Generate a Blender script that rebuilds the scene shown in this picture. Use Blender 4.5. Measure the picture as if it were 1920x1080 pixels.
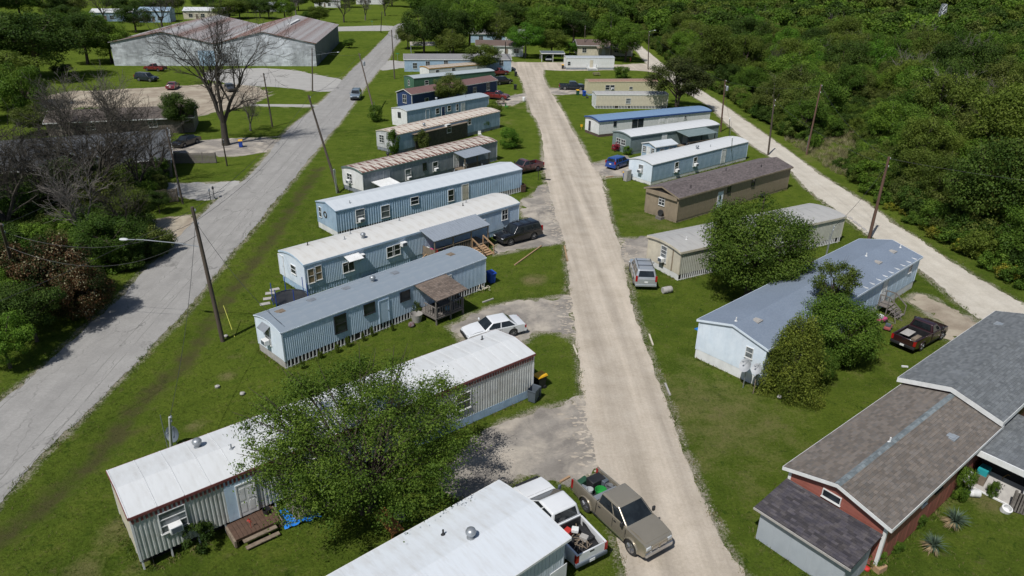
import bpy, bmesh, math, random
import numpy as np
from mathutils import Vector, Matrix

for o in list(bpy.data.objects): bpy.data.objects.remove(o)
SC = bpy.context.scene
COL = SC.collection
R = math.radians
random.seed(7); RNG = np.random.default_rng(7)

# ------------------------------------------------------------------ camera, sky, sun, exposure
FPX, PITCH, ROLL, CAMH = 1330.17, 0.435378, 0.0191376, 26.816      # focal length in photo pixels (1920 wide), pitch down, roll, height in metres
_cp, _sp = math.cos(PITCH), math.sin(PITCH)
FW = Vector((0, _cp, -_sp)); _u0 = Vector((0, _sp, _cp)); _r0 = Vector((1, 0, 0))
RT = _r0*math.cos(ROLL) + _u0*math.sin(ROLL); UP = _u0*math.cos(ROLL) - _r0*math.sin(ROLL)
EYE = Vector((0, 0, CAMH))
cam = bpy.data.cameras.new('camera'); camo = bpy.data.objects.new('camera', cam); COL.objects.link(camo)
cam.sensor_width = 36; cam.lens = 36*FPX/1920; cam.clip_start = .5; cam.clip_end = 6000
camo.matrix_world = Matrix(((RT.x, UP.x, -FW.x, 0), (RT.y, UP.y, -FW.y, 0), (RT.z, UP.z, -FW.z, CAMH), (0, 0, 0, 1)))
SC.camera = camo

SUN_EL, SUN_TO = R(56), R(57)                      # elevation; direction the shadows point to
world = bpy.data.worlds.new('World'); SC.world = world; world.use_nodes = True
_nt = world.node_tree; _bg = _nt.nodes['Background']
_sky = _nt.nodes.new('ShaderNodeTexSky'); _sky.sky_type = 'NISHITA'; _sky.sun_disc = False
_sky.sun_elevation = SUN_EL; _sky.sun_rotation = R(213); _sky.altitude = 200
_nt.links.new(_sky.outputs[0], _bg.inputs[0]); _bg.inputs[1].default_value = 0.07
sl = bpy.data.lights.new('sun', 'SUN'); sl.energy = 4.2; sl.angle = R(.53); sl.color = (1, .98, .945)
slo = bpy.data.objects.new('sun', sl); COL.objects.link(slo); slo.location = (-60, -60, 120)
slo.rotation_euler = Vector((math.cos(SUN_TO)*math.cos(SUN_EL), math.sin(SUN_TO)*math.cos(SUN_EL), -math.sin(SUN_EL))).to_track_quat('-Z', 'Y').to_euler()
SC.view_settings.view_transform = 'Standard'; SC.view_settings.look = 'None'
SC.view_settings.exposure = 0.0; SC.view_settings.gamma = 1; SC.view_settings.use_curve_mapping = False
SC.render.engine = 'CYCLES'
cy = SC.cycles
cy.max_bounces = 4; cy.diffuse_bounces = 2; cy.glossy_bounces = 2; cy.transmission_bounces = 2; cy.transparent_max_bounces = 4
cy.use_denoising = True; cy.caustics_reflective = False; cy.caustics_refractive = False
cy.use_adaptive_sampling = True; cy.adaptive_threshold = .02

# ------------------------------------------------------------------ geometry helpers
def ray(px, py):
    return FW + RT*((px-960)/FPX) - UP*((py-540)/FPX)
def G(px, py, z=0.0):
    """the point of the level z that the photo shows at a pixel"""
    d = ray(px, py); t = (z-CAMH)/d.z
    return EYE + d*t
def PX(p):
    d = Vector(p)-EYE; q = d.dot(FW)
    return (960+FPX*d.dot(RT)/q, 540-FPX*d.dot(UP)/q)
def V(*a): return Vector(a)

def tag(o, label=None, cat=None, group=None, kind=None):
    if label: o['label'] = label
    if cat: o['category'] = cat
    if group: o['group'] = group
    if kind: o['kind'] = kind
    return o
def empty(name, loc=(0, 0, 0), rz=0.0):
    o = bpy.data.objects.new(name, None); COL.objects.link(o)
    o.location = loc; o.rotation_euler = (0, 0, rz); o.empty_display_size = .2
    return o
def link(name, me, parent=None, loc=None, rot=None):
    o = bpy.data.objects.new(name, me); COL.objects.link(o)
    if parent: o.parent = parent
    if loc is not None: o.location = loc
    if rot is not None: o.rotation_euler = rot
    return o
def copy_tree(o, parent=None):
    c = o.copy(); COL.objects.link(c); c.parent = parent
    for ch in list(o.children): copy_tree(ch, c)
    return c

class MB:
    """collects boxes, prisms and tubes; build() links them as one mesh object"""
    def __init__(s): s.v = []; s.f = []; s.t = []
    def add(s, vs, fs, tint=None):
        n = len(s.v); s.v += [tuple(p) for p in vs]; s.f += [tuple(i+n for i in f) for f in fs]
        s.t += [tint if tint is not None else .5]*len(vs)
        return s
    def box(s, x0, x1, y0, y1, z0, z1, M=None, tint=None):
        vs = [Vector((x, y, z)) for z in (z0, z1) for y in (y0, y1) for x in (x0, x1)]
        if M: vs = [M @ p for p in vs]
        return s.add(vs, [(0, 2, 3, 1), (4, 5, 7, 6), (0, 1, 5, 4), (2, 6, 7, 3), (0, 4, 6, 2), (1, 3, 7, 5)], tint)
    def beam(s, a, b, w, h, up=(0, 0, 1)):
        a, b = Vector(a), Vector(b); d = (b-a).normalized(); u = Vector(up)
        if abs(d.dot(u)) > .98: u = Vector((1, 0, 0))
        r = d.cross(u).normalized(); u = r.cross(d)
        vs = [p + r*(sx*w/2) + u*(sz*h/2) for p in (a, b) for sz in (-1, 1) for sx in (-1, 1)]
        return s.add(vs, [(0, 2, 3, 1), (4, 5, 7, 6), (0, 1, 5, 4), (2, 6, 7, 3), (0, 4, 6, 2), (1, 3, 7, 5)])
    def tube(s, pts, rad, n=8, cap=True):
        pts = [Vector(p) for p in pts]; k = len(pts)
        rad = [rad]*k if not hasattr(rad, '__len__') else rad
        vs = []; fs = []; ref = None
        for i, p in enumerate(pts):
            d = (pts[min(i+1, k-1)]-pts[max(i-1, 0)]).normalized()
            if ref is None: ref = Vector((1, 0, 0)) if abs(d.x) < .8 else Vector((0, 1, 0))
            a = (ref - d*ref.dot(d)).normalized(); ref = a; b = d.cross(a)
            for j in range(n):
                t = 2*math.pi*j/n
                vs.append(p + (a*math.cos(t)+b*math.sin(t))*rad[i])
        for i in range(k-1):
            for j in range(n):
                fs.append((i*n+j, i*n+(j+1) % n, (i+1)*n+(j+1) % n, (i+1)*n+j))
        if cap: fs += [tuple(range(n-1, -1, -1)), tuple(range((k-1)*n, k*n))]
        return s.add(vs, fs)
    def lathe(s, prof, n=20, M=None):
        """prof: (radius, z) pairs about the z axis"""
        vs = []; fs = []; k = len(prof)
        for r, z in prof:
            for j in range(n):
                t = 2*math.pi*j/n; p = Vector((r*math.cos(t), r*math.sin(t), z)); vs.append(M @ p if M else p)
        for i in range(k-1):
            for j in range(n):
                fs.append((i*n+j, i*n+(j+1) % n, (i+1)*n+(j+1) % n, (i+1)*n+j))
        fs += [tuple(range(n-1, -1, -1)), tuple(range((k-1)*n, k*n))]
        return s.add(vs, fs)
    def quad(s, a, b, c, d, tint=None): return s.add([a, b, c, d], [(0, 1, 2, 3)], tint)
    def mesh(s, name, mat, smooth=None, tint=False):
        me = bpy.data.meshes.new(name); me.from_pydata(s.v, [], s.f); me.update()
        if mat: me.materials.append(mat)
        if tint:
            at = me.attributes.new('tint', 'FLOAT', 'POINT'); at.data.foreach_set('value', np.array(s.t, dtype=np.float32))
        if smooth is not None:
            for p in me.polygons: p.use_smooth = True
            me.set_sharp_from_angle(angle=R(smooth))
        return me
    def build(s, name, mat, parent=None, smooth=None, loc=None, rot=None, tint=False):
        return link(name, s.mesh(name, mat, smooth, tint), parent, loc, rot)

def bevel_mesh(me, off=.03, seg=2, ang=35):
    bm = bmesh.new(); bm.from_mesh(me)
    bmesh.ops.remove_doubles(bm, verts=bm.verts, dist=1e-4)
    bmesh.ops.recalc_face_normals(bm, faces=bm.faces)
    es = [e for e in bm.edges if len(e.link_faces) == 2 and e.calc_face_angle(0) > R(ang)]
    bmesh.ops.bevel(bm, geom=es, offset=off, segments=seg, profile=.6, affect='EDGES', clamp_overlap=True)
    bm.to_mesh(me); bm.free()
    for p in me.polygons: p.use_smooth = True
    me.set_sharp_from_angle(angle=R(40))
    return me

# ------------------------------------------------------------------ materials
def srgb(r, g, b):
    f = lambda c: c/12.92 if c <= .04045 else ((c+.055)/1.055)**2.4
    return (f(r/255), f(g/255), f(b/255))
class NT:
    def __init__(s, mat): s.t = mat.node_tree; s.n = s.t.nodes; s.l = s.t.links
    def node(s, ty, **kw):
        n = s.n.new(ty)
        for k, v in kw.items():
            if k.startswith('i_'):
                key = k[2:]; key = int(key) if key.isdigit() else key
                if hasattr(v, 'is_linked') or isinstance(v, bpy.types.NodeSocket): s.l.new(v, n.inputs[key])
                else: n.inputs[key].default_value = v
            else: setattr(n, k, v)
        return n
    def noise(s, vec, scale, detail=4, rough=.55, dist=0.0):
        n = s.node('ShaderNodeTexNoise', i_Vector=vec, i_Scale=scale, i_Detail=detail, i_Roughness=rough, i_Distortion=dist); return n.outputs['Fac']
    def ramp(s, fac, stops):
        n = s.node('ShaderNodeValToRGB', i_Fac=fac); e = n.color_ramp.elements
        while len(e) > 1: e.remove(e[-1])
        for i, (p, c) in enumerate(stops):
            q = e[0] if i == 0 else e.new(p); q.position = p
            q.color = (c, c, c, 1) if not hasattr(c, '__len__') else (*c[:3], 1)
        return n.outputs[0]
    def mix(s, fac, a, b, mode='MIX'):
        n = s.node('ShaderNodeMix', data_type='RGBA', blend_type=mode)
        for k, v in ((0, fac), (6, a), (7, b)):
            if isinstance(v, bpy.types.NodeSocket): s.l.new(v, n.inputs[k])
            else: n.inputs[k].default_value = (*v, 1) if hasattr(v, '__len__') else v
        return n.outputs[2]
    def math(s, op, a, b=0.0, clamp=False):
        n = s.node('ShaderNodeMath', operation=op, use_clamp=clamp, i_0=a, i_1=b); return n.outputs[0]
    def stretch(s, vec, sc):
        return s.node('ShaderNodeVectorMath', operation='MULTIPLY', i_0=vec, i_1=sc).outputs[0]
    def bump(s, h, strength, dist=.05):
        return s.node('ShaderNodeBump', i_Height=h, i_Strength=strength, i_Distance=dist).outputs[0]
MATS = {}
def newmat(name):
    m = bpy.data.materials.new(name); m.use_nodes = True; MATS[name] = m
    t = NT(m); b = m.node_tree.nodes['Principled BSDF']
    return m, t, b
def vec_of(t, kind='Object'): return t.node('ShaderNodeTexCoord').outputs[kind]

def paint(name, col, col2=None, scale=1.5, stretch=(1, 1, 1), lo=.4, hi=.65, rough=.55, metal=0.0, bump=.15, bscale=20, vary=.12, spec=.4, grime=.0, tint=0.0, coat=0.0):
    """plain painted / printed / timber surface: base colour, a second colour in noise patches, value drift, fine relief"""
    m, t, b = newmat(name); v = vec_of(t)
    col2 = col2 or tuple(c*.8 for c in col)
    n1 = t.noise(t.stretch(v, stretch), scale, 6, .6)
    c = t.mix(t.ramp(n1, [(lo, 0), (hi, 1)]), col, col2)
    n2 = t.noise(v, .35, 3); c = t.mix(1.0, c, t.ramp(n2, [(.25, 1-vary), (.75, 1+vary*.3)]), 'MULTIPLY')
    if grime:
        g = t.noise(t.stretch(v, (3, 3, .6)), 1.4, 6, .7)
        c = t.mix(t.math('MULTIPLY', t.ramp(g, [(.5, 0), (.75, 1)]), grime), c, (.12, .10, .08))
    if tint:
        a = t.node('ShaderNodeAttribute', attribute_name='tint').outputs['Fac']
        c = t.mix(1.0, c, t.ramp(a, [(0, 1-tint), (1, 1+tint)]), 'MULTIPLY')
    t.l.new(c, b.inputs['Base Color'])
    b.inputs['Roughness'].default_value = rough; b.inputs['Metallic'].default_value = metal
    b.inputs['Specular IOR Level'].default_value = spec
    if coat: b.inputs['Coat Weight'].default_value = coat; b.inputs['Coat Roughness'].default_value = .06
    if bump: t.l.new(t.bump(t.noise(v, bscale, 4, .6), bump, .02), b.inputs['Normal'])
    return m

def weathered(name, base, stain, rust=None, rust_amt=0.0, axis='y', rough=.5, spec=.4):
    """metal roof coating: streaks that run down the slope, patches, optional rust"""
    m, t, b = newmat(name); v = vec_of(t)
    st = (1.0, .22, .22) if axis == 'y' else (.22, 1.0, .22)
    n1 = t.noise(t.stretch(v, st), 3.2, 7, .65); n2 = t.noise(v, .5, 5, .6)
    f = t.math('MULTIPLY', t.ramp(n1, [(.42, 0), (.72, 1)]), t.ramp(n2, [(.35, .15), (.7, .9)]))
    c = t.mix(f, base, stain)
    if rust:
        n3 = t.noise(t.stretch(v, st), 2.1, 8, .7, .3); n4 = t.noise(t.stretch(v, (.6, .6, .6)), .55, 4)
        rf = t.math('ADD', n3, t.math('MULTIPLY', t.math('SUBTRACT', n4, .5), .7))
        th = .62-.2*rust_amt
        c = t.mix(t.ramp(rf, [(th, 0), (th+.09, 1)]), c, t.mix(n1, rust, tuple(x*.55 for x in rust)))
    t.l.new(c, b.inputs['Base Color']); b.inputs['Roughness'].default_value = rough
    b.inputs['Specular IOR Level'].default_value = spec
    t.l.new(t.bump(t.noise(t.stretch(v, st), 9, 5), .25, .02), b.inputs['Normal'])
    return m

def glass(name, col=(.02, .025, .03), rough=.06):
    m, t, b = newmat(name)
    n = t.noise(vec_of(t), 1.2, 3); c = t.mix(t.ramp(n, [(.4, 0), (.7, 1)]), col, tuple(x*2.2 for x in col))
    t.l.new(c, b.inputs['Base Color']); b.inputs['Roughness'].default_value = rough; b.inputs['Specular IOR Level'].default_value = .6
    return m

white = paint('white_paint', (.76, .76, .75), (.66, .66, .64), grime=.14)
trimw = paint('white_trim', (.72, .72, .7), (.6, .6, .58), rough=.45)
roof_white = weathered('white_roof', (.60, .61, .61), (.42, .41, .385))
roof_white2 = weathered('white_roof_stained', (.60, .59, .56), (.38, .33, .26))
roof_white3 = weathered('white_roof_patched', (.55, .58, .60), (.36, .39, .42))
roof_grey = weathered('grey_blue_roof', (.22, .26, .30), (.33, .35, .37), axis='x')
roof_rust = weathered('rusted_roof', (.56, .51, .44), (.42, .36, .29), (.19, .07, .045), .9)
roof_rust2 = weathered('part_rusted_roof', (.60, .54, .46), (.42, .35, .28), (.30, .13, .07), .7)
roof_ware = weathered('warehouse_roof', (.40, .39, .38), (.22, .19, .17), (.23, .10, .058), .8, axis='x')
roof_navy = weathered('blue_metal_roof', (.16, .25, .38), (.22, .30, .42))
roof_old = weathered('weathered_grey_roof', (.40, .39, .37), (.20, .19, .18))
roof_plain = paint('blue_grey_shingle_roof', (.17, .21, .27), (.21, .25, .31), scale=8, bump=.4, bscale=30, rough=.8)
roof_maroon = paint('maroon_shingle_roof', (.15, .085, .08), (.19, .11, .10), scale=6, bump=.4, bscale=20, rough=.85)
roof_mgrey = paint('grey_shingle_roof', (.19, .19, .19), (.25, .24, .24), scale=6, bump=.4, bscale=20, rough=.85)
blue_side = paint('pale_blue_siding', (.47, .60, .73), (.54, .66, .77), grime=.3)
blue_side2 = paint('mid_blue_siding', (.36, .50, .64), (.44, .57, .70), scale=2, grime=.35)
blue_pale = paint('very_pale_blue_wall', (.70, .77, .84), (.62, .70, .78), grime=.12)
grey_side = paint('grey_siding', (.22, .25, .28), (.29, .31, .33), grime=.4)
greyblue = paint('grey_blue_siding', (.31, .43, .55), (.38, .49, .60), grime=.3)
silver = paint('weathered_aluminium_siding', (.60, .62, .60), (.47, .48, .45), grime=.3, rough=.4, metal=.15)
cream = paint('cream_siding', (.62, .56, .44), (.52, .47, .37), grime=.2)
yellowish = paint('pale_yellow_siding', (.60, .55, .37), (.52, .47, .31), grime=.15)
tan = paint('tan_board_siding', (.30, .24, .17), (.25, .20, .14), grime=.2)
navy = paint('navy_siding', (.022, .045, .12), (.03, .055, .14))
green_s = paint('green_siding', (.055, .13, .085), (.075, .155, .10))
greygreen = paint('grey_green_siding', (.17, .22, .22), (.21, .26, .26), grime=.2)
redwall = paint('brick_red_siding', (.30, .105, .08), (.26, .088, .066), stretch=(1, 1, .3), grime=.15)
darkred = paint('dark_red_trim', (.16, .045, .045), (.22, .08, .07))
shedgrey = paint('pale_grey_shed_wall', (.40, .43, .46), (.36, .39, .42), grime=.1)
bluetrim = paint('dark_blue_trim', (.03, .07, .22), (.04, .09, .26))
concrete_wall = paint('whitewashed_block_wall', (.60, .62, .64), (.34, .36, .38), scale=.6, stretch=(1, 1, 2.2), grime=.5, vary=.3)
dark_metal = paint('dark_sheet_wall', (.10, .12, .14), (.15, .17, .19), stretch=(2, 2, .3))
timber = paint('weathered_timber', (.24, .19, .14), (.16, .125, .09), scale=5, stretch=(1, 1, .3), grime=.2, rough=.8)
timber2 = paint('new_timber', (.40, .26, .15), (.33, .21, .12), scale=5, rough=.75)
timber_grey = paint('grey_deck_timber', (.20, .18, .16), (.14, .12, .11), scale=6, stretch=(.3, 2, 1), rough=.85)
polewood = paint('creosoted_pole', (.075, .058, .045), (.11, .085, .065), scale=4, stretch=(3, 3, .15), rough=.85)
polered = paint('red_brown_pole', (.15, .085, .06), (.11, .065, .048), scale=4, stretch=(3, 3, .15), rough=.85)
concrete = paint('concrete', (.40, .38, .35), (.33, .31, .29), scale=3, rough=.85, bump=.4)
black = paint('black_plastic', (.018, .018, .02), (.03, .03, .032), rough=.5)
shade_fill = paint('painted_shade', (.03, .028, .026), (.05, .045, .04), rough=.9)  # near-black colour standing in for shade in hollow places
rubber = paint('tyre_rubber', (.02, .02, .021), (.035, .034, .033), rough=.85, bump=.4)
alloy = paint('alloy_rim', (.45, .46, .48), (.3, .3, .32), rough=.25, metal=.8, bump=0)
chrome = paint('chrome', (.62, .63, .65), (.5, .5, .52), rough=.15, metal=.9, bump=0)
galv = paint('galvanised_steel', (.38, .40, .42), (.30, .32, .34), rough=.4, metal=.5)
galv_roof = weathered('corrugated_porch_roof', (.27, .30, .34), (.20, .22, .25))
redlens = paint('red_lens', (.35, .015, .015), (.28, .01, .01), rough=.15, bump=0)
clearlens = paint('clear_lens', (.55, .57, .58), (.45, .47, .48), rough=.1, bump=0)
amber = paint('amber_lens', (.5, .18, .02), (.4, .14, .02), rough=.15, bump=0)
pane_m = glass('window_glass'); pane_blue = glass('curtained_glass', (.10, .11, .115), .12); carglass = glass('car_glass', (.012, .015, .017), .03)
yellow_p = paint('yellow_lid', (.75, .42, .02), (.65, .36, .02), rough=.4)
blue_p = paint('blue_plastic', (.02, .08, .42), (.02, .06, .34), rough=.4)
green_p = paint('green_plastic', (.03, .30, .06), (.02, .24, .05), rough=.4)
teal_p = paint('teal_plastic', (.03, .33, .36), (.03, .28, .3), rough=.4)
grey_p = paint('grey_plastic', (.10, .12, .145), (.08, .10, .12), rough=.5)
pink_p = paint('pink_plastic', (.6, .10, .25), (.5, .08, .2), rough=.45)
red_p = paint('red_plastic', (.5, .04, .03), (.4, .03, .03), rough=.45)
tarp_b = paint('blue_tarp', (.02, .20, .62), (.02, .15, .5), scale=6, rough=.4, bump=.8, bscale=7)
ochre = paint('ochre_board', (.36, .17, .05), (.28, .12, .035), scale=4, stretch=(.4, 2, 1), rough=.8)
brownmat = paint('brown_decking', (.11, .065, .045), (.08, .048, .034), scale=5)
shing_brown = paint('brown_shingle', (.165, .138, .115), (.14, .128, .118), scale=5, rough=.9, bump=.6, bscale=40, tint=.22)
shing_grey = paint('grey_shingle', (.155, .165, .17), (.13, .14, .15), scale=5, rough=.9, bump=.6, bscale=40, tint=.2)
shing_dark = paint('charcoal_shingle', (.055, .05, .06), (.085, .075, .075), scale=3, rough=.8, bump=.6, bscale=40, tint=.4)
shing_tan = paint('taupe_shingle', (.15, .125, .12), (.12, .10, .10), scale=5, rough=.9, bump=.6, bscale=40, tint=.25)
shing_porch = paint('faded_brown_shingle', (.19, .145, .115), (.15, .12, .10), scale=5, rough=.9, bump=.6, bscale=40, tint=.25)
# ------------------------------------------------------------------ ground and roads
def wpoly(px): return [Vector((G(x, y).x, G(x, y).y)) for x, y in px]
ASPHALT = [(-260, 985), (-120, 848), (0, 752), (75, 695), (150, 622), (220, 562), (262, 515), (300, 482), (325, 455), (352, 428), (385, 395), (410, 371), (434, 354), (457, 340), (480, 314), (505, 286), (542, 240), (590, 203), (622, 171), (642, 150), (665, 127), (697, 97), (732, 58), (741, 46), (762, 42), (768, 55),
           (757, 70), (740, 88), (727, 115), (710, 132), (687, 160), (665, 192), (640, 226), (610, 262), (587, 290), (555, 330), (512, 382), (480, 425), (437, 470), (400, 520), (350, 585), (287, 645), (240, 695), (175, 760), (122, 812), (87, 842), (0, 938), (-120, 1080), (-200, 1180)]
MAINROAD = [(1205, 1180), (1178, 1080), (1150, 980), (1128, 885), (1106, 790), (1096, 740), (1087, 677), (1080, 632), (1076, 590), (1070, 550), (1067, 520), (1060, 455), (1050, 425), (1036, 385), (1024, 342), (1018, 310), (1018, 285), (1018, 262), (1010, 232), (992, 207), (985, 172), (978, 150), (966, 132), (955, 124),
            (955, 117), (985, 116), (1010, 120), (1020, 132), (1018, 142), (1024, 155), (1036, 176), (1055, 207), (1071, 240), (1090, 270), (1106, 306), (1128, 331), (1133, 357), (1145, 410), (1157, 446), (1171, 500), (1185, 565), (1210, 647), (1235, 715), (1264, 797), (1287, 860), (1322, 945), (1360, 1030), (1395, 1080), (1470, 1180)]
LANE = [(1168, 70), (1180, 84), (1196, 98), (1213, 120), (1236, 138), (1275, 165), (1315, 190), (1333, 201), (1362, 232), (1402, 267), (1440, 292), (1478, 314), (1510, 352), (1548, 382), (1580, 405), (1615, 432), (1650, 455), (1722, 505), (1766, 542), (1835, 596), (1930, 668), (2080, 790),
        (2200, 790), (2080, 678), (1990, 612), (1920, 572), (1862, 538), (1815, 510), (1765, 480), (1727, 451), (1690, 429), (1652, 401), (1622, 378), (1580, 353), (1540, 328), (1502, 301), (1466, 275), (1440, 256), (1372, 208), (1335, 183), (1290, 155), (1248, 126), (1226, 107), (1208, 92), (1192, 78), (1180, 68)]
CROSS = [(960, 117), (1050, 117), (1150, 122), (1215, 118), (1242, 128), (1240, 138), (1210, 133), (1150, 131), (1060, 133), (1015, 131), (960, 126)]
SIDEST = [(722, 112), (760, 116), (960, 114), (960, 122), (860, 130), (758, 126), (706, 134)]
FARST = [(560, 52), (640, 50), (735, 47), (745, 55), (735, 58), (640, 58), (560, 60)]
DRIVES = {
 'driveway_near_white_pickup': [(1108, 742), (1060, 758), (1005, 772), (950, 792), (880, 838), (838, 880), (850, 925), (900, 935), (940, 905), (990, 885), (1060, 902), (1128, 890), (1130, 840)],
 'driveway_by_sedan': [(845, 612), (880, 592), (915, 578), (960, 566), (1012, 561), (1080, 552), (1092, 640), (1060, 628), (1040, 622), (1000, 622), (985, 640), (930, 652), (870, 640)],
 'driveway_by_black_car': [(930, 478), (960, 472), (1000, 462), (1070, 452), (1050, 400), (1040, 352), (1020, 347), (1004, 362), (970, 386), (985, 410), (1010, 422), (975, 432), (935, 452)],
 'driveway_by_cream_trailer': [(1152, 447), (1190, 447), (1222, 444), (1228, 470), (1212, 492), (1165, 500)],
 'driveway_by_blue_car': [(1100, 306), (1122, 304), (1146, 299), (1172, 292), (1190, 315), (1180, 330), (1126, 334)],
 'driveway_by_dark_pickup': [(1018, 168), (1040, 165), (1098, 166), (1100, 174), (1062, 178), (1030, 178)],
 'driveway_by_red_pickup': [(930, 190), (955, 180), (990, 172), (992, 184), (965, 196), (940, 200)],
 'bare_yard': [(1700, 562), (1722, 550), (1745, 556), (1790, 585), (1836, 608), (1826, 632), (1790, 642), (1765, 632), (1775, 612), (1745, 592)],
 'driveway_to_warehouse': [(380, 132), (480, 127), (545, 130), (640, 148), (656, 158), (626, 172), (585, 171), (530, 163), (440, 160), (380, 150)],
 'dirt_lot': [(60, 196), (110, 172), (220, 168), (300, 164), (400, 158), (480, 160), (512, 176), (470, 196), (420, 208), (350, 222), (260, 232), (150, 240), (80, 225)],
 'concrete_path': [(470, 195), (603, 196), (598, 201), (470, 199)],
 'house_driveway': [(268, 350), (300, 344), (380, 343), (462, 340), (405, 374), (345, 369), (300, 362)],
 'dirt_drive': [(372, 402), (340, 455), (290, 470), (230, 462), (150, 470), (40, 462), (60, 435), (150, 428), (270, 415)],
 'side_yard': [(320, 272), (400, 262), (528, 256), (505, 283), (440, 293), (330, 287)],
}
MUD = [(-60, 1060), (10, 1002), (75, 955), (140, 892), (200, 840), (245, 775), (290, 730), (335, 690), (372, 645), (392, 606), (425, 562), (470, 500), (520, 430), (560, 372), (600, 315)]
DRY = [((1330, 780), 9, .62), ((1720, 600), 5, .6), ((1755, 640), 4, .5), ((1290, 690), 4, .5), ((1210, 412), 4.5, .6), ((1245, 425), 3, .6), ((1180, 385), 3, .3), ((150, 1075), 1.6, .8), ((215, 1000), 1.6, .7), ((230, 950), 1.2, .5), ((360, 800), .9, .8), ((425, 705), 1.0, .8), ((440, 668), .9, .7),
       ((1000, 525), 1.8, .9), ((1600, 690), 6, .3), ((700, 330), 5, .4), ((850, 280), 6, .4), ((1100, 290), 4, .35), ((930, 230), 6, .5), ((975, 200), 5, .5), ((1010, 350), 2.5, .5), ((1130, 160), 8, .5), ((1060, 165), 6, .6), ((1550, 290), 10, .55), ((1600, 250), 9, .6), ((700, 300), 4, .35), ((640, 300), 5, .3), ((660, 280), 4, .3), ((1870, 960), 4, .3), ((1480, 990), 3, .4), ((1390, 900), 3, .45), ((560, 300), 3, .4),
       ((1020, 400), 2, .4), ((1010, 640), 1.4, .4), ((915, 690), 2, .3), ((1030, 745), 1.5, .5), ((700, 1040), 2, .15), ((260, 1060), 1.0, .6), ((1700, 930), 1.8, .7), ((1680, 980), 1.5, .5), ((1850, 930), 2.2, .75), ((1760, 930), 1.5, .6), ((300, 455), 4, .8), ((120, 450), 6, .7), ((200, 480), 4, .5)]

def seg_dist(P, a, b):
    d = b-a; L2 = (d*d).sum()+1e-9
    t = np.clip(((P-a)@d)/L2, 0, 1)
    return np.hypot(*(P-(a+t[:, None]*d)).T)
def line_dist(P, pts, closed=False):
    pts = np.array([[p.x, p.y] for p in pts]); n = len(pts); D = np.full(len(P), 1e9)
    for i in range(n if closed else n-1): D = np.minimum(D, seg_dist(P, pts[i], pts[(i+1) % n]))
    return D
def inside(P, pts):
    pts = np.array([[p.x, p.y] for p in pts]); r = np.zeros(len(P), bool); n = len(pts); x, y = P[:, 0], P[:, 1]
    for i in range(n):
        x1, y1 = pts[i]; x2, y2 = pts[(i+1) % n]
        if y1 == y2: continue
        c = ((y1 > y) != (y2 > y)) & (x < (x2-x1)*(y-y1)/(y2-y1)+x1)
        r ^= c
    return r

W_ASPH, W_MAIN, W_LANE, W_CROSS, W_SIDE, W_FAR = [wpoly(p) for p in (ASPHALT, MAINROAD, LANE, CROSS, SIDEST, FARST)]
W_DRV = {k: wpoly(v) for k, v in DRIVES.items()}
ALLROADS = [W_ASPH, W_MAIN, W_LANE, W_CROSS, W_SIDE, W_FAR]+list(W_DRV.values())

def grass_material():
    m, t, b = newmat('lawn_and_earth'); v = vec_of(t)
    at = lambda k: t.node('ShaderNodeAttribute', attribute_name=k).outputs['Fac']
    n_big = t.noise(v, .06, 5, .6); n_mid = t.noise(v, .55, 6, .65); n_fine = t.noise(v, 7, 5, .7); n_blade = t.noise(v, 38, 3, .7)
    g = t.ramp(n_mid, [(.25, (.042, .072, .011)), (.5, (.080, .120, .017)), (.75, (.145, .178, .030))])
    g = t.mix(t.ramp(n_big, [(.35, 0), (.7, .75)]), g, (.128, .168, .024))
    n_cl = t.noise(v, 1.7, 5, .75, .6); g = t.mix(t.ramp(n_cl, [(.56, 0), (.68, .75)]), g, (.026, .060, .009))
    n_br = t.noise(v, .9, 6, .75, .3); g = t.mix(t.ramp(n_br, [(.57, 0), (.72, .65)]), g, (.150, .135, .058))
    g = t.mix(1.0, g, t.ramp(n_fine, [(.2, .50), (.8, 1.4)]), 'MULTIPLY')
    g = t.mix(1.0, g, t.ramp(n_blade, [(.25, .6), (.75, 1.35)]), 'MULTIPLY')
    dryc = t.mix(n_fine, (.135, .125, .045), (.24, .20, .105))
    df = t.math('ADD', at('dry'), t.math('MULTIPLY', t.math('SUBTRACT', n_mid, .52), 1.3)); df = t.math('ADD', df, t.math('MULTIPLY', t.math('SUBTRACT', n_fine, .5), .7))
    g = t.mix(t.ramp(df, [(.34, 0), (.95, .9)]), g, dryc)
    mf = t.math('ADD', at('mud'), t.math('MULTIPLY', t.math('SUBTRACT', n_mid, .5), 2.6)); mf = t.math('ADD', mf, t.math('MULTIPLY', t.math('SUBTRACT', n_fine, .5), .8))
    g = t.mix(t.ramp(mf, [(.3, 0), (1.0, .75)]), g, t.mix(n_fine, (.045, .040, .020), (.10, .080, .045)))
    ef = t.math('ADD', at('edge'), t.math('MULTIPLY', t.math('SUBTRACT', n_mid, .5), 1.2)); ef = t.math('ADD', ef, t.math('MULTIPLY', t.math('SUBTRACT', n_fine, .5), 1.6))
    g = t.mix(t.ramp(ef, [(.52, 0), (.92, .95)]), g, t.mix(n_blade, (.27, .235, .18), (.42, .38, .31)))
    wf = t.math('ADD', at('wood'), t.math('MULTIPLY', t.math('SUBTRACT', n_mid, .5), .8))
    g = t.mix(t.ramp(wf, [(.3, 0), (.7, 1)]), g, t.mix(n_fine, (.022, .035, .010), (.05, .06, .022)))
    t.l.new(g, b.inputs['Base Color']); b.inputs['Roughness'].default_value = .95; b.inputs['Specular IOR Level'].default_value = .0
    h = t.math('ADD', n_fine, t.math('MULTIPLY', n_blade, .6))
    t.l.new(t.bump(h, .9, .12), b.inputs['Normal'])
    return m
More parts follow.
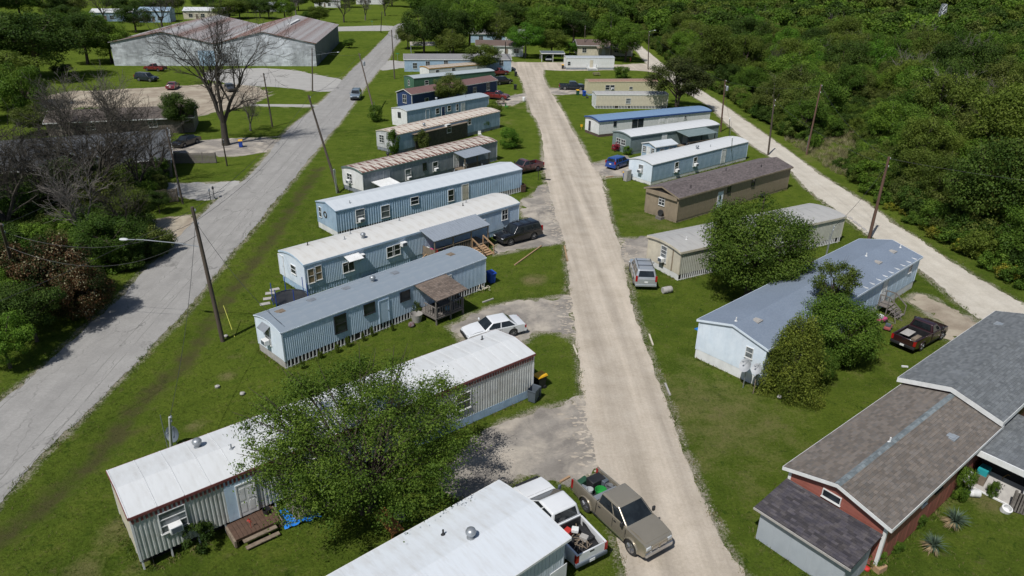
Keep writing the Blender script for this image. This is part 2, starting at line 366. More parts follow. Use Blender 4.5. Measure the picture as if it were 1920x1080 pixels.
LAWN = grass_material()

def axis(segs):
    out = []
    for a, b, s in segs: out += list(np.arange(a, b, s))
    return np.array(out+[segs[-1][1]])
gx = axis([(-2500, -400, 300), (-400, -140, 20), (-140, -60, 3), (-60, 60, .6), (60, 140, 3), (140, 600, 20), (600, 2500, 300)])
gy = axis([(-300, 10, 60), (10, 130, .6), (130, 260, 3), (260, 900, 20), (900, 4000, 400)])
X, Y = np.meshgrid(gx, gy); P2 = np.stack([X.ravel(), Y.ravel()], 1)
mudl = [Vector((G(x, y).x, G(x, y).y)) for x, y in MUD]
dmud = line_dist(P2, mudl); mud = np.clip(1-dmud/1.5, 0, 1)
dry = np.zeros(len(P2))
for (px, py), r, a in DRY:
    g = G(px, py); dd = np.hypot(P2[:, 0]-g.x, P2[:, 1]-g.y); dry = np.maximum(dry, a*np.clip(1.3-dd/r, 0, 1))
near = (np.abs(P2[:, 0]) < 140) & (P2[:, 1] > 5) & (P2[:, 1] < 260)
edge = np.zeros(len(P2)); de = np.full(near.sum(), 1e9)
for w in ALLROADS: de = np.minimum(de, line_dist(P2[near], w, True))
edge[near] = np.clip(1-de/1.1, 0, 1)
FOREST_EDGE = [(1215, 60), (1240, 97), (1300, 142), (1352, 172), (1400, 206), (1450, 240), (1500, 262), (1540, 252), (1560, 205), (1640, 215), (1652, 300), (1640, 346), (1700, 402), (1760, 436), (1820, 462), (1880, 512), (2000, 590), (2300, 800), (6000, 900), (6000, -70), (800, -72), (800, 40), (900, 62), (1100, 64)]
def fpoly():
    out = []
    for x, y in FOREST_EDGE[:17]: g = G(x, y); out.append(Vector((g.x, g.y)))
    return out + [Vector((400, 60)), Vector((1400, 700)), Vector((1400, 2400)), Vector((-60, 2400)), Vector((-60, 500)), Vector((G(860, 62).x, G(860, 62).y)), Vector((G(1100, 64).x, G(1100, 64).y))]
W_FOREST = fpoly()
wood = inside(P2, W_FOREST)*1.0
Z = -0.22*np.clip(1-dmud/1.6, 0, 1)**2
me = bpy.data.meshes.new('ground'); nx, ny = len(gx), len(gy)
ii = np.arange(nx*ny).reshape(ny, nx); F = np.stack([ii[:-1, :-1], ii[:-1, 1:], ii[1:, 1:], ii[1:, :-1]], -1).reshape(-1, 4)
def np_mesh(name, verts, quads, mat):
    me = bpy.data.meshes.new(name); k = quads.shape[1]
    me.vertices.add(len(verts)); me.vertices.foreach_set('co', np.asarray(verts, np.float32).ravel())
    me.loops.add(quads.size); me.loops.foreach_set('vertex_index', quads.astype(np.int32).ravel())
    me.polygons.add(len(quads)); me.polygons.foreach_set('loop_start', np.arange(0, quads.size, k, dtype=np.int32))
    me.update(calc_edges=True)
    if mat: me.materials.append(mat)
    return me
def fattr(me, k, val):
    a = me.attributes.new(k, 'FLOAT', 'POINT'); a.data.foreach_set('value', np.asarray(val, np.float32))
me = np_mesh('ground', np.stack([P2[:, 0], P2[:, 1], Z], 1), F, LAWN)
for p in me.polygons: p.use_smooth = True
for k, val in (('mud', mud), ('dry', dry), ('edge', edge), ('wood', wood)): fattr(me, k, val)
tag(link('ground', me), 'mown green lawn and rough ground around the trailers', kind='structure')

def road_mat(name, cols, ang, track=(.8, 1.1), crack=0.0, wet=None, seams=False, pale=None, rough=.9, bump=.5):
    m, t, b = newmat(name); v = vec_of(t)
    rot = t.node('ShaderNodeVectorRotate', rotation_type='Z_AXIS', i_Vector=v, i_Angle=-ang).outputs[0]
    lat = t.noise(t.stretch(rot, (.03, .75, 1)), 1.0, 4, .6)
    mid = t.noise(v, .45, 6, .65); fine = t.noise(v, 6, 5, .7); grit = t.noise(v, 45, 3, .7)
    c = t.ramp(mid, [(.28, cols[0]), (.52, cols[1]), (.78, cols[2])])
    c = t.mix(1.0, c, t.ramp(lat, [(.3, track[0]), (.7, track[1])]), 'MULTIPLY')
    c = t.mix(1.0, c, t.ramp(fine, [(.25, .86), (.75, 1.1)]), 'MULTIPLY')
    c = t.mix(1.0, c, t.ramp(grit, [(.25, .82), (.75, 1.14)]), 'MULTIPLY')
    if wet:
        w = t.noise(v, .16, 5, .7, .4); c = t.mix(t.ramp(w, [(.60, 0), (.72, .6)]), c, wet)
    if crack:
        wv = t.node('ShaderNodeTexVoronoi', feature='DISTANCE_TO_EDGE', i_Vector=t.node('ShaderNodeVectorMath', operation='ADD', i_0=t.stretch(rot, (.10, .42, 1)), i_1=t.stretch(t.node('ShaderNodeTexNoise', i_Vector=v, i_Scale=1.3, i_Detail=4).outputs['Color'], (.35, .35, 0))).outputs[0], i_Scale=1.0).outputs['Distance']
        c = t.mix(t.math('MULTIPLY', t.ramp(wv, [(.004, 1), (.016, 0)]), t.math('MULTIPLY', t.ramp(mid, [(.42, 0), (.6, 1)]), crack)), c, (.07, .066, .062))
    if seams:
        sy = t.node('ShaderNodeSeparateXYZ', i_0=rot).outputs[1]; sy = t.math('ADD', sy, t.math('MULTIPLY', t.math('SUBTRACT', t.noise(v, .5, 4), .5), .25))
        for off in (.7, 1.6, 3.9):
            dd = t.math('ABSOLUTE', t.math('SUBTRACT', t.math('MODULO', t.math('ADD', sy, 400+off), 7.3), 3.6))
            c = t.mix(t.math('MULTIPLY', t.ramp(dd, [(.012, 1), (.045, 0)]), t.ramp(mid, [(.38, 0), (.55, .55)])), c, (.10, .096, .09))
    if pale:
        pn = t.noise(v, .28, 6, .65, .5); c = t.mix(t.ramp(pn, [(.46, 0), (.62, .85)]), c, t.mix(fine, pale, tuple(x*1.12 for x in pale)))
    t.l.new(c, b.inputs['Base Color']); b.inputs['Roughness'].default_value = rough; b.inputs['Specular IOR Level'].default_value = .15
    t.l.new(t.bump(t.math('ADD', fine, grit), bump, .02), b.inputs['Normal'])
    return m
def ang_of(a, b):
    p, q = G(*a), G(*b); return math.atan2(q.y-p.y, q.x-p.x)
asph_m = road_mat('worn_asphalt', [(.265, .255, .24), (.31, .298, .28), (.35, .338, .318)], ang_of((130, 760), (640, 190)), crack=.5, track=(.9, 1.07), seams=True)
main_m = road_mat('crushed_limestone', [(.405, .348, .275), (.485, .42, .342), (.545, .482, .40)], ang_of((1270, 1000), (1060, 350)), track=(.72, 1.13), wet=(.36, .31, .25))
lane_m = road_mat('pale_caliche', [(.46, .415, .345), (.53, .485, .41), (.60, .555, .48)], ang_of((1720, 480), (1420, 265)), track=(.88, 1.07))
grav_m = road_mat('grey_gravel', [(.20, .18, .16), (.27, .245, .215), (.37, .335, .285)], 0.7, track=(.8, 1.15), wet=(.16, .145, .125), bump=.9, pale=(.43, .38, .315))
dirt_m = road_mat('bare_dirt', [(.26, .21, .155), (.33, .275, .21), (.41, .35, .275)], .3, track=(.85, 1.1), bump=.9, pale=(.40, .35, .27))
conc_m = road_mat('pale_concrete', [(.33, .32, .30), (.38, .365, .34), (.42, .41, .385)], .3, track=(.92, 1.06))

def frac_noise(n, amp, rng, step):
    out = np.zeros(n)
    for wl, a in ((9, .5), (3, .35), (1.2, .45), (.6, .4), (.3, .35)):
        k = max(2, int(n*step/wl)+2); pts = rng.normal(0, a, k); out += np.interp(np.linspace(0, k-1, n), np.arange(k), pts)
    return out*amp
def sheet(name, poly, z, mat, amp=.16, step=.24):
    rng = np.random.default_rng(len(name)*7+len(poly)); P = [Vector(p) for p in poly]; out = []
    n = len(P); area = sum(P[i].x*P[(i+1) % n].y-P[(i+1) % n].x*P[i].y for i in range(n))
    sg = 1 if area > 0 else -1
    # soften corners once, then walk the outline in short steps
    Q = []
    for i in range(n):
        a, b = P[i], P[(i+1) % n]; Q += [a.lerp(b, .22), a.lerp(b, .78)]
    pts = []
    for i in range(len(Q)):
        a, b = Q[i], Q[(i+1) % len(Q)]; d = (b-a).length
        far = max(1.0, (a.y)/70); k = max(1, int(d/(step*far)))
        nrm = Vector((b.y-a.y, a.x-b.x)).normalized()*sg
        for j in range(k): pts.append((a.lerp(b, j/k), nrm))
    nz = frac_noise(len(pts), amp, rng, step)
    ring = [p + n_*float(nz[i]) for i, (p, n_) in enumerate(pts)]
    bm = bmesh.new(); vs = [bm.verts.new((p.x, p.y, z)) for p in ring]
    es = [bm.edges.new((vs[i], vs[(i+1) % len(vs)])) for i in range(len(vs))]
    bmesh.ops.triangle_fill(bm, use_beauty=True, use_dissolve=False, edges=es)
    for f in bm.faces:
        if f.normal.z < 0: f.normal_flip()
    me = bpy.data.meshes.new(name); bm.to_mesh(me); bm.free(); me.materials.append(mat)
    return tag(link(name, me), kind='structure')
sheet('asphalt_road', W_ASPH, .020, asph_m, .13)
sheet('gravel_road', W_MAIN, .016, main_m, .11)
sheet('gravel_lane', W_LANE, .024, lane_m, .17)
sheet('cross_street', W_CROSS, .012, main_m, .17)
sheet('side_street', W_SIDE, .012, conc_m, .2)
sheet('far_street', W_FAR, .012, conc_m, .2)
DM = {'bare_yard': dirt_m, 'dirt_lot': dirt_m, 'dirt_drive': dirt_m, 'driveway_to_warehouse': conc_m, 'concrete_path': conc_m, 'house_driveway': conc_m}
for i, (k, w) in enumerate(W_DRV.items()): sheet(k, w, .004+.0004*i, DM.get(k, grav_m), .45 if k != 'concrete_path' else .05)
# loose stones along the gravel edges
def stones():
    rng = np.random.default_rng(3); vs = []; fs = []
    for w, per in ((W_MAIN, 26), (W_LANE, 16)):
        for i in range(len(w)):
            a, b = w[i], w[(i+1) % len(w)]
            if max(a.y, b.y) > 95 or min(a.y, b.y) < 20: continue
            d = (b-a).length
            for _ in range(int(d*per)):
                p = a.lerp(b, rng.random()); s = .012+.035*rng.random()**3; o = rng.normal(0, .22, 2); n = len(vs)
                c = np.array([p.x+o[0], p.y+o[1], .02+s*.3])
                for dx, dy, dz in ((1, 0, 0), (0, 1, 0), (-1, 0, 0), (0, -1, 0), (0, 0, .7), (0, 0, -.7)):
                    vs.append(c+np.array([dx, dy, dz])*s*(.7+.6*rng.random()))
                fs += [(n, n+1, n+4), (n+1, n+2, n+4), (n+2, n+3, n+4), (n+3, n, n+4)]
    me = np_mesh('gravel', np.array(vs), np.array(fs), paint('limestone_chips', (.5, .46, .39), (.36, .33, .28), scale=3, rough=.9))
    tag(link('gravel', me), 'loose pale stones strewn along the edges of the gravel roads', 'gravel', kind='stuff')
stones()
def spill():
    rng = np.random.default_rng(9); mb = MB()
    for i in range(len(W_MAIN)):
        a, b = W_MAIN[i], W_MAIN[(i+1) % len(W_MAIN)]
        if max(a.y, b.y) > 110 or min(a.y, b.y) < 18: continue
        for _ in range(int((b-a).length*40)):
            p = a.lerp(b, rng.random()); o = rng.normal(0, .7, 2); q = np.array([[p.x+o[0], p.y+o[1]]])
            if inside(q, W_MAIN)[0] or not any(inside(q, w)[0] for w in DRVN): continue
            s = .025+.13*rng.random()**2; t0 = rng.random()*6; st = 1+rng.random()*1.5
            mb.add([(q[0, 0]+s*st*math.cos(t0+k*.785)*rng.uniform(.5, 1.1), q[0, 1]+s*math.sin(t0+k*.785)*rng.uniform(.5, 1.1), .0125+.002*rng.random()) for k in range(8)], [tuple(range(8))])
    tag(mb.build('gravel_spill', main_m), 'pale gravel dragged from the road onto the driveways', 'gravel', kind='stuff')
DRVN = [W_DRV[k] for k in W_DRV if k.startswith('driveway')]
spill()
# ------------------------------------------------------------------ buildings
class Bld:
    """a building's frame: x along the long front, y to the back, origin at the front corner; faces f, l, r, b"""
    def __init__(s, name, label, cat, x, y, yaw, L, W, h, group=None):
        s.L, s.W, s.h = L, W, h; s.yaw = R(yaw); s.x, s.y = x, y
        s.o = tag(empty(name, (x, y, 0), s.yaw), label, cat, group); s.fz = .6
        s.u = Vector((math.cos(s.yaw), math.sin(s.yaw), 0)); s.v = Vector((-s.u.y, s.u.x, 0)); s.org = Vector((x, y, 0))
    def P(s, face, u, z, o=0.0):
        if face == 'f': return Vector((u, -o, z))
        if face == 'l': return Vector((-o, s.W-u, z))
        if face == 'r': return Vector((s.L+o, u, z))
        return Vector((s.L-u, s.W+o, z))
    def flen(s, face): return s.L if face in 'fb' else s.W
    def hit(s, face, px, py, off=0.0):
        """pixel -> (u, z) on a face"""
        a = s.org + s.u*s.P(face, 0, 0).x + s.v*s.P(face, 0, 0).y
        n = {'f': -s.v, 'l': -s.u, 'r': s.u, 'b': s.v}[face]; t = {'f': s.u, 'l': -s.v, 'r': s.v, 'b': -s.u}[face]
        d = ray(px, py); k = (a-EYE).dot(n)/d.dot(n); p = EYE+d*k
        return (p-a).dot(t), p.z
    def world(s, p): return s.org + s.u*p[0] + s.v*p[1] + Vector((0, 0, p[2]))
    def fbox(s, mb, face, u0, u1, z0, z1, o0, o1, tint=None):
        a, b = s.P(face, u0, z0, o0), s.P(face, u1, z1, o1)
        mb.box(min(a.x, b.x), max(a.x, b.x), min(a.y, b.y), max(a.y, b.y), z0, z1, tint=tint); return mb
    def fquad(s, mb, face, u0, u1, z0, z1, o): return mb.quad(s.P(face, u0, z0, o), s.P(face, u1, z0, o), s.P(face, u1, z1, o), s.P(face, u0, z1, o))

    def roofz(s, y):
        k = s.W/2+s.ov; t = (y-s.W/2)/k
        return s.h + s.rise*(1-t*t if s.rt == 'bow' else 1-abs(t))
    def roof(s, rt, mat, rise=.35, over=.08, eo=.08, panels=1.2, trim=None, trimh=.14, shingles=None, seams=True):
        s.rt, s.rise, s.ov, s.eo = rt, rise, over, eo
        k = 10 if rt == 'bow' else 2
        ys = [-over+(s.W+2*over)*i/k for i in range(k+1)]
        x0, x1 = -eo, s.L+eo
        mb = MB(); th = .07                                                  # the deck
        for i in range(k):
            a, b = ys[i], ys[i+1]; za, zb = s.roofz(a), s.roofz(b)
            mb.quad((x0, a, za), (x1, a, za), (x1, b, zb), (x0, b, zb)); mb.quad((x0, b, zb-th), (x1, b, zb-th), (x1, a, za-th), (x0, a, za-th))
            for xx, fl in ((x0, 1), (x1, 0)):
                q = [(xx, a, za-th), (xx, a, za), (xx, b, zb), (xx, b, zb-th)]; mb.quad(*(q if fl else q[::-1]))
        for yy, fl in ((ys[0], 0), (ys[-1], 1)):
            z = s.roofz(yy); q = [(x0, yy, z-th), (x1, yy, z-th), (x1, yy, z), (x0, yy, z)]; mb.quad(*(q if not fl else q[::-1]))
        rf = mb.build('roof', mat, s.o)
        s.roof_o = rf
        if shingles: s.shingle(rf, shingles, x0, x1)
        elif panels:
            n = max(2, round((x1-x0)/panels)); w = (x1-x0)/n; pm = MB()
            for i in range(k):
                a, b = ys[i], ys[i+1]; za, zb = s.roofz(a)+.012, s.roofz(b)+.012
                if seams:
                    xs = [(0, 0), (.012, .022), (.05, .022), (.062, 0), (w-.004, 0.004)]
                else: xs = [(0, 0), (w-.006, .003)]
                for (xa, da), (xb, db) in zip(xs, xs[1:]):
                    pm.quad((xa, a, za+da), (xb, a, za+db), (xb, b, zb+db), (xa, b, zb+da))
            for yy in (ys[0], ys[-1]):
                z = s.roofz(yy)+.012; q = [(0, yy, z-.03), (w-.004, yy, z-.03), (w-.004, yy, z), (0, yy, z)]; pm.quad(*(q if yy < 0 else q[::-1]))
            pme = pm.mesh('roof_panel', mat)
            for p in pme.polygons: p.use_smooth = False
            for i in range(n): link('roof_panel', pme, rf, (x0+i*w, 0, random.uniform(0, .006)))
        trim = trim or trimw
        mb = MB(); mb.box(x0, x1, -over-.03, -over-.002, s.h-trimh, s.h+.012); mb.build('fascia', trim, s.o)
        mb = MB(); mb.box(x0, x1, s.W+over+.002, s.W+over+.03, s.h-trimh, s.h+.012); mb.build('fascia', trim, s.o)
        for xx, sg in ((x0, -1), (x1, 1)):
            mb = MB()
            for i in range(k):
                a, b = ys[i], ys[i+1]; za, zb = s.roofz(a)+.012, s.roofz(b)+.012; xa, xb = sorted((xx+sg*.002, xx+sg*.03))
                vs = [(x, y, z) for x in (xa, xb) for y, z in ((a, za-trimh), (b, zb-trimh), (b, zb), (a, za))]
                mb.add(vs, [(0, 1, 2, 3), (7, 6, 5, 4), (0, 4, 5, 1), (3, 2, 6, 7)])
            mb.build('barge_board', trim, s.o)
    def shingle(s, rf, mat, x0, x1, ya=None, yb=None):
        rng = random.Random(5); expo, wtab = .17, .34
        for side in (0, 1):
            mb = MB(); a = -s.ov if side == 0 else s.W+s.ov; b = s.W/2; za, zb = s.h, s.h+s.rise
            sl = math.hypot(b-a, zb-za); n = int(sl/expo); dy, dz = (b-a)/sl, (zb-za)/sl
            for i in range(n):
                x = x0 - rng.random()*wtab
                d0, d1 = i*expo, min(sl, (i+1)*expo+.02)
                while x < x1:
                    w = wtab*rng.uniform(.75, 1.25); xa, xb = max(x, x0), min(x+w-.006, x1); x += w
                    if xb-xa < .03: continue
                    tn = rng.random(); l0, l1 = .024+rng.uniform(0, .006), .008
                    p = [(xa, a+dy*d0, za+dz*d0+l0), (xb, a+dy*d0, za+dz*d0+l0), (xb, a+dy*d1, za+dz*d1+l1), (xa, a+dy*d1, za+dz*d1+l1)]
                    mb.quad(*(p if side == 0 else p[::-1]), tint=tn)
                    e = [(xa, a+dy*d0, za+dz*d0+.002), (xb, a+dy*d0, za+dz*d0+.002), p[1], p[0]]; mb.quad(*e, tint=tn*.6)
            tag(mb.build('shingles', mat, rf, tint=True), kind='stuff')
        mb = MB(); x = x0
        while x < x1-.1:
            w = min(.28, x1-x)
            for sg in (-1, 1):
                yy = s.W/2; z = s.h+s.rise; ex = .16; m_ = s.rise/(s.W/2+s.ov)
                q = [(x, yy+sg*ex, z-ex*m_+.03), (x+w-.008, yy+sg*ex, z-ex*m_+.03), (x+w-.008, yy, z+.045), (x, yy, z+.045)]
                mb.quad(*(q if sg < 0 else q[::-1]), tint=random.random())
            x += w
        tag(mb.build('ridge_caps', mat, rf, tint=True), kind='stuff')
    def topz(s, face, u):
        return s.h-.02 if face in 'fb' else s.roofz(s.P(face, u, 0).y)-.075
    def siding(s, face, mat, kind='corr', pitch=.15, depth=.03, z0=None, z1=None):
        z0 = s.fz if z0 is None else z0; Lf = s.flen(face)
        top = (lambda u: s.topz(face, u)) if z1 is None else (lambda u: z1)
        if kind == 'corr':
            n = max(3, round(Lf/pitch)); p = Lf/n; mb = MB(); pr = []
            for i in range(n):
                a = i*p; pr += [(a, .004), (a+.4*p, .004), (a+.5*p, depth), (a+.88*p, depth)]
            pr.append((Lf, .004))
            for (a, oa), (b, ob) in zip(pr, pr[1:]):
                mb.quad(s.P(face, a, z0, oa), s.P(face, b, z0, ob), s.P(face, b, top(b), ob), s.P(face, a, top(a), oa))
            mb.build('siding', mat, s.o)
        elif kind == 'panel':
            n = max(2, round(Lf/pitch)); p = Lf/n; me = None
            for i in range(n):
                a, b = i*p+.012, (i+1)*p-.012
                if face in 'lr' or me is None:
                    mb = MB(); k = 1 if face in 'fb' else 4
                    for j in range(k):
                        ua, ub = a+(b-a)*j/k, a+(b-a)*(j+1)/k
                        mb.quad(s.P(face, ua, z0, depth), s.P(face, ub, z0, depth), s.P(face, ub, top(ub), depth), s.P(face, ua, top(ua), depth))
                    for uu, fl in ((a, 1), (b, 0)):
                        q = [s.P(face, uu, z0, depth), s.P(face, uu, top(uu), depth), s.P(face, uu, top(uu), 0), s.P(face, uu, z0, 0)]; mb.quad(*(q if fl else q[::-1]))
                    # a shallow rib in the middle of the panel
                    m_ = (a+b)/2; s.fbox(mb, face, m_-.01, m_+.01, z0, min(top(m_-.01), top(m_+.01)), depth, depth+.012)
                    me = mb.mesh('wall_panel', mat)
                    if face in 'fb': first = i
                d = s.P(face, (i-first)*p if face in 'fb' else 0, 0)-s.P(face, 0, 0)
                link('wall_panel', me, s.o, d)
        elif kind == 'lap':
            zmax = max(top(0), top(Lf/2)); n = round((zmax-z0)/pitch); mb = MB()
            for i in range(n):
                za, zb = z0+i*pitch, z0+(i+1)*pitch; ua, ub = 0, Lf
                if zb > top(0):
                    us = [u for u in np.linspace(0, Lf, 60) if top(u) >= zb]
                    if not us: continue
                    ua, ub = us[0], us[-1]
                mb.quad(s.P(face, ua, za, depth), s.P(face, ub, za, depth), s.P(face, ub, zb, .004), s.P(face, ua, zb, .004))
                mb.quad(s.P(face, ua, za, .004), s.P(face, ub, za, .004), s.P(face, ub, za, depth), s.P(face, ua, za, depth))
            mb.build('siding', mat, s.o)
        else:
            mb = MB(); k = 1 if face in 'fb' else 8
            for j in range(k):
                ua, ub = Lf*j/k, Lf*(j+1)/k
                mb.quad(s.P(face, ua, z0, .01), s.P(face, ub, z0, .01), s.P(face, ub, top(ub), .01), s.P(face, ua, top(ua), .01))
            mb.build('siding', mat, s.o)
    def core(s, mat, z0=None):
        """the body behind the siding, its ends following the roof"""
        z0 = s.fz if z0 is None else z0; mb = MB(); k = 10; e = .004
        ys = [e+(s.W-2*e)*i/k for i in range(k+1)]
        if s.rt == 'gable': ys = [e, s.W/2, s.W-e]
        zt = [s.roofz(y)-.08 for y in ys]
        for x, fl in ((e, 0), (s.L-e, 1)):
            for i in range(len(ys)-1):
                q = [(x, ys[i], z0), (x, ys[i+1], z0), (x, ys[i+1], zt[i+1]), (x, ys[i], zt[i])]; mb.quad(*(q if fl else q[::-1]))
        for i, fl in ((0, 1), (-1, 0)):
            q = [(e, ys[i], z0), (s.L-e, ys[i], z0), (s.L-e, ys[i], zt[i]), (e, ys[i], zt[i])]; mb.quad(*(q if fl else q[::-1]))
        mb.quad((e, s.W-e, z0), (s.L-e, s.W-e, z0), (s.L-e, e, z0), (e, e, z0))
        mb.build('wall', mat, s.o)
    def skirt(s, kind, mat, faces='flrb', pitch=.2, depth=.02):
        for face in faces:
            Lf = s.flen(face)
            if kind == 'corr':
                n = max(3, round(Lf/pitch)); p = Lf/n; mb = MB(); pr = []
                for i in range(n): a = i*p; pr += [(a, -.03), (a+.45*p, -.03), (a+.5*p, -.03+depth), (a+.95*p, -.03+depth)]
                pr.append((Lf, -.03))
                for (a, oa), (b, ob) in zip(pr, pr[1:]): mb.quad(s.P(face, a, -.02, oa), s.P(face, b, -.02, ob), s.P(face, b, s.fz, ob), s.P(face, a, s.fz, oa))
                mb.build('skirt', mat, s.o)
            elif kind == 'slat':
                mb = MB(); s.fquad(mb, face, 0, Lf, -.02, s.fz, -.12); mb.build('underfloor_shade', shade_fill, s.o)  # dark sheet behind the slats, painted as the shade below the floor
                n = round(Lf/pitch); mb = MB(); s.fbox(mb, face, -.045, .045, -.02, s.fz, -.03, .02); me = mb.mesh('skirt_slat', mat)
                for i in range(n):
                    if random.random() < .04: continue
                    u = Lf*(i+.5)/n; o = link('skirt_slat', me, s.o, s.P(face, u, 0)-s.P(face, 0, 0))
                mb = MB(); s.fbox(mb, face, 0, Lf, .05, .11, -.025, .012); mb.build('skirt_rail', mat, s.o)
            elif kind == 'hcorr':
                mb = MB(); n = 9; zz = [s.fz*i/n for i in range(n+1)]
                for i in range(n):
                    oa, ob = (.0, .03) if i % 2 else (.03, .0); mb.quad(s.P(face, 0, zz[i], oa), s.P(face, Lf, zz[i], oa), s.P(face, Lf, zz[i+1], ob), s.P(face, 0, zz[i+1], ob))
                mb.build('skirt', mat, s.o)
            elif kind == 'open':
                mb = MB(); s.fquad(mb, face, 0, Lf, -.02, s.fz, -.5); mb.build('underfloor_shade', shade_fill, s.o)  # dark sheet set back behind the posts, shade below the floor as colour
                for i in range(int(Lf/1.3)+1):
                    mb = MB(); u = .06+min(i*1.3, Lf-.12); s.fbox(mb, face, u-.04, u+.04, -.02, s.fz, -.1, -.02); mb.build('support_post', mat, s.o)
            else:
                mb = MB(); s.fbox(mb, face, 0, Lf, -.02, s.fz, -.04, -.004); mb.build('skirt', mat, s.o)
    def window(s, face, px, py, w=.8, h=1.0, frame=None, pane=None, bars=(0, 1), ac=False, uz=None, z=None, off=.03):
        u, zz = uz if uz else s.hit(face, px, py, off)
        if z is not None: zz = z
        zz = min(zz, s.h-.12-h/2); u = min(max(u, w/2+.05), s.flen(face)-w/2-.05)
        t = .04; fr = MB(); u0, u1, z0, z1 = u-w/2, u+w/2, zz-h/2, zz+h/2; d = off+.045
        for a, b, c, e in ((u0-t, u1+t, z1, z1+t), (u0-t, u1+t, z0-t, z0), (u0-t, u0, z0, z1), (u1, u1+t, z0, z1)): s.fbox(fr, face, a, b, c, e, -.01, d)
        for i in range(bars[0]): m_ = u0+w*(i+1)/(bars[0]+1); s.fbox(fr, face, m_-.02, m_+.02, z0, z1, off, d-.012)
        for i in range(bars[1]): m_ = z0+h*(i+1)/(bars[1]+1); s.fbox(fr, face, u0, u1, m_-.022, m_+.022, off, d-.01)
        wo = fr.build('window', frame or trimw, s.o)
        pm = MB(); s.fbox(pm, face, u0, u1, z0, z1, -.005, off+.006); pm.build('pane', pane or pane_m, wo)
        sm = MB(); s.fbox(sm, face, u0-t-.03, u1+t+.03, z0-t-.035, z0-t-.001, -.01, d+.03); sm.build('sill', frame or trimw, wo)
        if ac: s.ac(face, u, z0+.22)
        return u, zz
    def ac(s, face, u, z, w=.58, h=.4, d=.42):
        mb = MB(); s.fbox(mb, face, u-w/2, u+w/2, z-h/2, z+h/2, .06, .06+d); me = mb.mesh('air_conditioner', white); bevel_mesh(me, .02, 1); a = link('air_conditioner', me, s.o)
        mb = MB(); s.fbox(mb, face, u-w/2+.06, u+w/2-.06, z-h/2+.06, z+h/2-.05, .06+d, .075+d); mb.build('grille', grey_p, a)
    def door(s, face, px, py, w=.9, h=1.95, mat=None, frame=None, uz=None, panels=True, glassy=False, off=.03):
        u, zz = uz if uz else s.hit(face, px, py, off); z0 = s.fz+.03; z1 = min(z0+h, s.h-.12)
        fr = MB(); t = .07
        for a, b, c, e in ((u-w/2-t, u+w/2+t, z1, z1+t), (u-w/2-t, u-w/2, z0, z1), (u+w/2, u+w/2+t, z0, z1)): s.fbox(fr, face, a, b, c, e, -.01, off+.04)
        fr.build('door_frame', frame or trimw, s.o)
        mb = MB(); s.fbox(mb, face, u-w/2, u+w/2, z0, z1, -.005, off+.015)
        if panels:
            for a in (-.25, .25):
                for c, e in ((.12, .42), (.5, .88)): s.fbox(mb, face, u+a*w-.16*w, u+a*w+.16*w, z0+(z1-z0)*c, z0+(z1-z0)*e, off+.015, off+.027)
        do = mb.build('door', mat or white, s.o)
        mb = MB(); s.fbox(mb, face, u+w*.36, u+w*.43, z0+.95, z0+1.0, off+.015, off+.07); mb.build('handle', galv, do)
        if glassy:
            mb = MB(); c = s.P(face, u, (z0+z1)/2+.2, off+.03)
            ax = s.P(face, u+1, 0)-s.P(face, u, 0); n = 16
            mb.add([c+ax*(.16*math.cos(2*math.pi*i/n))+Vector((0, 0, .45*math.sin(2*math.pi*i/n))) for i in range(n)], [tuple(range(n))]); mb.build('pane', pane_m, do)
        return u
    def vent(s, px, py, kind='pipe', mat=None):
        # where the ray meets the roof: iterate on the height
        z = s.h+s.rise*.8
        for _ in range(4):
            p = G(px, py, z)-s.org; x, y = p.dot(s.u), p.dot(s.v); y = min(max(y, 0), s.W); z = s.roofz(y)
        if kind == 'pipe':
            mb = MB(); mb.lathe([(.11, z-.02), (.11, z+.02), (.045, z+.05), (.045, z+.3), (.03, z+.3)], 10, Matrix.Translation((x, y, 0))); mb.build('vent_pipe', mat or galv, s.o)
        elif kind == 'turbine':
            mb = MB(); mb.lathe([(.2, z-.02), (.2, z+.03), (.13, z+.05), (.13, z+.2), (.22, z+.24), (.25, z+.36), (.2, z+.47), (.05, z+.52)], 14, Matrix.Translation((x, y, 0))); mb.build('roof_vent', mat or galv, s.o, smooth=50)
        else:
            mb = MB(); mb.box(x-.22, x+.22, y-.22, y+.22, z-.06, z+.06); mb.box(x-.32, x+.32, y-.32, y+.32, z-.06, z+.028); mb.build('roof_hatch', mat or concrete, s.o)
    def corners(s, mat, faces=True, w=.06):
        for x, y in ((0, 0), (s.L, 0), (0, s.W), (s.L, s.W)):
            mb = MB(); xa, xb = (-.04, w) if x == 0 else (x-w, x+.04); ya, yb = (-.04, w) if y == 0 else (y-w, y+.04)
            mb.box(xa, xb, ya, yb, s.fz-.02, s.h-.15); mb.build('corner_trim', mat, s.o)

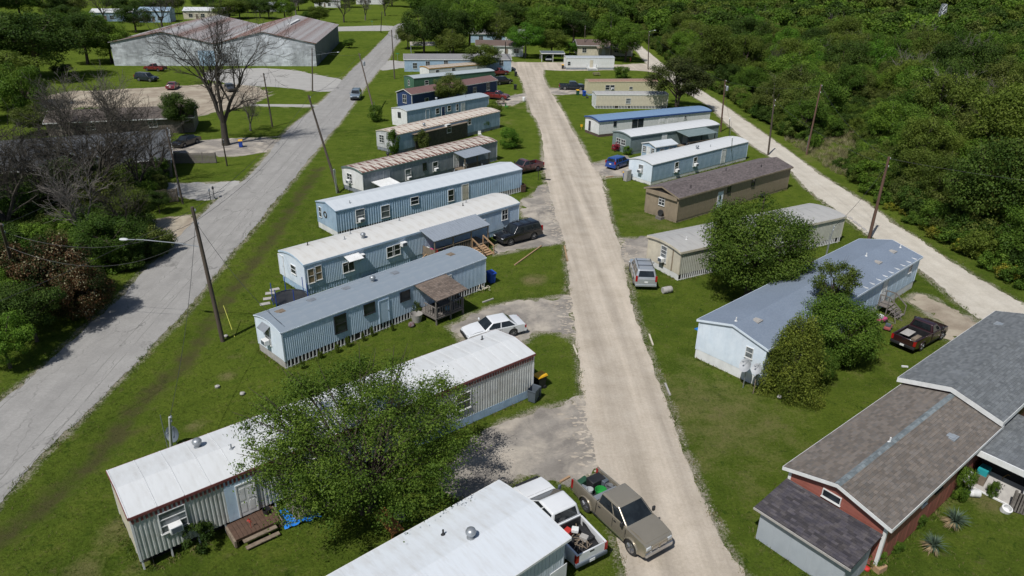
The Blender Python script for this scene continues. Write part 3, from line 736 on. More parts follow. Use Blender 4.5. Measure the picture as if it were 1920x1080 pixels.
def mobile(name, label, dims, roofk, roofm, wallm, endm, siding=('corr', .15, .03), endsid=None, skirt=('slat', None), fz=.6, group=None, cat='mobile home', corner=None, back=False, **rk):
    b = Bld(name, label, cat, *dims, group=group); b.fz = fz
    b.roof(roofk, roofm, **rk); b.core(wallm)
    b.siding('f', wallm, *siding); b.siding('l', endm, *(endsid or siding)); b.siding('r', endm, *(endsid or siding)); b.siding('b', wallm, *siding)
    b.skirt(skirt[0], skirt[1] or white, **(skirt[2] if len(skirt) > 2 else {}))
    b.corners(corner or endm)
    return b
def steps(b, face, u, w=1.1, n=4, mat=None, depth=1.1, rail=True, z=None, landing=.9):
    """landing with steps leading away from a door, and handrails: a part of its home"""
    mat = mat or timber; z = z or b.fz
    lo = MB(); b.fbox(lo, face, u-w/2, u+w/2, z-.07, z, .04, landing)
    for du in (-w/2+.05, w/2-.05): b.fbox(lo, face, u+du-.04, u+du+.04, 0, z-.07, landing-.1, landing-.02)
    st = lo.build('landing', mat, b.o)
    for i in range(n):
        mb = MB(); zz = z*(n-i)/(n+1); b.fbox(mb, face, u-w/2+.03, u+w/2-.03, zz-.04, zz, landing+.24*i+.01, landing+.24*(i+1)+.02); mb.build('step', mat, st)
    if rail:
        for du in (-w/2+.03, w/2-.03):
            mb = MB(); e = landing+.24*n
            mb.beam(b.P(face, u+du, z, .1), b.P(face, u+du, z+.95, .1), .07, .07); mb.beam(b.P(face, u+du, 0, e), b.P(face, u+du, .95, e), .07, .07)
            mb.beam(b.P(face, u+du, z, landing-.05), b.P(face, u+du, z+.95, landing-.05), .07, .07)
            mb.beam(b.P(face, u+du, z+.93, .1), b.P(face, u+du, z+.93, landing-.05), .05, .09); mb.beam(b.P(face, u+du, z+.93, landing-.05), b.P(face, u+du, .92, e), .05, .09)
            mb.build('handrail', mat, st)
    return st

# --- C : white roof, dark red frieze, ribbed aluminium
C = mobile('mobile_home', 'white roofed ribbed aluminium trailer with dark red frieze behind the leafy tree', (-17.33, 24.88, 39.5, 24.41, 4.04, 3.32), 'gable', roof_white, silver, cream, siding=('corr', .2, .03), endsid=('plain',), skirt=('open', white), fz=.62, rise=.3, over=.1, eo=.08, panels=1.22, trim=darkred, corner=white)
fr = MB()
for i in range(120):
    u = 24.41*i/120; C.fbox(fr, 'f', u+.02, u+.13, C.h-.42, C.h-.13, .046, .085)
tag(fr.build('frieze', darkred, C.o), kind='stuff')
C.window('f', 324, 972, 1.15, 1.15, bars=(0, 2), pane=pane_blue, ac=True, off=.05)
uD = C.hit('f', 452, 930)[0]; mb = MB(); C.fbox(mb, 'f', uD-.75, uD+.65, C.fz, C.h-.14, .01, .056); mb.build('door_surround', blue_side, C.o)
C.door('f', 462, 930, .85, 1.95, white, off=.06)
C.window('f', 868, 752, 1.0, 1.1, off=.05, pane=pane_m); C.window('f', 600, 870, 1.0, 1.0, off=.05)
mb = MB(); C.fbox(mb, 'f', 24.41*.62, 24.41, -.02, .66, -.02, -.01); mb.build('skirt_backing', blue_side2, C.o)
mb = MB()
for i in range(10): z = .06+i*.062; C.fbox(mb, 'f', 24.41*.62, 24.39, z-.02, z+.016, -.01, .03)
tag(mb.build('skirt_boards', blue_side2, C.o), kind='stuff')
C.vent(371, 838, 'turbine'); C.vent(434, 842, 'pipe'); C.vent(904, 637, 'pipe', black)

# --- D : light blue ribbed, grey roof
D = mobile('mobile_home', 'light blue ribbed trailer with grey roof and a shingled porch on slatted skirting', (-15.98, 43.24, 46.26, 19.67, 3.73, 2.95), 'bow', roof_grey, blue_side, blue_pale, siding=('corr', .16, .022), endsid=('plain',), skirt=('slat', white, dict(faces='frb', pitch=.3)), fz=.62, rise=.34, over=.05, panels=1.25, trim=blue_pale, trimh=.07, corner=blue_pale, seams=False)
mb = MB(); D.fbox(mb, 'l', 0, D.W, -.02, .62, -.05, -.005); mb.build('foundation_wall', concrete, D.o)
D.window('l', 503, 630, .7, 1.2, pane=pane_blue, ac=True)
u, z = D.hit('l', 500, 613); mb = MB(); a0, a1 = D.P('l', u-.55, z+.22, .04), D.P('l', u+.55, z+.22, .04); b0, b1 = D.P('l', u-.55, z-.1, .5), D.P('l', u+.55, z-.1, .5)
mb.quad(a0, b0, b1, a1); mb.quad(a0+V(0, 0, .02), a1+V(0, 0, .02), b1+V(0, 0, .02), b0+V(0, 0, .02)); mb.build('awning', galv, D.o)
D.window('f', 638, 606, .95, 1.35, frame=black, off=.04); D.window('f', 692, 578, .95, .8, frame=black, bars=(0, 0), off=.04); D.window('f', 759, 554, .9, .75, frame=black, bars=(0, 0), off=.04)
D.door('f', 720, 588, .85, 1.9, blue_side, frame=blue_side, panels=False, off=.04)
D.door('f', 838, 535, .85, 1.9, white, off=.04)
for q in ((526, 584), (585, 563), (650, 541), (741, 512), (845, 477)): D.vent(*q, 'hatch', timber if q[0] in (526, 845) else galv)
D.vent(699, 528, 'turbine'); D.vent(535, 577, 'pipe', black) if False else None

# --- E : pale blue, white roof, corrugated porch roof
E_ = mobile('mobile_home', 'pale blue trailer with stained white roof and a corrugated porch roof over its deck', (-17.68, 55.2, 44.44, 25.56, 4.3, 2.95), 'bow', roof_white2, blue_side, blue_pale, siding=('corr', .17, .022), endsid=('plain',), skirt=('corr', blue_side2, dict(faces='flrb', pitch=.25)), fz=.6, rise=.4, over=.06, panels=1.25, trim=blue_side, trimh=.16, corner=blue_pale, seams=False)
mb = MB()
for i in range(170): u = 25.5*i/170; E_.fbox(mb, 'f', u+.02, u+.1, E_.h-.34, E_.h-.17, .036, .06)
tag(mb.build('frieze', blue_pale, E_.o), kind='stuff')
E_.window('l', 551, 505, .8, .75, frame=white); E_.door('l', 530, 507, .8, 1.9, blue_pale, panels=False)
E_.window('f', 583, 517, .55, 1.25, off=.04, pane=paint('tan_blind', (.30, .22, .12), (.25, .18, .1))); E_.window('f', 597, 511, .55, 1.25, off=.04, pane=MATS['tan_blind'])
E_.window('f', 653, 500, 1.1, .9, off=.04, bars=(1, 0)); E_.window('f', 732, 472, .8, 1.0, off=.04); E_.window('f', 743, 468, .8, 1.0, off=.04)
E_.window('f', 946, 402, .8, 1.1, off=.04, bars=(1, 1)); E_.window('f', 905, 418, .6, .6, off=.04)
for q in ((675, 479), (754, 456)): u, z = E_.hit('f', *q); E_.ac('f', u, min(z, 2.3))
def shade(b, face, px, py, w, d, drop, mat, z=None):
    u, z0 = b.hit(face, px, py); z0 = z or z0; mb = MB(); t = .03
    a0, a1 = b.P(face, u-w/2, z0, .05), b.P(face, u+w/2, z0, .05); c0, c1 = b.P(face, u-w/2, z0-drop, d), b.P(face, u+w/2, z0-drop, d)
    up = V(0, 0, t); mb.add([a0, a1, c1, c0, a0+up, a1+up, c1+up, c0+up], [(0, 1, 2, 3), (7, 6, 5, 4), (0, 4, 5, 1), (1, 5, 6, 2), (2, 6, 7, 3), (3, 7, 4, 0)])
    for i in range(9):
        k = (i+.5)/9; mb.beam(a0.lerp(a1, k)+up*1.4, c0.lerp(c1, k)+up*1.4, .04, .02)
    aw = mb.build('awning', mat, b.o)
    for c in (c0, c1):
        mb = MB(); mb.beam(c, b.P(face, u-w/2 if c is c0 else u+w/2, z0-drop-.6, .05), .03, .03); mb.build('bracket', galv, aw)
shade(E_, 'f', 658, 478, 1.5, .95, .25, white, z=2.62)
for q in ((577, 460), (657, 439), (646, 449), (749, 414), (868, 386), (874, 380)): E_.vent(*q, 'pipe', black if q[0] in (577, 868) else galv)
E_.vent(681, 446, 'turbine')

# --- F : mid blue ribbed, white gabled roof
F_ = mobile('mobile_home', 'blue ribbed trailer with patched white roof and a wreath on its end wall', (-18.25, 69.25, 42.0, 25.8, 4.2, 2.95), 'gable', roof_white3, blue_side2, greyblue, siding=('corr', .3, .032), endsid=('plain',), skirt=('slat', white, dict(faces='frb', pitch=.3)), fz=.65, rise=.45, over=.06, panels=1.25, trim=greyblue, trimh=.1, seams=False)
mb = MB(); F_.fbox(mb, 'l', 0, F_.W, -.02, .65, -.04, -.004); mb.build('skirt', white, F_.o)
F_.window('l', 601, 397, .45, 1.05)
u, z = F_.hit('l', 610.5, 402); mb = MB(); n = 18; ring = [F_.P('l', u+.3*math.cos(2*math.pi*i/n), z+.3*math.sin(2*math.pi*i/n), .06) for i in range(n+1)]; mb.tube(ring, .055, 6); mb.build('wreath', paint('wreath_green', (.03, .05, .02), (.12, .05, .04), scale=8), F_.o)
F_.window('f', 675, 404, 1.0, 1.35, ac=True, off=.055, pane=pane_blue); F_.window('f', 722, 396, 1.0, 1.3, off=.055, pane=pane_blue); F_.window('f', 777, 376, 1.0, .8, off=.055)
F_.window('f', 845, 366, .8, 1.3, off=.055, bars=(0, 1)); F_.door('f', 872, 360, .9, 1.95, timber2 if False else cream, off=.055)
for q in ((656, 382), (844, 319), (901, 310)): F_.vent(*q, 'pipe')
F_.vent(842, 321, 'pipe', black)

# --- G : rusted roof, grey panels
G_ = mobile('mobile_home', 'grey panelled trailer under a heavily rusted roof with a lean-to porch roof', (-18.44, 83.8, 48.24, 23.8, 4.1, 2.85), 'bow', roof_rust, grey_side, white, siding=('panel', 1.2, .02), endsid=('plain',), skirt=('corr', grey_side), fz=.55, rise=.32, over=.05, panels=1.25, trim=paint('green_grey_trim', (.14, .2, .18), (.12, .17, .16)), trimh=.2, corner=white, seams=False)
G_.window('l', 656, 334, .95, 1.15, bars=(1, 2), ac=True); G_.window('f', 765, 327, .9, 1.35, ac=True, pane=pane_blue); G_.window('f', 796, 312, .6, .9, frame=black); G_.window('f', 816, 312, .85, 1.2, ac=True)
G_.door('f', 725, 338, .85, 1.9, grey_side, frame=grey_side, panels=False); G_.door('f', 855, 300, .85, 1.9, white)
G_.vent(725, 292, 'turbine', black)

# --- H : patchy rust on white roof, dark screened side
H_ = mobile('mobile_home', 'trailer with rust-blotched whitish roof, pale end wall and dark boarded porch side', (-17.41, 104.14, 52.5, 24.2, 4.4, 2.9), 'bow', roof_rust2, greyblue, paint('grey_white_end', (.52, .53, .53), (.45, .46, .46), grime=.3), siding=('panel', 1.2, .02), endsid=('panel', 1.1, .015), skirt=('corr', grey_side), fz=.5, rise=.3, over=.05, panels=1.25, trim=cream, trimh=.1, seams=False)
H_.window('l', 716, 260, .95, 1.1, bars=(1, 2)); 
mb = MB()
for i in range(60):
    u = 3.2+i*.2; H_.fbox(mb, 'f', u, u+.17, .1, H_.h-.45, .5, .55)
tag(mb.build('porch_boards', paint('dark_boards', (.05, .045, .04), (.09, .08, .07), scale=3), H_.o), kind='stuff')
mb = MB(); H_.fbox(mb, 'f', 3.1, 15.3, H_.h-.45, H_.h-.38, .04, .7); mb.build('porch_beam', timber, H_.o)
H_.window('f', 837, 240, .9, 1.2, ac=True, off=.56); H_.door('f', 858, 233, .9, 1.95, teal_p if False else greyblue, off=.03); H_.window('f', 880, 225, .7, .9); H_.vent(795, 237, 'turbine')

# --- I : pale blue-grey
I_ = mobile('mobile_home', 'grey blue trailer with smooth grey roof and white end wall with one small window', (-18.52, 122.19, 50.0, 20.79, 3.86, 2.85), 'bow', weathered('light_grey_roof', (.36, .41, .45), (.30, .34, .37)), greyblue, white, siding=('panel', 1.2, .02), endsid=('plain',), skirt=('panel', white), fz=.5, rise=.33, over=.05, panels=1.25, trim=white, trimh=.08, seams=False)
I_.window('l', 749, 215, .7, .8, frame=black); I_.door('f', 802, 215, .85, 1.9, greyblue, panels=False); I_.window('f', 820, 208, .8, .9); I_.door('f', 831, 208, .8, 1.9, navy); I_.window('f', 842, 203, .8, .9); I_.window('f', 857, 201, .5, 1.1); I_.door('f', 868, 198, .9, 1.9, white)
I_.vent(815, 187, 'turbine'); I_.vent(873, 182, 'pipe')

# --- J : navy cottage-like home, maroon roof
J_ = mobile('mobile_home', 'navy blue home with maroon shingle roof and white framed windows', (-19.95, 138.91, 51.0, 25.15, 4.2, 2.75), 'gable', roof_maroon, navy, navy, siding=('lap', .2, .02), endsid=('lap', .2, .02), skirt=('panel', navy), fz=.45, rise=.8, over=.15, eo=.2, panels=0, trim=trimw, trimh=.12, corner=white)
J_.window('l', 759, 185, 1.0, 1.5, bars=(1, 1)); J_.window('f', 890, 170, 1.0, 1.5, bars=(1, 1)); J_.window('f', 915, 162, 1.0, 1.5, bars=(1, 1)); J_.door('f', 868, 174, .9, 1.9, white); J_.window('f', 800, 190, 1.0, 1.3)

K_ = mobile('mobile_home', 'dark green trailer with pale grey roof behind the navy home', (-22.2, 158.85, 39.0, 22, 4.1, 2.7), 'bow', weathered('pale_grey_roof', (.38, .42, .43), (.3, .33, .34)), green_s, green_s, siding=('panel', 1.2, .02), skirt=('panel', green_s), fz=.4, rise=.3, over=.05, panels=1.3, trim=greygreen, trimh=.1, seams=False)
K_.window('l', 767, 155, .6, 1.1); K_.window('f', 800, 155, .9, .9)
L_ = mobile('mobile_home', 'white trailer with brown streaked roof and orange fascia in the far row', (-20.77, 175.06, 38.1, 16.8, 4.2, 2.6), 'bow', weathered('brown_streaked_roof', (.42, .36, .29), (.22, .15, .10), (.28, .13, .07), .3), white, white, siding=('panel', 1.2, .02), skirt=('panel', white), fz=.4, rise=.3, over=.05, panels=1.3, trim=paint('orange_trim', (.5, .27, .06), (.42, .22, .05)), trimh=.2, seams=False)
L_.window('f', 820, 135, .9, .9); L_.window('f', 850, 131, .9, .9)
M_ = mobile('mobile_home', 'long light blue double-wide with grey shingle roof at the end of the left row', (-28.53, 187.57, 8.0, 27.5, 6.75, 3.0), 'gable', roof_mgrey, greyblue, greyblue, siding=('lap', .25, .015), skirt=('panel', greyblue), fz=.5, rise=1.0, over=.15, eo=.15, panels=0, trim=white, trimh=.15, corner=white)
for q in ((778, 123), (802, 120), (836, 118), (940, 116)): M_.window('f', *q, 1.0, 1.3, bars=(1, 1))

# --- right-hand row
O_ = mobile('mobile_home', 'small white trailer with wooden entry steps at the end of the gravel road', (13.37, 196.59, 7.0, 12.96, 3.75, 3.05), 'bow', weathered('far_grey_roof', (.36, .38, .40), (.28, .3, .32)), white, white, siding=('panel', 1.2, .02), skirt=('panel', grey_side), fz=.55, rise=.3, over=.05, panels=1.3, trim=white, seams=False)
u = O_.door('f', 1109, 118, .9, 1.9, cream); steps(O_, 'f', u, 2.6, 3, white, landing=1.3); O_.window('f', 1067, 119, .7, .9)
P_ = mobile('mobile_home', 'pale yellow trailer with reddish brown roof and a white window air conditioner', (15.8, 157.75, 9.5, 15.5, 3.4, 2.85), 'bow', weathered('brown_red_roof', (.30, .19, .14), (.22, .13, .10), (.25, .10, .06), .4), yellowish, yellowish, siding=('panel', 1.2, .02), skirt=('panel', greyblue), fz=.35, rise=.3, over=.05, panels=1.3, trim=yellowish, seams=False)
P_.window('f', 1139, 164, .9, 1.0); P_.window('f', 1148, 164, .9, 1.0, ac=True); P_.window('f', 1183, 165, .7, .5)
Q_ = mobile('mobile_home', 'cream trailer with low white slatted skirting beside the shade tree', (15.82, 142.69, 5.0, 14.5, 3.83, 2.81), 'bow', roof_old, cream, white, siding=('panel', 1.2, .02), endsid=('plain',), skirt=('slat', white, dict(pitch=.3)), fz=.55, rise=.2, over=.05, panels=1.3, trim=white, trimh=.18, seams=False)
Q_.window('f', 1178, 189, .9, .9, pane=pane_blue)
R_ = mobile('mobile_home', 'white trailer with blue metal roof and dark blue fascia', (13.91, 117.8, 27.3, 23.55, 4.2, 2.75), 'bow', roof_navy, white, white, siding=('panel', 1.2, .02), endsid=('panel', 1.3, .015), skirt=('panel', paint('brown_skirt', (.13, .09, .075), (.1, .07, .06))), fz=.45, rise=.3, over=.15, eo=.2, panels=1.25, trim=bluetrim, trimh=.24)
R_.window('l', 1106, 235, .5, 1.4, frame=black); R_.window('f', 1153, 232, .5, .7, frame=black); R_.window('f', 1190, 232, 1.0, 1.4, frame=black, bars=(0, 2)); R_.window('f', 1201, 230, 1.0, 1.4, frame=black, bars=(0, 2))
R_.door('f', 1241, 225, 1.0, 1.9, white, frame=white); R_.door('f', 1256, 226, .8, 1.7, white, frame=white); R_.door('f', 1267, 223, .8, 1.6, white); R_.window('f', 1285, 220, .5, .5)
S_ = mobile('mobile_home', 'grey green trailer with bright white roof and a deck, small shed beside its door', (17.48, 106.52, 32.8, 18.85, 4.1, 2.75), 'bow', roof_white, greygreen, greygreen, siding=('panel', 1.2, .02), endsid=('panel', 1.3, .015), skirt=('panel', greygreen), fz=.45, rise=.35, over=.12, eo=.12, panels=1.25, trim=greygreen, trimh=.16, seams=False)
for q in ((1160, 264), (1169, 267)): S_.window('l', *q, .9, .8, bars=(1, 1))
S_.door('f', 1245, 263, .9, 1.9, white); S_.door('f', 1285, 254, .9, 1.9, white); S_.window('f', 1320, 247, .9, .9)
U_ = mobile('mobile_home', 'blue panelled trailer with white roof and three window air conditioners beside the blue car', (17.97, 90.55, 40.5, 21.9, 3.9, 2.75), 'bow', roof_white, greyblue, blue_pale, siding=('panel', 1.2, .02), endsid=('plain',), skirt=('panel', white, dict(faces='lrfb')), fz=.45, rise=.35, over=.05, panels=1.25, trim=white, trimh=.07, seams=False)
U_.window('l', 1202, 316, .7, 1.0, pane=pane_blue, ac=True); U_.window('f', 1268, 313, .75, 1.3, ac=True); U_.window('f', 1303, 303, .75, 1.2, ac=True); U_.door('f', 1356, 293, .9, 1.9, white); U_.vent(1307, 279, 'turbine'); U_.vent(1332, 275, 'pipe')
V_ = mobile('mobile_home', 'tan board-sided home with taupe shingle roof and an open gable end', (18.37, 75.85, 39.0, 22.27, 4.72, 3.0), 'gable', roof_maroon, tan, tan, siding=('panel', 1.2, .02), endsid=('panel', 1.18, .015), skirt=('panel', tan), fz=.25, rise=.75, over=.22, eo=.25, panels=0, shingles=shing_tan, trim=tan, trimh=.16)
mb = MB(); V_.fbox(mb, 'l', .1, V_.W-.1, 2.55, 3.0, .02, .24); mb.build('gable_beam', tan, V_.o)
mb = MB(); pts = [V_.P('l', .35, 3.04, .035), V_.P('l', V_.W-.35, 3.04, .035), V_.P('l', V_.W/2, 3.5, .035)]; mb.add(pts, [(0, 1, 2)]); mb.build('gable_shade', shade_fill, V_.o)  # flat dark triangle: shade inside the open gable put into colour
V_.window('l', 1241.5, 376, .8, 1.05, bars=(1, 2)); V_.window('f', 1367, 353, .6, .95, frame=black); V_.window('f', 1412, 342, .6, .85, frame=black); V_.door('f', 1351, 362, .9, 2.0, blue_pale, glassy=True, panels=False)
for q in ((1295, 353), (1361, 320), (1427, 314)): V_.vent(*q, 'pipe', black)
W_ = mobile('mobile_home', 'cream ribbed trailer with streaked grey roof and slatted skirting behind the big shade tree', (15.32, 59.93, 29.3, 22.3, 4.6, 2.9), 'bow', roof_old, paint('cream_rib', (.50, .50, .43), (.43, .42, .36), grime=.3), cream, siding=('corr', .22, .028), endsid=('plain',), skirt=('slat', white, dict(faces='frb', pitch=.26)), fz=.6, rise=.25, over=.12, eo=.15, panels=1.25, trim=cream, trimh=.2, corner=cream)
mb = MB(); W_.fbox(mb, 'l', 0, W_.W, -.02, .6, -.03, .0); mb.build('skirt', white, W_.o)
W_.window('l', 1245, 476, .75, 1.5, bars=(0, 3), pane=pane_blue, ac=True); W_.window('f', 1512, 433, .5, .9, frame=black, off=.045); W_.window('f', 1470, 445, .8, .9, off=.045)
for du in (.9, 2.1):
    mb = MB(); W_.fbox(mb, 'l', 1.55+du-.15, 1.55+du+.0, .62, 2.75, .012, .03); mb.build('wall_stripe', tan, W_.o)
W_.vent(1287, 449, 'pipe', white)
X_ = mobile('mobile_home', 'wide pale blue home with blue grey roof and satellite dishes at its end', (17.35, 41.98, 41.9, 25.9, 5.4, 3.15), 'gable', roof_plain, blue_side, blue_pale, siding=('panel', 1.2, .02), endsid=('plain',), skirt=('panel', white), fz=.75, rise=.75, over=.18, eo=.12, panels=0, trim=blue_pale, trimh=.16, corner=blue_pale)
X_.window('l', 1405.5, 661, .5, .75, pane=pane_blue); X_.window('f', 1707, 500, .6, .9); X_.window('f', 1530, 628, 1.0, 1.0); X_.window('f', 1585, 590, 1.0, 1.0)
uX = X_.door('f', 1655, 550, .9, 1.95, white); steps(X_, 'f', uX, 1.3, 4, timber_grey)
for q, k in (((1380, 602), 'pipe'), ((1419, 600), 'hatch'), ((1673, 471), 'hatch'), ((1645, 491), 'hatch'), ((1624, 480), 'pipe'), ((1688, 464), 'pipe')): X_.vent(*q, k, white if k == 'pipe' else concrete)
for i in range(9):
    x = 15.0+i*1.2; mb = MB(); mb.box(x, x+.05, -.15, .35, X_.roofz(.1)-.02, X_.roofz(.1)+.05, None); mb.build('roof_cleat', white, X_.o)
B_ = mobile('mobile_home', 'near white roofed trailer with white board siding beside the two parked pickups', (-12.22, 11.16, 41.4, 19.7, 4.7, 3.2), 'gable', weathered('whitewashed_roof', (.60, .63, .66), (.44, .43, .41)), paint('white_board_siding', (.58, .63, .68), (.52, .57, .62)), paint('white_end_siding', (.6, .65, .7), (.55, .6, .65)), siding=('panel', .45, .02), endsid=('panel', .45, .02), skirt=('panel', white), fz=.5, rise=.32, over=.18, eo=.28, panels=1.3, trim=white, trimh=.12, seams=False)
B_.vent(883, 1008, 'turbine'); B_.vent(831, 1003, 'pipe', black)
uB = B_.hit('f', 1045, 1072)[0]; mb = MB(); B_.fbox(mb, 'f', uB-.5, uB+.55, .4, 1.6, .03, .06); mb.build('access_panel', white, B_.o)

# --- Y, Z : red house with brown and grey shingle roofs
Y_ = Bld('red_house', 'red board-sided house under a brown shingle roof beside the charcoal roofed shed', 'house', 17.99, 25.79, 38.95, 12.88, 5.13, 2.95); Y_.fz = .1
Y_.roof('gable', shing_brown, rise=.75, over=.28, eo=.3, panels=0, shingles=shing_brown, trim=white, trimh=.2); Y_.core(redwall)
Y_.siding('f', redwall, 'panel', 1.2, .02); Y_.siding('l', redwall, 'lap', .22, .02)
for k in range(2): pass
Y_.window('l', 1560, 931, .9, .4, bars=(0, 0)); Y_.window('f', 1739, 922, .5, 1.0); Y_.window('f', 1763, 905, .8, .9, frame=black, pane=pane_m); Y_.vent(1668, 829, 'pipe', white); Y_.vent(1783, 818, 'hatch', grey_side)
Y_.corners(white, w=.12)
for ch in Y_.roof_o.children:
    if ch.name.startswith('ridge_caps'): ch.data.materials[0] = paint('blue_grey_ridge', (.15, .18, .19), (.19, .21, .22), scale=6, rough=.9, tint=.25)
Z_ = Bld('grey_roofed_wing', 'taller wing with grey shingle roof and broad white barge board behind the red house', 'house', 28.12, 34.0, 39.0, 15.0, 5.35, 3.35); Z_.fz = .1
Z_.roof('gable', shing_grey, rise=.8, over=.3, eo=.28, panels=0, shingles=shing_grey, trim=white, trimh=.3); Z_.core(redwall); Z_.siding('f', paint('maroon_board', (.10, .03, .028), (.13, .04, .035)), 'panel', 1.2, .02); Z_.vent(1875, 608, 'hatch', grey_side)
Z_.siding('l', redwall, 'plain')
# ------------------------------------------------------------------ sheds, porches, far buildings
def lean_to(b, x0, x1, y0, y1, zhi, zlo, name, mat, axis='y', shing=None, trim=None, parent=None, corr=False):
    """single-slope roof in a building's frame; axis y: high at y1, low at y0; axis x: high at x1, low at x0"""
    mb = MB(); t = .06
    def z(x, y): k = (y-y0)/(y1-y0) if axis == 'y' else (x-x0)/(x1-x0); return zlo+(zhi-zlo)*k
    c = [(x0, y0), (x1, y0), (x1, y1), (x0, y1)]; top = [Vector((x, y, z(x, y))) for x, y in c]; bot = [p-V(0, 0, t) for p in top]
    mb.add(top+bot, [(0, 1, 2, 3), (7, 6, 5, 4), (0, 4, 5, 1), (1, 5, 6, 2), (2, 6, 7, 3), (3, 7, 4, 0)])
    ro = mb.build(name, mat, parent or b.o)
    if corr:
        mb = MB(); n = int((x1-x0)/.3)
        for i in range(n+1):
            x = x0+(x1-x0)*i/n; mb.beam((x, y0, zlo+.015), (x, y1, zhi+.015), .05, .03)
        tag(mb.build('ribs', mat, ro), kind='stuff')
    if shing:
        rng = random.Random(2); mb = MB(); Ls = (y1-y0) if axis == 'y' else (x1-x0); n = int(Ls/.17); a0, a1 = (x0, x1) if axis == 'y' else (y0, y1)
        for i in range(n):
            a = a0-rng.random()*.3; k0, k1 = i/n, min(1, (i+1.12)/n)
            while a < a1:
                w = .34*rng.uniform(.75, 1.25); s_, e_ = max(a, a0), min(a+w-.006, a1); a += w
                if e_-s_ < .03: continue
                def p(al, k, l):
                    return Vector((al, y0+(y1-y0)*k, zlo+(zhi-zlo)*k+l)) if axis == 'y' else Vector((x0+(x1-x0)*k, al, zlo+(zhi-zlo)*k+l))
                tn = rng.random(); q = [p(s_, k0, .025), p(e_, k0, .025), p(e_, k1, .008), p(s_, k1, .008)]
                mb.quad(*(q if axis == 'y' else q[::-1]), tint=tn); q = [p(s_, k0, .002), p(e_, k0, .002), p(e_, k0, .025), p(s_, k0, .025)]; mb.quad(*(q if axis == 'y' else q[::-1]), tint=tn*.6)
        tag(mb.build('shingles', shing, ro, tint=True), kind='stuff')
    return ro
def post(b, x, y, z0, z1, mat, w=.1, name='post', parent=None):
    mb = MB(); mb.box(x-w/2, x+w/2, y-w/2, y+w/2, z0, z1); return mb.build(name, mat, parent or b.o)
def rail(b, a, c, z0, z1, mat, n, parent=None, w=.05):
    """top and bottom rail with balusters between two points (local x, y)"""
    a, c = Vector((*a, 0)), Vector((*c, 0)); mb = MB()
    mb.beam(a+V(0, 0, z1), c+V(0, 0, z1), .1, .05); mb.beam(a+V(0, 0, z0+.1), c+V(0, 0, z0+.1), .05, .08); r = mb.build('railing', mat, parent or b.o)
    for i in range(n):
        k = (i+.5)/n; p = a.lerp(c, k); mb = MB(); mb.box(p.x-w/2, p.x+w/2, p.y-w/2, p.y+w/2, z0+.1, z1-.02); mb.build('baluster', mat, r)
    return r
def deck(b, x0, x1, y0, y1, z, mat, board=.16, skirtb=True, name='deck'):
    mb = MB(); mb.box(x0, x1, y0, y1, z-.16, z-.04); d = mb.build(name, mat, b.o); n = int((x1-x0)/board); w = (x1-x0)/n
    mb = MB(); mb.box(.005, w-.008, y0-.02, y1, z-.038, z); me = mb.mesh('deck_board', mat)
    for i in range(n): link('deck_board', me, d, (x0+i*w, 0, 0))
    for x in np.linspace(x0+.08, x1-.08, max(2, int((x1-x0)/1.8)+1)):
        for y in (y0+.08, y1-.1): post(b, x, y, 0, z-.16, mat, .1, 'footing', d)
    return d

# shed against the red house: its own thing, a lean-to roof falling away from the house
SH = Bld('lean_to_shed', 'pale grey shed with charcoal shingle roof against the red house', 'shed', *Y_.world((-2.85, .3, 0)).xy, 38.95, 2.45, 4.5, 2.0); SH.fz = .02
mb = MB(); L_s, W_s = 2.45, 4.5
mb.add([(0, 0, 0), (L_s, 0, 0), (L_s, W_s, 0), (0, W_s, 0), (0, 0, 1.98), (L_s, 0, 2.3), (L_s, W_s, 2.3), (0, W_s, 1.98)], [(0, 1, 5, 4), (1, 2, 6, 5), (2, 3, 7, 6), (3, 0, 4, 7), (4, 5, 6, 7)])
mb.build('wall', shedgrey, SH.o)
lean_to(SH, -.28, L_s+.05, -.3, W_s+.25, 2.46, 2.06, 'roof', shing_dark, 'x', shing=shing_dark)
mb = MB(); mb.box(-.34, -.29, -.32, W_s+.27, 1.93, 2.04); mb.build('fascia', concrete, SH.o)
mb = MB(); mb.box(-.02, -.001, .5, 1.6, .1, 1.85); mb.build('door', shedgrey, SH.o)
mb = MB()
for i in range(5): mb.box(-.012, -.002, W_s*i/5+.01, W_s*(i+1)/5-.01, .02, 1.95)
for i in range(3): mb.box(L_s*i/3+.01, L_s*(i+1)/3-.01, -.012, -.002, .02, 1.95)
mb.build('wall_boards', paint('pale_grey_boards', (.38, .41, .44), (.35, .38, .41)), SH.o)
# sunk porch to the side of the wing
PO = Bld('side_porch', 'small grey shingled porch with white posts and a leaning grey board', 'porch', *Y_.world((9.9, -4.2, 0)).xy, 38.95, 5.4, 4.0, 2.5)
lean_to(PO, 0.35, 6.0, -1.2, 4.05, 2.55, 2.35, 'roof', shing_grey, 'y', shing=shing_grey)
mb = MB(); mb.box(.25, .33, -1.25, 4.07, 2.2, 2.56); mb.build('fascia', white, PO.o)
for y in (-1.0, 1.45): post(PO, .5, y, 0, 2.32, white, .12)
mb = MB(); mb.box(1.6, 5.8, -1.0, 4.0, .0, 2.3); mb.build('porch_shade', shade_fill, PO.o)  # solid dark block painted as the shade inside the porch
mb = MB(); p = [V(.45, 1.5, .02), V(.45, 3.95, .02), V(1.35, 3.9, .95), V(1.35, 1.5, .95)]; q = [a+V(-.03, 0, .05) for a in p]
mb.add(p+q, [(3, 2, 1, 0), (4, 5, 6, 7), (0, 1, 5, 4), (1, 2, 6, 5), (2, 3, 7, 6), (3, 0, 4, 7)]); lb = mb.build('leaning_board', concrete, PO.o)
mb = MB()
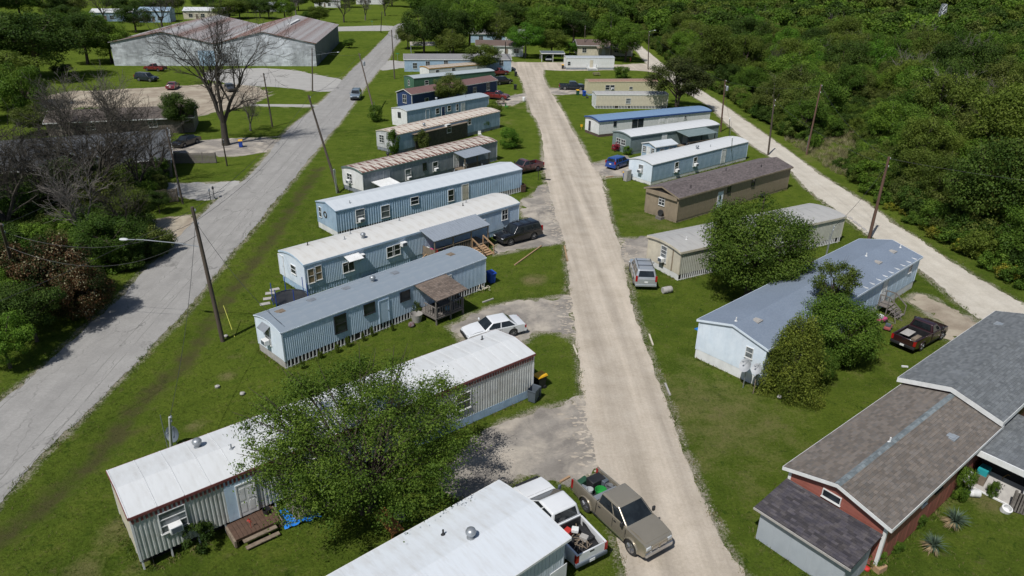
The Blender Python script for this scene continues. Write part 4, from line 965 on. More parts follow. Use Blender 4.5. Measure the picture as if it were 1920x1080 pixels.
nrm = (q[1]-q[0]).cross(q[3]-q[0]).normalized(); ex = (q[0]-q[1]).normalized(); ey = (q[3]-q[0]).normalized(); c0 = q[0].lerp(q[2], .52)+nrm*.012*(1 if nrm.z > 0 else -1)
rng = random.Random(4)
for r_ in range(3):
    for i in range(5):
        a = c0 + ex*((i-2)*.13) + ey*((r_-1)*.2); L1 = .09
        for s_ in range(3):
            d = ex*rng.uniform(-.05, .05)+ey*rng.uniform(-.07, .07); mb.beam(a-d, a+d, .022, .012, up=nrm)
mb.build('dark_motif', black, lb)
mb = MB(); mb.beam(q[0]-nrm*0, q[1], .1, .08); mb.build('white_edge', white, lb)
# --- porch of D
roofD = lean_to(D, 11.75, 15.05, -2.75, .05, 2.85, 2.35, 'porch_roof', shing_porch, 'y', shing=shing_porch)
dk = deck(D, 11.95, 14.9, -2.4, -.06, .62, timber_grey)
for x in (12.0, 13.5, 14.85): post(D, x, -2.35, 0, 2.38, timber_grey)
rail(D, (12.0, -2.35), (14.85, -2.35), .62, 1.5, timber_grey, 11, dk); rail(D, (12.0, -2.3), (12.0, -.9), .62, 1.5, timber_grey, 5, dk)
rail(D, (14.85, -2.3), (14.85, -.1), .62, 1.5, timber_grey, 8, dk)
# --- E porch
lean_to(E_, 12.3, 19.4, -2.15, .12, 3.03, 2.5, 'porch_roof', galv_roof, 'y', corr=True)
dk = deck(E_, 12.4, 19.3, -2.1, -.08, .7, timber)
for x in (12.45, 14.7, 17.0, 19.25): post(E_, x, -2.02, 0, 2.5, timber)
mb = MB(); mb.box(12.4, 19.3, -2.08, -1.96, 2.33, 2.45); mb.build('porch_beam', timber, E_.o)
rail(E_, (12.5, -2.02), (17.0, -2.02), .7, 1.55, timber, 16, dk); 
mb = MB(); mb.quad((12.45, -.1, .72), (12.45, -2.0, .72), (12.45, -2.0, 1.5), (12.45, -.1, 1.5)); mb.build('lattice', timber, dk)
steps_b = Bld.__new__(Bld); st = MB()
for i in range(5):
    mb = MB(); z = .7*(5-i)/6; mb.box(17.1, 18.5, -2.15-.3*(i+1), -2.13-.3*i, z-.05, z); mb.build('step', timber2, dk)
for x in (17.08, 18.52):
    mb = MB(); mb.beam((x, -2.1, .55), (x, -3.75, -.02), .06, .26); mb.beam((x, -2.1, 1.55), (x, -3.75, .9), .06, .14); mb.beam((x, -3.7, 0), (x, -3.7, .95), .09, .09); mb.beam((x, -2.1, .0), (x, -2.1, 1.6), .09, .09); mb.build('stair_rail', timber2, dk)
mb = MB()
for a, c in (((10.9, -.9, .05), (12.4, -.7, .75)), ((12.3, -2.0, .05), (13.6, -1.9, .78))): mb.beam(a, c, .09, .09)
mb.beam((10.9, -.9, .05), (12.3, -2.0, .05), .09, .09); mb.beam((12.4, -.7, .75), (13.6, -1.9, .78), .09, .09); mb.build('timber_frame', timber2, dk)
# --- C deck
dk = deck(C, 4.0, 6.3, -1.35, -.06, .55, brownmat, board=.2); 
for i in range(2):
    mb = MB(); mb.box(4.3, 6.0, -1.6-.3*i, -1.36-.3*i, .33-.2*i, .38-.2*i); mb.build('step', timber, dk)
mb = MB(); mb.box(3.9, 4.0, -1.4, -.1, .1, .5); mb.box(6.3, 6.38, -1.4, -.1, .1, .5); mb.build('side_board', timber, dk)
dk2 = deck(C, 7.0, 8.9, -1.6, -.2, .4, timber_grey, board=.2)
# --- G porch
lean_to(G_, 15.2, 20.2, -2.3, .05, 2.75, 2.35, 'porch_roof', galv_roof, 'y', corr=True)
dk = deck(G_, 15.3, 20.1, -2.2, -.06, .5, timber)
for x in (15.35, 17.7, 20.0): post(G_, x, -2.1, 0, 2.36, timber)
rail(G_, (15.35, -2.1), (20.0, -2.1), .5, 1.35, timber, 12, dk)
lean_to(G_, 1.2, 4.0, -2.4, -.1, 1.5, 1.2, 'lean_roof', white, 'y', corr=True)
for x, y in ((1.3, -2.3), (3.9, -2.3)): post(G_, x, y, 0, 1.2, timber)
# --- S deck and shed
dk = deck(S_, 9.5, 15.5, -2.6, -.06, .45, timber); rail(S_, (9.5, -2.55), (15.5, -2.55), .45, 1.3, timber, 16, dk)
lean_to(S_, 9.3, 15.7, -2.8, .05, 2.65, 2.3, 'porch_roof', greygreen, 'y')
for x in (9.6, 12.5, 15.4): post(S_, x, -2.5, 0, 2.35, black)
a = S_.world((.5, -5.0, 0))
SS = mobile('garden_shed', 'small grey shed with white framed multi-pane windows in front of the grey green trailer', (a.x, a.y, 32.8, 4.2, 2.9, 2.2), 'gable', roof_white3, greyblue, greyblue, siding=('lap', .22, .015), skirt=('panel', white), fz=.15, rise=.45, over=.12, eo=.12, panels=0, trim=white, trimh=.12, corner=white, cat='shed')
for u in (.55, 2.35): SS.window('l', 0, 0, .6, .8, bars=(1, 2), uz=(u, 1.45))
SS.door('l', 0, 0, .7, 1.7, white, uz=(1.45, 1)); SS.window('f', 0, 0, .7, .8, bars=(1, 2), uz=(1.2, 1.4)); SS.window('f', 0, 0, .7, .8, bars=(1, 2), uz=(3.0, 1.4))

# --- warehouse, two gables
def warehouse():
    x, y, yaw = -102.9, 188.1, 7.0; o = tag(empty('warehouse', (x, y, 0), R(yaw)), 'big whitewashed block warehouse with twin rusted metal gable roofs', 'warehouse')
    L, Dp, he, hr = 50.6, 56, 5.75, 8.35; prof = [(0, he), (12.8, hr), (25.3, he-.2), (37.6, hr+.15), (L, he)]
    def ztop(u): return float(np.interp(u, [p[0] for p in prof], [p[1] for p in prof]))
    mb = MB(); mb.add([(p[0], 0, p[1]) for p in prof]+[(L, 0, -.05), (0, 0, -.05)], [tuple(range(6, -1, -1))]); mb.build('wall', concrete_wall, o); mb = MB(); mb.add([(p[0], Dp, p[1]) for p in prof]+[(L, Dp, -.05), (0, Dp, -.05)], [tuple(range(7))])
    mb.build('wall', concrete_wall, o)
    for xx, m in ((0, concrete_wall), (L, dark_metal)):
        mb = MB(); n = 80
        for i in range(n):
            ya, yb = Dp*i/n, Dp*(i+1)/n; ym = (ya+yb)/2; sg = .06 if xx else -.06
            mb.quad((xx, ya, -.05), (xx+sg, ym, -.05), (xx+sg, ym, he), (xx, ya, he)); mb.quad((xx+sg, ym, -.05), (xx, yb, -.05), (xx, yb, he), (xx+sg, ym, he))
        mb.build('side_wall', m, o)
    mb = MB(); bh = .42                              # courses of whitewashed block: proud, uneven
    rng = random.Random(8)
    for r_ in range(int(8/bh)):
        u = -rng.random()*1.2
        while u < L:
            w = rng.uniform(.8, 1.6); z0, z1 = r_*bh+.01, (r_+1)*bh-.01; a, b_ = max(u, .02), min(u+w-.02, L-.02); u += w
            if b_-a < .1 or min(ztop(a), ztop(b_), ztop((a+b_)/2)) < z1+.1: continue
            mb.box(a, b_, -.035-rng.random()*.012, -.001, z0, z1, tint=rng.random())
    tag(mb.build('wall_blocks', paint('whitewashed_blocks', (.60, .63, .66), (.40, .42, .44), scale=.25, stretch=(1, 1, .35), lo=.42, hi=.62, grime=.45, vary=.3, tint=.2), o, tint=True), kind='stuff')
    for k, (a, c) in enumerate(zip(prof, prof[1:])):
        mb = MB(); e = .35; ya, yb = -e, Dp+e; xa, xb = a[0]-(.4 if k == 0 else 0), c[0]+(.4 if k == 3 else 0); za = a[1]+.06-(.08 if k == 0 else 0); zb = c[1]+.06-(.08 if k == 3 else 0)
        mb.add([(xa, ya, za), (xb, ya, zb), (xb, yb, zb), (xa, yb, za)]+[(xa, ya, za-.1), (xb, ya, zb-.1), (xb, yb, zb-.1), (xa, yb, za-.1)], [(0, 1, 2, 3), (7, 6, 5, 4), (0, 4, 5, 1), (1, 5, 6, 2), (2, 6, 7, 3), (3, 7, 4, 0)])
        ro = mb.build('roof', roof_ware, o); n = 44
        mb = MB(); mb.add([(0, 0, .02), (xb-xa, 0, zb-za+.02), (xb-xa, (yb-ya)/n-.05, zb-za+.035), (0, (yb-ya)/n-.05, .035)], [(0, 1, 2, 3)]); me = mb.mesh('roof_sheet', roof_ware)
        for i in range(n): link('roof_sheet', me, ro, (xa, ya+(yb-ya)*i/n, za+random.uniform(0, .02)))
    mb = MB(); mb.box(39.6, 40.5, 26, 44, hr-.3, hr-.05); mb.build('ridge_skylight', white, o)
    mb = MB(); mb.box(L+.05, L+.1, 8, 9.2, 0, 2.3); mb.build('door', black, o); 
    mb = MB(); mb.box(21, 25, -.08, -.04, 0, 3.8); mb.build('loading_door', blue_side2, o); mb = MB(); mb.box(26.5, 28.0, -.08, -.04, 0.2, 3.2); mb.build('loading_door', grey_side, o)
warehouse()

# --- houses to the left and far away
def house(name, label, dims, roofm, wallm, rise=1.6, over=.4, cat='house', wins=(), siding=('lap', .3, .015), trim=None, door=None, panels=0, rt='gable'):
    b = mobile(name, label, dims, rt, roofm, wallm, wallm, siding=siding, skirt=('panel', wallm), fz=.2, rise=rise, over=over, eo=over*.8, panels=panels, trim=trim or white, trimh=.15, cat=cat)
    for f, u, w, h in wins: b.window(f, 0, 0, w, h, uz=(u, 1.6), bars=(1, 1))
    if door: b.door(door[0], 0, 0, .95, 2.0, door[2] if len(door) > 2 else white, uz=(door[1], 1.1))
    return b
dgrey = paint('dark_grey_roof', (.075, .08, .088), (.10, .105, .11), scale=4, rough=.9, bump=.5)
house('grey_roofed_house', 'low house with wide dark grey roof half hidden by bare trees', (-66.5, 80.0, 25, 24, 13, 2.6), dgrey, paint('stone_wall', (.13, .11, .095), (.19, .16, .135), scale=4, bump=.8), 2.3, .6, wins=(('f', 5, 1.4, 1.0), ('f', 14, 1.4, 1.0), ('r', 4, 1.2, 1.0)), door=('f', 10), siding=('plain',))
house('brown_roofed_outbuilding', 'brown roofed outbuilding with a rough stone end beyond the grey roofed house', (-72.5, 109.5, 18, 21, 7.5, 2.5), paint('brown_roof', (.13, .105, .09), (.10, .085, .075), scale=4, rough=.9), MATS['stone_wall'], 1.2, .4, wins=(('f', 6, 1.2, .9), ('f', 15, 1.2, .9)), siding=('plain',))
house('white_shed', 'small white sheet-metal shed behind the bare tree at the picture edge', (-59.5, 69.0, 25, 5, 4, 2.4), white, white, .5, .1, cat='shed', wins=(('f', 2.5, .8, .6),), siding=('corr', .3, .03))
house('white_bungalow', 'white bungalow with brown roof and shuttered window behind the blue double-wide', (G(893, 105).x, G(893, 105).y, 3, 14, 7, 3.0), paint('brown_far_roof', (.14, .10, .08), (.12, .085, .07)), white, 1.3, .4, wins=(('f', 4, 1.4, 1.4), ('f', 6.2, .9, 1.4), ('f', 12, 1.4, 1.2)), door=('f', 9, timber))
house('pale_blue_house', 'pale blue house glimpsed between the trees behind the white bungalow', (G(880, 80).x, G(880, 80).y, 3, 24, 8, 3.0), roof_mgrey, greyblue, 1.3, .4, wins=(('f', 4, 1.4, 1.4), ('f', 10, 1.4, 1.4), ('f', 16, 1.4, 1.4)), door=('f', 13))
fh = house('tan_roofed_house', 'cream house with brown roof and dark veranda under trees at the far crossing', (G(1083, 104).x, G(1083, 104).y, 4, 17, 8, 3.0), MATS['brown_far_roof'], cream, 1.4, .5, wins=(('f', 2, 1.2, 1.3), ('f', 12, 1.4, 1.2)), door=('f', 8))
lean_to(fh, 5.5, 16.5, -2.8, .1, 2.9, 2.5, 'veranda_roof', timber, 'y')
for x in (5.8, 9.3, 12.8, 16.2): post(fh, x, -2.6, 0, 2.5, cream)
def carport(name, label, p, yaw, L, W, h, roofm, postm, rise=.0):
    b = Bld(name, label, 'carport', p[0], p[1], yaw, L, W, h); b.fz = 0
    b.roof('gable' if rise else 'bow', roofm, rise=rise or .12, over=.1, eo=.1, panels=0, trim=postm, trimh=.18)
    for x in np.linspace(.1, L-.1, 3):
        for y in (.1, W-.1): post(b, x, y, 0, h-.08, postm, .12)
    return b
g = G(1015, 116); carport('carport', 'open dark roofed carport with white posts beside the far white trailer', (g.x, g.y), 3, 6.6, 6, 2.4, dark_metal, white)
g = G(768, 104); carport('carport', 'tan gabled carport roof behind the blue double-wide', (g.x, g.y+3), 10, 8, 6, 2.6, paint('tan_sheet_roof', (.40, .36, .30), (.34, .30, .25)), grey_side, .7)
for i, (p, L, W, h, lab, rm, wm) in enumerate((((172, 40), 16, 9, 3.5, 'far low building with white roof beyond the left trees', roof_white, greyblue), ((262, 42), 12, 10, 4.5, 'far blue grey metal building between the left trees', greyblue, greyblue), ((345, 36), 17, 10, 3.5, 'far long white roofed building behind the warehouse gables', roof_white, cream), ((482, 22), 14, 9, 3.2, 'far white building above the warehouse ridge', roof_white3, white), ((590, 14), 14, 9, 3.5, 'far pale house past the mown field', roof_mgrey, white), ((668, 8), 16, 9, 3.5, 'far white house at the head of the field', roof_mgrey, white))):
    g = G(*p); house('distant_building', lab, (g.x, g.y, 12, L, W, h), rm, wm, 1.2, .3, wins=(('f', 3, 1.5, 1.4), ('f', 8, 1.5, 1.4)), door=('f', 5.5, timber), cat='building')
# ------------------------------------------------------------------ vehicles
def carpaint(name, col, rough=.3, metal=.0):
    return paint(name, col, tuple(c*.9 for c in col), scale=.8, rough=rough, metal=metal, bump=.02, vary=.06, spec=.5, coat=1.0, grime=.0)
_wheel = {}
def wheel_meshes(r, rimm):
    k = (r, rimm.name)
    if k not in _wheel:
        Mx = Matrix.Rotation(R(90), 4, 'X')
        t = MB().lathe([(r*.62, -.115), (r*.93, -.12), (r, -.09), (r, .09), (r*.93, .12), (r*.62, .115)], 24, Mx).mesh('wheel', rubber, 35)
        rm = MB(); rm.lathe([(r*.1, -.125), (r*.22, -.122), (r*.24, -.105), (r*.3, -.1), (r*.58, -.105), (r*.64, -.122), (r*.66, -.12), (r*.66, .12), (r*.1, .12)], 20, Mx)
        for i in range(5):
            a = 2*math.pi*i/5; c, s_ = math.cos(a), math.sin(a)
            for yy in (-.126, .126): rm.beam((c*r*.15, yy, s_*r*.15), (c*r*.6, yy, s_*r*.6), .02, .07*r/.4, up=(0, 1, 0))
        _wheel[k] = (t, rm.mesh('rim', rimm, 35))
    return _wheel[k]
def extrude_xz(poly, hw):
    n = len(poly); vs = [(x, hw(x, z), z) for x, z in poly]+[(x, -hw(x, z), z) for x, z in poly]
    fs = [tuple(range(n)), tuple(range(2*n-1, n-1, -1))]+[(i, i+n, (i+1) % n+n, (i+1) % n) for i in range(n)]
    return vs, fs
SPEC = {
 'pickup': dict(L=5.8, W=2.0, H=1.88, wb=3.56, r=.40, belt=1.22, hood=(1.13, 1.22), clr=.42, cowl=1.5, wtop=.72, croof=-.62, cback=-.78, front_oh=.98),
 'pickup_reg': dict(L=5.3, W=1.95, H=1.78, wb=3.1, r=.38, belt=1.15, hood=(1.0, 1.12), clr=.4, cowl=1.3, wtop=.55, croof=-.05, cback=-.18, front_oh=.95),
 'suv': dict(L=5.15, W=2.0, H=1.88, wb=3.0, r=.39, belt=1.12, hood=(.98, 1.1), clr=.36, cowl=1.25, wtop=.55, croof=-2.2, cback=-2.52, front_oh=.95),
 'sedan': dict(L=4.85, W=1.84, H=1.46, wb=2.8, r=.34, belt=.95, hood=(.72, .92), clr=.26, cowl=1.05, wtop=.3, croof=-1.05, cback=-1.75, front_oh=.95),
 'hatch': dict(L=4.1, W=1.8, H=1.6, wb=2.57, r=.33, belt=.98, hood=(.85, 1.0), clr=.26, cowl=1.05, wtop=.55, croof=-1.7, cback=-1.98, front_oh=.82),
}
def vehicle(name, label, cat, kind, pos, head, paintm, group=None, rimm=None, openhood=False, rack=False, tailgate=True, trimm=None, tail_open=False, detail=True, bedm=None, **ovr):
    S = dict(SPEC[kind]); S.update(ovr); rimm = rimm or alloy; trimm = trimm or black
    L, W, H, r, belt, clr = S['L'], S['W'], S['H'], S['r'], S['belt'], S['clr']
    o = tag(empty(name, (pos[0], pos[1], .026), head), label, cat, group)
    xf, xr = L/2, -L/2; fa = xf-S['front_oh']; ra = fa-S['wb']; ra_ = r*1.2; pick = kind.startswith('pickup')
    def hw(x, z):
        w = W/2; f = max(0, (x-(xf-.7))/.7); w *= 1-.10*f*f
        g = max(0, ((xr+.5)-x)/.5); w *= 1-.05*g*g
        return w - .05*max(0, (z-.78))/.5 - .04*max(0, (.55-z))/.3
    def arch(xa, n=9):
        a0 = math.asin(max(-1, min(1, (clr-r)/ra_)))
        return [(xa+ra_*math.cos(a), r+ra_*math.sin(a)) for a in np.linspace(math.pi-a0, a0, n)]
    cb = S['cback']; xend = cb-.02 if pick else xr
    h0, h1 = S['hood']
    poly = [(xend+(.0 if pick else .06), clr+.06)]
    if not pick: poly += arch(ra)
    poly += arch(fa) + [(xf-.12, clr+.02), (xf, clr+.16), (xf-.01, .62), (xf-.05, h0-.1), (xf-.16, h0), (S['cowl']+.55, (h0+h1)/2+.03), (S['cowl'], h1)]
    poly += [(cb+.1 if pick else S['croof'], belt), (xend, belt)] if (pick or kind in ('suv', 'hatch')) else [(cb+.25, belt), (xr+.35, belt+.0), (xr+.05, belt-.06), (xr, belt-.2)]
    if kind in ('suv', 'hatch'): poly += [(xr+.01, .75), (xr, .5)]
    if kind == 'sedan': poly += [(xr-.01, .5)]
    vs, fs = extrude_xz(poly, hw); me = MB().add(vs, fs).mesh('body', paintm); bevel_mesh(me, .13 if pick else .1, 4, 28); body = link('body', me, o)
    # cabin
    bx = [(S['cowl']+.02, belt-.03), (cb, belt-.03)] ; tx = [(S['wtop'], H), (S['croof'], H)]
    wb_, wt = hw(0, belt)-.015, W/2*.74 if kind != 'pickup' else W/2*.76
    top_f, top_r = Vector((S['wtop'], wt, H-.03)), Vector((S['croof'], wt, H-.02)); bot_f, bot_r = Vector((S['cowl']+.02, wb_, h1-.02)), Vector((cb, wb_, belt-.02))
    mirror = lambda p: Vector((p.x, -p.y, p.z))
    cv = [bot_f, bot_r, mirror(bot_r), mirror(bot_f), top_f, top_r, mirror(top_r), mirror(top_f)]
    rm = [Vector((S['wtop']-.15, 0, H)), Vector((S['croof']+.15, 0, H))]
    me = MB().add(cv, [(0, 4, 5, 1), (1, 5, 6, 2), (2, 6, 7, 3), (3, 7, 4, 0), (4, 7, 6, 5), (0, 1, 2, 3)]).mesh('cabin', paintm); bevel_mesh(me, .12, 4, 25); cab = link('cabin', me, o)
    def pane(name, a, b, c, d, ins, m=carglass, parent=cab, off=.004):
        """pane inside the quad a b c d (inset fractions left, right, bottom, top)"""
        def q(u, v): return a.lerp(b, u).lerp(d.lerp(c, u), v)
        l_, r__, bt, tp = ins; ps = [q(l_, bt), q(1-r__, bt), q(1-r__, 1-tp), q(l_, 1-tp)]
        n = (ps[1]-ps[0]).cross(ps[3]-ps[0]).normalized(); ctr = sum((Vector(p) for p in cv), Vector())/8
        if n.dot(ps[0]-ctr) < 0: n = -n
        mb = MB(); mb.add([p+n*off for p in ps]+[p-n*.02 for p in ps], [(0, 1, 2, 3), (0, 4, 5, 1), (1, 5, 6, 2), (2, 6, 7, 3), (3, 7, 4, 0)]); return mb.build(name, m, parent)
    pane('windshield', bot_f, mirror(bot_f), mirror(top_f), top_f, (.05, .05, .10, .09))
    pane('rear_window', bot_r, mirror(bot_r), mirror(top_r), top_r, (.1, .1, .2 if not pick else .16, .14))
    cuts = {'pickup': [(.03, .40), (.45, .95)], 'pickup_reg': [(.08, .9)], 'suv': [(.04, .33), (.36, .63), (.67, .94)], 'sedan': [(.06, .46), (.5, .93)], 'hatch': [(.05, .4), (.44, .74), (.78, .94)]}[kind]
    for sg in (1, -1):
        A, B, Cc, Dd = (bot_f, bot_r, top_r, top_f) if sg > 0 else (mirror(bot_f), mirror(bot_r), mirror(top_r), mirror(top_f))
        for c0, c1 in cuts: pane('side_window', A, B, Cc, Dd, (c0, 1-c1, .12, .13))
    for sg in (1, -1):
        for xa in (fa, ra):
            t, rmm = wheel_meshes(r, rimm); w = link('wheel', t, o, (xa, sg*(W/2-.135), r)); link('rim', rmm, w)
            if pick: mb = MB(); mb.tube([(x_, sg*(hw(x_, z_)-.012), z_) for x_, z_ in arch(xa, 12)], .05, 6); mb.build('fender_flare', paintm, o, smooth=60)
            mb = MB(); mb.box(xa-ra_*.98, xa+ra_*.98, sg*(W/2-.42)-.1, sg*(W/2-.42)+.1, clr-.05, r+ra_*.97) ; mb.build('wheel_well', black, o)
    mb = MB(); mb.box(xr+.5, xf-.6, -W/2+.25, W/2-.25, clr-.14, clr+.08); mb.build('chassis', black, o)
    # front: bumper, grille, lights
    mb = MB(); wf = hw(xf, .5); mb.box(xf-.2, xf+.06, -wf+.0, wf-.0, clr+.06, clr+.3); me = mb.mesh('front_bumper', chrome if S.get('chrome') else trimm); bevel_mesh(me, .05, 2); link('front_bumper', me, o)
    zg = (clr+.32+h0)/2; mb = MB(); mb.box(xf-.1, xf+.012, -wf*.52, wf*.52, clr+.36, h0-.1); g = mb.build('grille', S.get('grille') or trimm, o)
    if S.get('cross'):
        mb = MB(); mb.box(xf-.02, xf+.03, -.05, .05, clr+.34, h0-.08); mb.box(xf-.02, xf+.03, -wf*.55, wf*.55, zg-.04, zg+.03); mb.box(xf-.02, xf+.028, -wf*.55, wf*.55, h0-.12, h0-.05); mb.build('grille_bar', paintm, g)
    for sg in (1, -1):
        ya, yb = sorted((sg*wf*.58, sg*wf*.95)); mb = MB(); mb.box(xf-.25, xf-.0, ya, yb, clr+.42, h0-.1); me = mb.mesh('headlight', clearlens); bevel_mesh(me, .03, 1); link('headlight', me, o)
        # mirrors
        mx = S['cowl']-.25; y0 = wb_; ya, yb = sorted((sg*(y0-.02), sg*(y0+.24))); mb = MB(); mb.box(mx-.05, mx+.07, ya+(.08 if sg > 0 else 0), yb-(.08 if sg < 0 else 0), belt+.02, belt+(.3 if pick else .2)); me = mb.mesh('mirror', trimm if pick else paintm); bevel_mesh(me, .03, 1); link('mirror', me, o)
        # tail lamps, door handles, sills
        zt0, zt1 = (.72, belt-.05) if pick else ((.85, belt+.25) if kind in ('suv', 'hatch') else (.62, belt-.1))
        wr = hw(xr, .8); ya, yb = sorted((sg*(wr-.17), sg*(wr+.012))); mb = MB(); mb.box(xr-.012, xr+.12, ya, yb, zt0, zt1); mb.build('tail_light', redlens, o)
        for hx in ((cuts[0][1]-.03), (cuts[1][1]-.06 if len(cuts) > 1 else 99)):
            if hx > 5: continue
            x = bot_f.x+(bot_r.x-bot_f.x)*hx; y = sg*(hw(x, .95)+.005); ya, yb = sorted((y-sg*.02, y+sg*.02)); mb = MB(); mb.box(x-.08, x+.08, ya, yb, belt-.16, belt-.12); mb.build('door_handle', trimm, o)
        for hx in [0]+[c[1]+.018 for c in cuts[:-1]]+([cuts[-1][1]+.02] if pick else []):
            x = bot_f.x-.06+(bot_r.x-bot_f.x)*hx; ya, yb = sorted((sg*(hw(x, .8)-.02), sg*(hw(x, .8)+.003))); mb = MB(); mb.box(x-.006, x+.006, ya, yb, clr+.16, belt-.06); mb.build('door_gap', black, o)
        ya, yb = sorted((sg*(W/2-.12), sg*(W/2-.01))); mb = MB(); mb.box(ra+ra_+.05, fa-ra_-.05, ya, yb, clr-.05, clr+.04); mb.build('sill', chrome if S.get('chrome') else trimm, o)
    # hood panel
    hp = [Vector((xf-.2, wf*.86, h0+.004)), Vector((xf-.2, -wf*.86, h0+.004)), Vector((S['cowl']+.12, -wb_*.88, h1+.012)), Vector((S['cowl']+.12, wb_*.88, h1+.012))]
    mid = [(hp[0]+hp[3])/2+V(0, 0, .055), (hp[1]+hp[2])/2+V(0, 0, .055)]
    mb = MB(); up = V(0, 0, .02); pts = [hp[0], hp[1], mid[1], hp[2], hp[3], mid[0]]
    mb.add(pts+[p+up for p in pts], [(6, 7, 8, 11), (11, 8, 9, 10), (5, 2, 1, 0), (4, 3, 2, 5), (0, 1, 7, 6), (1, 2, 8, 7), (2, 3, 9, 8), (3, 4, 10, 9), (4, 5, 11, 10), (5, 0, 6, 11)])
    if openhood:
        hm = mb.mesh('hood', paintm, 40); piv = Vector((S['cowl']+.12, 0, h1+.02)); ho = link('hood', hm, o); ho.matrix_local = Matrix.Translation(piv) @ Matrix.Rotation(R(-38), 4, 'Y') @ Matrix.Translation(-piv)
        mb = MB(); mb.box(S['cowl']+.2, xf-.3, -wf*.8, wf*.8, h0-.05, h0+.05); mb.build('engine_bay', black, o)
    else: mb.build('hood', paintm, o, smooth=40)
    if S.get('deflector'): mb = MB(); mb.box(xf-.16, xf-.06, -wf*.8, wf*.8, h0-.02, h0+.07); mb.build('hood_deflector', black, o)
    # rear
    wr = hw(xr, .6); mb = MB(); mb.box(xr-.07, xr+.14, -wr, wr, clr+.03, clr+.24); me = mb.mesh('rear_bumper', chrome if S.get('chrome') else (trimm if pick else paintm)); bevel_mesh(me, .04, 2); link('rear_bumper', me, o)
    mb = MB(); zz = clr+.3 if pick else (.7 if kind == 'sedan' else .8); xp = xr-.075 if pick else xr-.014; mb.box(xp-.008, xp+.01, -.16, .16, zz-.23 if pick else zz-.08, zz-.07 if pick else zz+.08); mb.build('number_plate', white, o)
    if pick:
        bx0, bx1, zb, zt = xr+.03, cb-.06, .68, belt
        for sg in (1, -1):
            poly = [(bx0, clr+.08)]+arch(ra)+[(bx1, clr+.06), (bx1, zt), (bx0, zt)]
            n = len(poly); yo = [hw(x, z) for x, z in poly]; vs = [(x, sg*y_, z) for (x, z), y_ in zip(poly, yo)]+[(x, sg*(y_-.11), z) for (x, z), y_ in zip(poly, yo)]
            fs = [tuple(range(n)), tuple(range(2*n-1, n-1, -1))]+[(i, i+n, (i+1) % n+n, (i+1) % n) for i in range(n)]
            me = MB().add(vs, fs).mesh('bed_side', paintm); bevel_mesh(me, .025, 2, 28); link('bed_side', me, o)
        yi = hw(0, .9)-.1
        bm_ = bedm or black
        mb = MB(); mb.box(bx0, bx1, -yi, yi, zb-.05, zb); mb.box(bx1-.05, bx1, -yi, yi, zb, zt-.03)
        for sg in (1, -1): ya, yb = sorted((sg*yi, sg*(yi-.02))); mb.box(bx0, bx1-.06, ya, yb, zb, zt-.04); ya, yb = sorted((sg*(yi-.03), sg*(yi-.26))); mb.box(ra-.45, ra+.45, ya, yb, zb+.002, zb+.2)
        mb.build('bed_liner', bm_, o)
        if tailgate:
            mb = MB(); mb.box(xr, xr+.07, -yi-.02, yi+.02, zb-.05, zt-.005) if not tail_open else mb.box(xr-.5, xr+.05, -yi-.02, yi+.02, zb-.06, zb-.001); me = mb.mesh('tailgate', paintm); bevel_mesh(me, .02, 1); tg = link('tailgate', me, o)
            if not tail_open: mb = MB(); mb.box(xr-.012, xr-.001, -.13, .13, zt-.17, zt-.09); mb.build('handle', black, tg)
    if rack:
        for sg in (1, -1):
            mb = MB(); y = sg*(wt-.1); mb.tube([(S['wtop']-.2, y, H-.02), (S['wtop']-.35, y, H+.05), (S['croof']+.5, y, H+.05), (S['croof']+.35, y, H-.02)], .022, 6); mb.build('roof_rail', black, o)
        for x in (S['wtop']-.8, S['croof']+.9): mb = MB(); mb.beam((x, -wt+.1, H+.04), (x, wt-.1, H+.04), .05, .025); mb.build('roof_bar', black, o)
    o['H'] = H; del o['H']
    return o
def head(a, b):
    p, q = G(*a), G(*b); return math.atan2(q.y-p.y, q.x-p.x)
def mid(*ps):
    v = sum((G(*p) for p in ps), Vector())/len(ps); return (v.x, v.y)
gold = carpaint('tan_gold_car_paint', (.42, .37, .285), .27, .55); cwhite = carpaint('white_car_paint', (.72, .73, .74)); csilver = carpaint('silver_car_paint', (.42, .44, .46), .3, .3); cblack = carpaint('black_car_paint', (.010, .010, .012), .2)
maroon = carpaint('maroon_car_paint', (.030, .009, .012), .35); cred = carpaint('red_car_paint', (.16, .018, .02), .35); cblue = carpaint('blue_car_paint', (.01, .055, .26), .25); cdark = carpaint('dark_navy_car_paint', (.015, .022, .035), .3); cgreydk = carpaint('dull_maroon_car_paint', (.10, .035, .038), .5)

# tan pickup: right-hand wheels known from the photo
hd = head((1096, 958), (1182.5, 1040.5)); u = Vector((math.cos(hd), math.sin(hd), 0)); n = Vector((-u.y, u.x, 0))
cw = (G(1096, 958)+G(1182.5, 1040.5))/2; ctr = cw + n*.93 + u*(-(5.8/2-.98-3.56/2))
RAM = vehicle('pickup_truck', 'tan crew cab pickup with loaded bed parked on the gravel road', 'pickup', 'pickup', ctr, hd, gold, 'pickups parked by the near trailer', chrome=True, grille=chrome, cross=True, trimm=black, tailgate=False, H=1.97, belt=1.31, hood=(1.2, 1.31), clr=.47, r=.43, wtop=.6, cowl=1.52)
# white pickup beside it, hood up
hd2 = hd+math.pi-.02; c2 = G(1059, 955, 1.86)-u*.6
WP = vehicle('pickup_truck', 'white pickup with red bundle and scrap in its bed beside the tan pickup', 'pickup', 'pickup', (c2.x, c2.y), hd2, cwhite, 'pickups parked by the near trailer', deflector=True, wtop=.5, cowl=1.55, H=1.93, chrome=False, trimm=grey_p)
